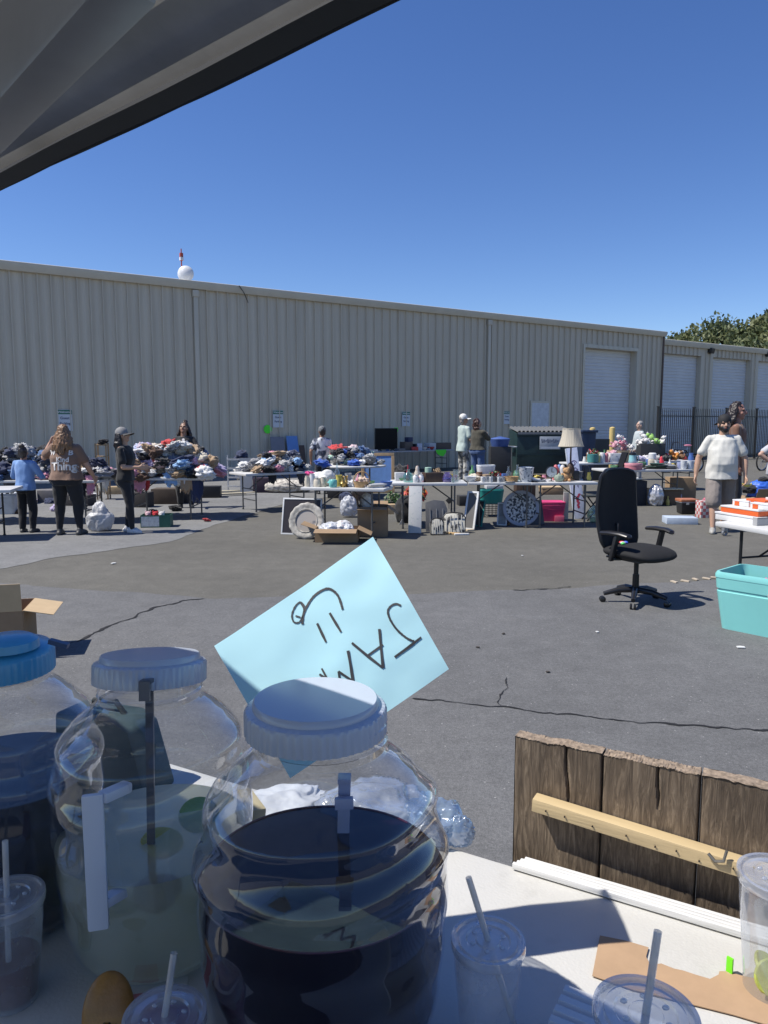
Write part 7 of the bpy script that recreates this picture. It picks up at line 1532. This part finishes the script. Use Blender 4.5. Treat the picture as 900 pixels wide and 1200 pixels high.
mb=MB(); mb.box((.0,0,.415),(.26,.17,.05),None,0,.7); mb.bar((-.12,0,.41),(-.30,0,.46),.07,.025); mb.box((.02,.13,.39),(.07,.10,.02)); mb.cyl((.02,.14,.40),(.02,.25,.395),.009); mb.build('tilt_mechanism',PLB,ch,bev=.006)
mb=MB()
def seatpt(d):
    return 1
mb.ball((.03,0,.478),(.285,.285,.078),36,18)
for v in mb.v:
    x,y=v.x-.03,v.y; 
    k=1/max(.62,(abs(x/.275)**4+abs(y/.275)**4)**.25) if (abs(x)+abs(y))>.02 else 1
    r_=math.hypot(x/.275,y/.275)
    f=1+(1/max(.001,(abs(x/.275)**4+abs(y/.275)**4)**.25/max(r_,.001))-1)*min(1,r_)
    v.x=.03+x*f*.98; v.y=y*f*.96
    v.z+= -.022*max(0,(v.x-.12)/.18)**2 + .010*(abs(v.y)/.26)**2
mb.build('seat',FAB,ch)
mb=MB(); mb.box((.0,0,.425),(.40,.38,.02)); mb.build('seat_pan',PLB,ch,bev=.008)
def back(u,v,off):
    z=.50+.725*v; hw=(.225+.03*math.sin(math.pi*min(1,v*1.15)))*(1-.0*v); cr_=min(1,max(0,(v-.90)/.10)); hw*=math.sqrt(max(0.02,1-cr_**2*.34)); cl=min(1,max(0,(.08-v)/.08)); hw*=(1-.15*cl)
    y=(u-.5)*2*hw; x=-.245-.055*(v)+.035*math.sin(math.pi*v)*-1+.055*(abs(u-.5)*2)**2.2+off*(1-.75*max(abs(u-.5)*2,abs(v-.5)*2)**6); return Vector((x,y,z-.015*(abs(u-.5)*2)**3*cr_))
mb=MB(); mb.grid(lambda u,v:back(u,v,.028),24,30); mb.grid(lambda u,v:back(u,v,-.028),24,30); 
for u in (0,1): mb.grid(lambda a,v:back(u,v,.028-.056*a),2,30)
for v0 in (0,1): mb.grid(lambda a,b_:back(a,v0,.028-.056*b_),24,2)
mb.build('backrest',FAB,ch)
mb=MB(); mb.tube([back(0,v/20,0)+Vector((-.012,-.006,0)) for v in range(21)]+[back(u/10,1,0)+Vector((-.012,0,.010)) for u in range(1,10)]+[back(1,1-v/20,0)+Vector((-.012,.006,0)) for v in range(21)],.016,8); mb.build('back_frame',PLB,ch)
mb=MB(); mb.bar((-.27,0,.44),(-.285,0,.72),.09,.025); mb.build('back_support',PLB,ch,bev=.006)
for s in (-1,1):
    mb=MB(); mb.bar((-.02,s*.20,.43),(-.02,s*.305,.44),.06,.025); mb.bar((-.03,s*.305,.42),(.03,s*.30,.66),.055,.032); arm=mb.build('armrest_post',PLB,ch,bev=.008)
    mb=MB(); pts=[(-.15,s*.30,.665),(-.05,s*.30,.675),(.08,s*.297,.675),(.15,s*.29,.662),(.165,s*.288,.650)]
    for a,b_ in zip(pts[:-1],pts[1:]): pass
    mb.tube(pts,[.018,.022,.022,.020,.010],12); 
    for v in mb.v: v.y=(v.y-s*.297)*1.9+s*.297
    mb.build('armrest_pad',PLB,ch)
M=Matrix.Translation((P.x,P.y,0))@rotz(face)
for k,(x,y,c,nm) in enumerate(((-.06,-.08,(.62,.62,.64),'white'),(-.03,-.11,(.10,.62,.12),'neon green'),(-.07,-.03,(.04,.10,.55),'blue'),(-.09,-.06,(.55,.04,.04),'red'))):
    q=M@Vector((x-.04,y,.545)); mb=MB(); mb.ball((0,0,.012),(.028,.018,.014),10,8); solo(mb,'small_toy',mat('toyseat_%d'%k,c,.45),nm+' little toy lying on the seat of the office chair','toy',q,k)
# ------------------------------------------------------------------ bicycles by the fence
def bike(label,px,py,rz,seatc,sc=1.0):
    P=G(px,py); t=thing('bicycle',label,'bicycle',(P.x,P.y,0),rz); K=mat('bike_black',(.015,.015,.017),.35,.2); RB=mat('tyre_rubber',(.015,.015,.015),.8); CHR=mat('steel_bright',(.6,.6,.6),.2,1.0); r=.30*sc
    for x in (-.48*sc,.48*sc):
        mb=MB(); pts=[(x+r*math.cos(a),0,r+r*math.sin(a)) for a in [2*math.pi*k/32 for k in range(33)]]; mb.tube(pts,.026,8,caps=False); w=mb.build('wheel',RB,t)
        mb=MB(); mb.tube([(x+(r-.03)*math.cos(a),0,r+(r-.03)*math.sin(a)) for a in [2*math.pi*k/32 for k in range(33)]],.010,6,caps=False); mb.build('rim',CHR,w)
        mb=MB()
        for k in range(10): a=2*math.pi*k/10; mb.cyl((x,0,r),(x+(r-.03)*math.cos(a),0,r+(r-.03)*math.sin(a)),.0035,n=5)
        mb.build('spokes',CHR,w)
    A=(-.48*sc,0,r);B=(-.05*sc,0,.28*sc);S=(-.18*sc,0,.72*sc);Hh=(.33*sc,0,.76*sc);Fk=(.48*sc,0,r)
    mb=MB()
    for a,b_,q in ((A,B,.016),(A,S,.014),(B,S,.019),(S,Hh,.019),(B,Hh,.021),(Hh,Fk,.018)): mb.cyl(a,b_,q,n=8)
    mb.build('frame',K,t)
    mb=MB(); mb.cyl(S,(-.22*sc,0,.86*sc),.012,n=8); mb.build('seat_post',CHR,t); mb=MB(); mb.ball((-.22*sc,0,.89*sc),(.14,.07,.035),16,8); mb.build('saddle',seatc,t)
    mb=MB(); mb.tube([(.33*sc,0,.76*sc),(.30*sc,0,.95*sc),(.26*sc,.12,1.0*sc),(.18*sc,.27,.98*sc)],.013,8); mb.tube([(.30*sc,0,.95*sc),(.26*sc,-.12,1.0*sc),(.18*sc,-.27,.98*sc)],.013,8); mb.build('handlebar',K,t)
    mb=MB(); mb.lathe([(0,-.004),(.09,-.004),(.09,.004),(0,.004)],24,M=Matrix.Translation(B)@rmat(R(90),0,0)); mb.bar(B,(-.05*sc+.12,-.05,.18*sc),.02,.015); mb.box((-.05*sc+.13,-.08,.18*sc),(.08,.05,.02)); mb.build('crank',CHR,t)
bike('black bicycle with a pink saddle leaning by the iron fence',797,554,math.pi+.1,mat('saddle_pink',(.55,.20,.28),.5),1.05)
bike('bicycle with chrome handlebars mostly cut off at the right edge by the fence',903,551,.5,mat('saddle_black',(.02,.02,.02),.5),1.05)
# ------------------------------------------------------------------ more clutter under and on the tables, litter on the ground
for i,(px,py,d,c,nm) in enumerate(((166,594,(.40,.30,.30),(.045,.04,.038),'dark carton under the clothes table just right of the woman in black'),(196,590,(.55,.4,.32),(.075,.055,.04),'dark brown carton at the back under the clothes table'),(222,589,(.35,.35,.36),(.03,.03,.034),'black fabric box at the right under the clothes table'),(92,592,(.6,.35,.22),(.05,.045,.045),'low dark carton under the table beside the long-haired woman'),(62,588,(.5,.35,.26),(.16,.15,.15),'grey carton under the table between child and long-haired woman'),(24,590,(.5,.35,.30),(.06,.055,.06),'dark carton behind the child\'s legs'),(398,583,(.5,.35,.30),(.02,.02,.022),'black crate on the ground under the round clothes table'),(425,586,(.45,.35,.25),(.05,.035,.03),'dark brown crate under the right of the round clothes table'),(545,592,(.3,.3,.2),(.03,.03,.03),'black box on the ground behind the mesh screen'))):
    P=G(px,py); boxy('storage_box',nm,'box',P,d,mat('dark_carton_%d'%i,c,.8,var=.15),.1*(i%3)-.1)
for i,(px,py,s,nm,c) in enumerate(((208,598,.14,'black garment fallen by the dark brown carton','black'),(186,604,.12,'brown garment fallen beside the green carton','brown'),(100,596,.14,'charcoal garment fallen on the low dark carton','charcoal'),(70,598,.12,'lilac garment fallen by the grey carton','lilac'))):
    P=G(px,py); garment(nm,(P.x,P.y-.15,.06),s,cmat(c),i)
KW=[('white',(.62,.62,.60)),('cream',(.56,.49,.36)),('red',(.48,.05,.05)),('blue',(.08,.16,.42)),('green',(.10,.26,.12)),('black',(.02,.02,.022)),('pink',(.58,.25,.32)),('brown',(.17,.09,.05)),('yellow',(.60,.48,.10)),('grey',(.30,.31,.32))]
def clutter(T,u0,u1,v0,v1,n,seed,where,sz=(.05,.12)):
    rnd=random.Random(seed); used=set()
    for k in range(n):
        for _ in range(40):
            kind=rnd.choice(('pot','bowl','box','bottle','jar','bundle','pitcher')); cn,c=rnd.choice(KW); 
            if (kind,cn) not in used: break
        else: continue
        used.add((kind,cn)); p=T.A+T.e*(T.L*rnd.uniform(u0,u1))+T.n*(T.D*rnd.uniform(v0,v1)); s=rnd.uniform(*sz); m=mat('clutter_'+cn,c,.45,var=.12,scale=20); lab='small %s %s among the goods %s'%(cn,kind,where)
        if kind=='box': boxy('small_box',lab,'box',p,(s*1.3,s,s*rnd.uniform(.6,1.6)),m,rnd.uniform(-.5,.5),bev=.003)
        elif kind=='bowl': lat('bowl',lab,'bowl',p,bowlprof(s*.9,s*.7),m)
        elif kind=='bottle': lat('bottle',lab,'bottle',p,bottleprof(s*.4,s*2.1),m)
        elif kind=='jar': lat('jar',lab,'jar',p,[(0,0),(s*.5,0),(s*.55,.01),(s*.55,s*.9),(s*.4,s*1.05),(s*.45,s*1.1),(s*.45,s*1.25),(0,s*1.26)],m)
        elif kind=='pot': lat('pot',lab,'pot',p,[(0,0),(s*.45,0),(s*.65,s),(s*.7,s*1.05),(s*.6,s*1.05),(s*.4,.01),(0,.01)],m)
        elif kind=='pitcher': lat('pitcher',lab,'pitcher',p,[(0,0),(s*.5,0),(s*.62,s*.5),(s*.4,s*1.2),(s*.5,s*1.6),(s*.44,s*1.6),(s*.35,s*1.2),(0,s*.3)],m)
        else: garment(lab,(p.x,p.y,p.z+s*.4),s*.9,m,rnd.random()*6)
clutter(TI,.08,.95,.35,.95,16,1,'on the cake tin table'); clutter(TJ,.05,.98,.3,.95,20,2,'on the rear toy table',(.07,.15)); clutter(TE,.05,.95,.45,.95,9,3,'on the ornament table'); clutter(TF,.05,.95,.45,.95,12,4,'on the glass jar table'); clutter(TG,.05,.98,.5,.95,12,5,'on the mug table'); clutter(THh,.05,.98,.45,.95,12,6,'on the lamp table',(.06,.13)); clutter(TV,.3,.98,.1,.9,10,7,'on the television table',(.1,.2))
PAP=mat('litter_white',(.62,.62,.60),.8)
for i,(px,py,nm) in enumerate(((868,760,'white paper scrap on the asphalt below the aqua tub'),(133,661,'white paper scrap on the pale patch in front of the women'),(612,652,'tiny pale chip on the asphalt right of the blue sign'),(642,789,'dark pebble on the sealed asphalt patch'),(590,744,'small leaf lying on the sealed asphalt patch'),(700,742,'pale pebble on the asphalt below the office chair'),(560,760,'small brown leaf near the long crack'))):
    P=G(px,py); mb=MB(); s=.030 if 'paper' in nm else .014
    mb.prism([(-s,-s*.6,0),(s*.8,-s*.7,0),(s,s*.3,0),(s*.1,s*.8,0),(-s*.9,s*.5,0)],(0,0,.006)); solo(mb,'paper_scrap' if 'paper' in nm else 'pebble',PAP if 'p' in nm[:12] and 'dark' not in nm else mat('litter_brown',(.06,.05,.04),.8),nm,'litter',(P.x,P.y,.009),i)
DUP=[(k,v) for k,v in LABELS.items() if len(v)>1]
for k,v in DUP: print('DUPLABEL',k,v)
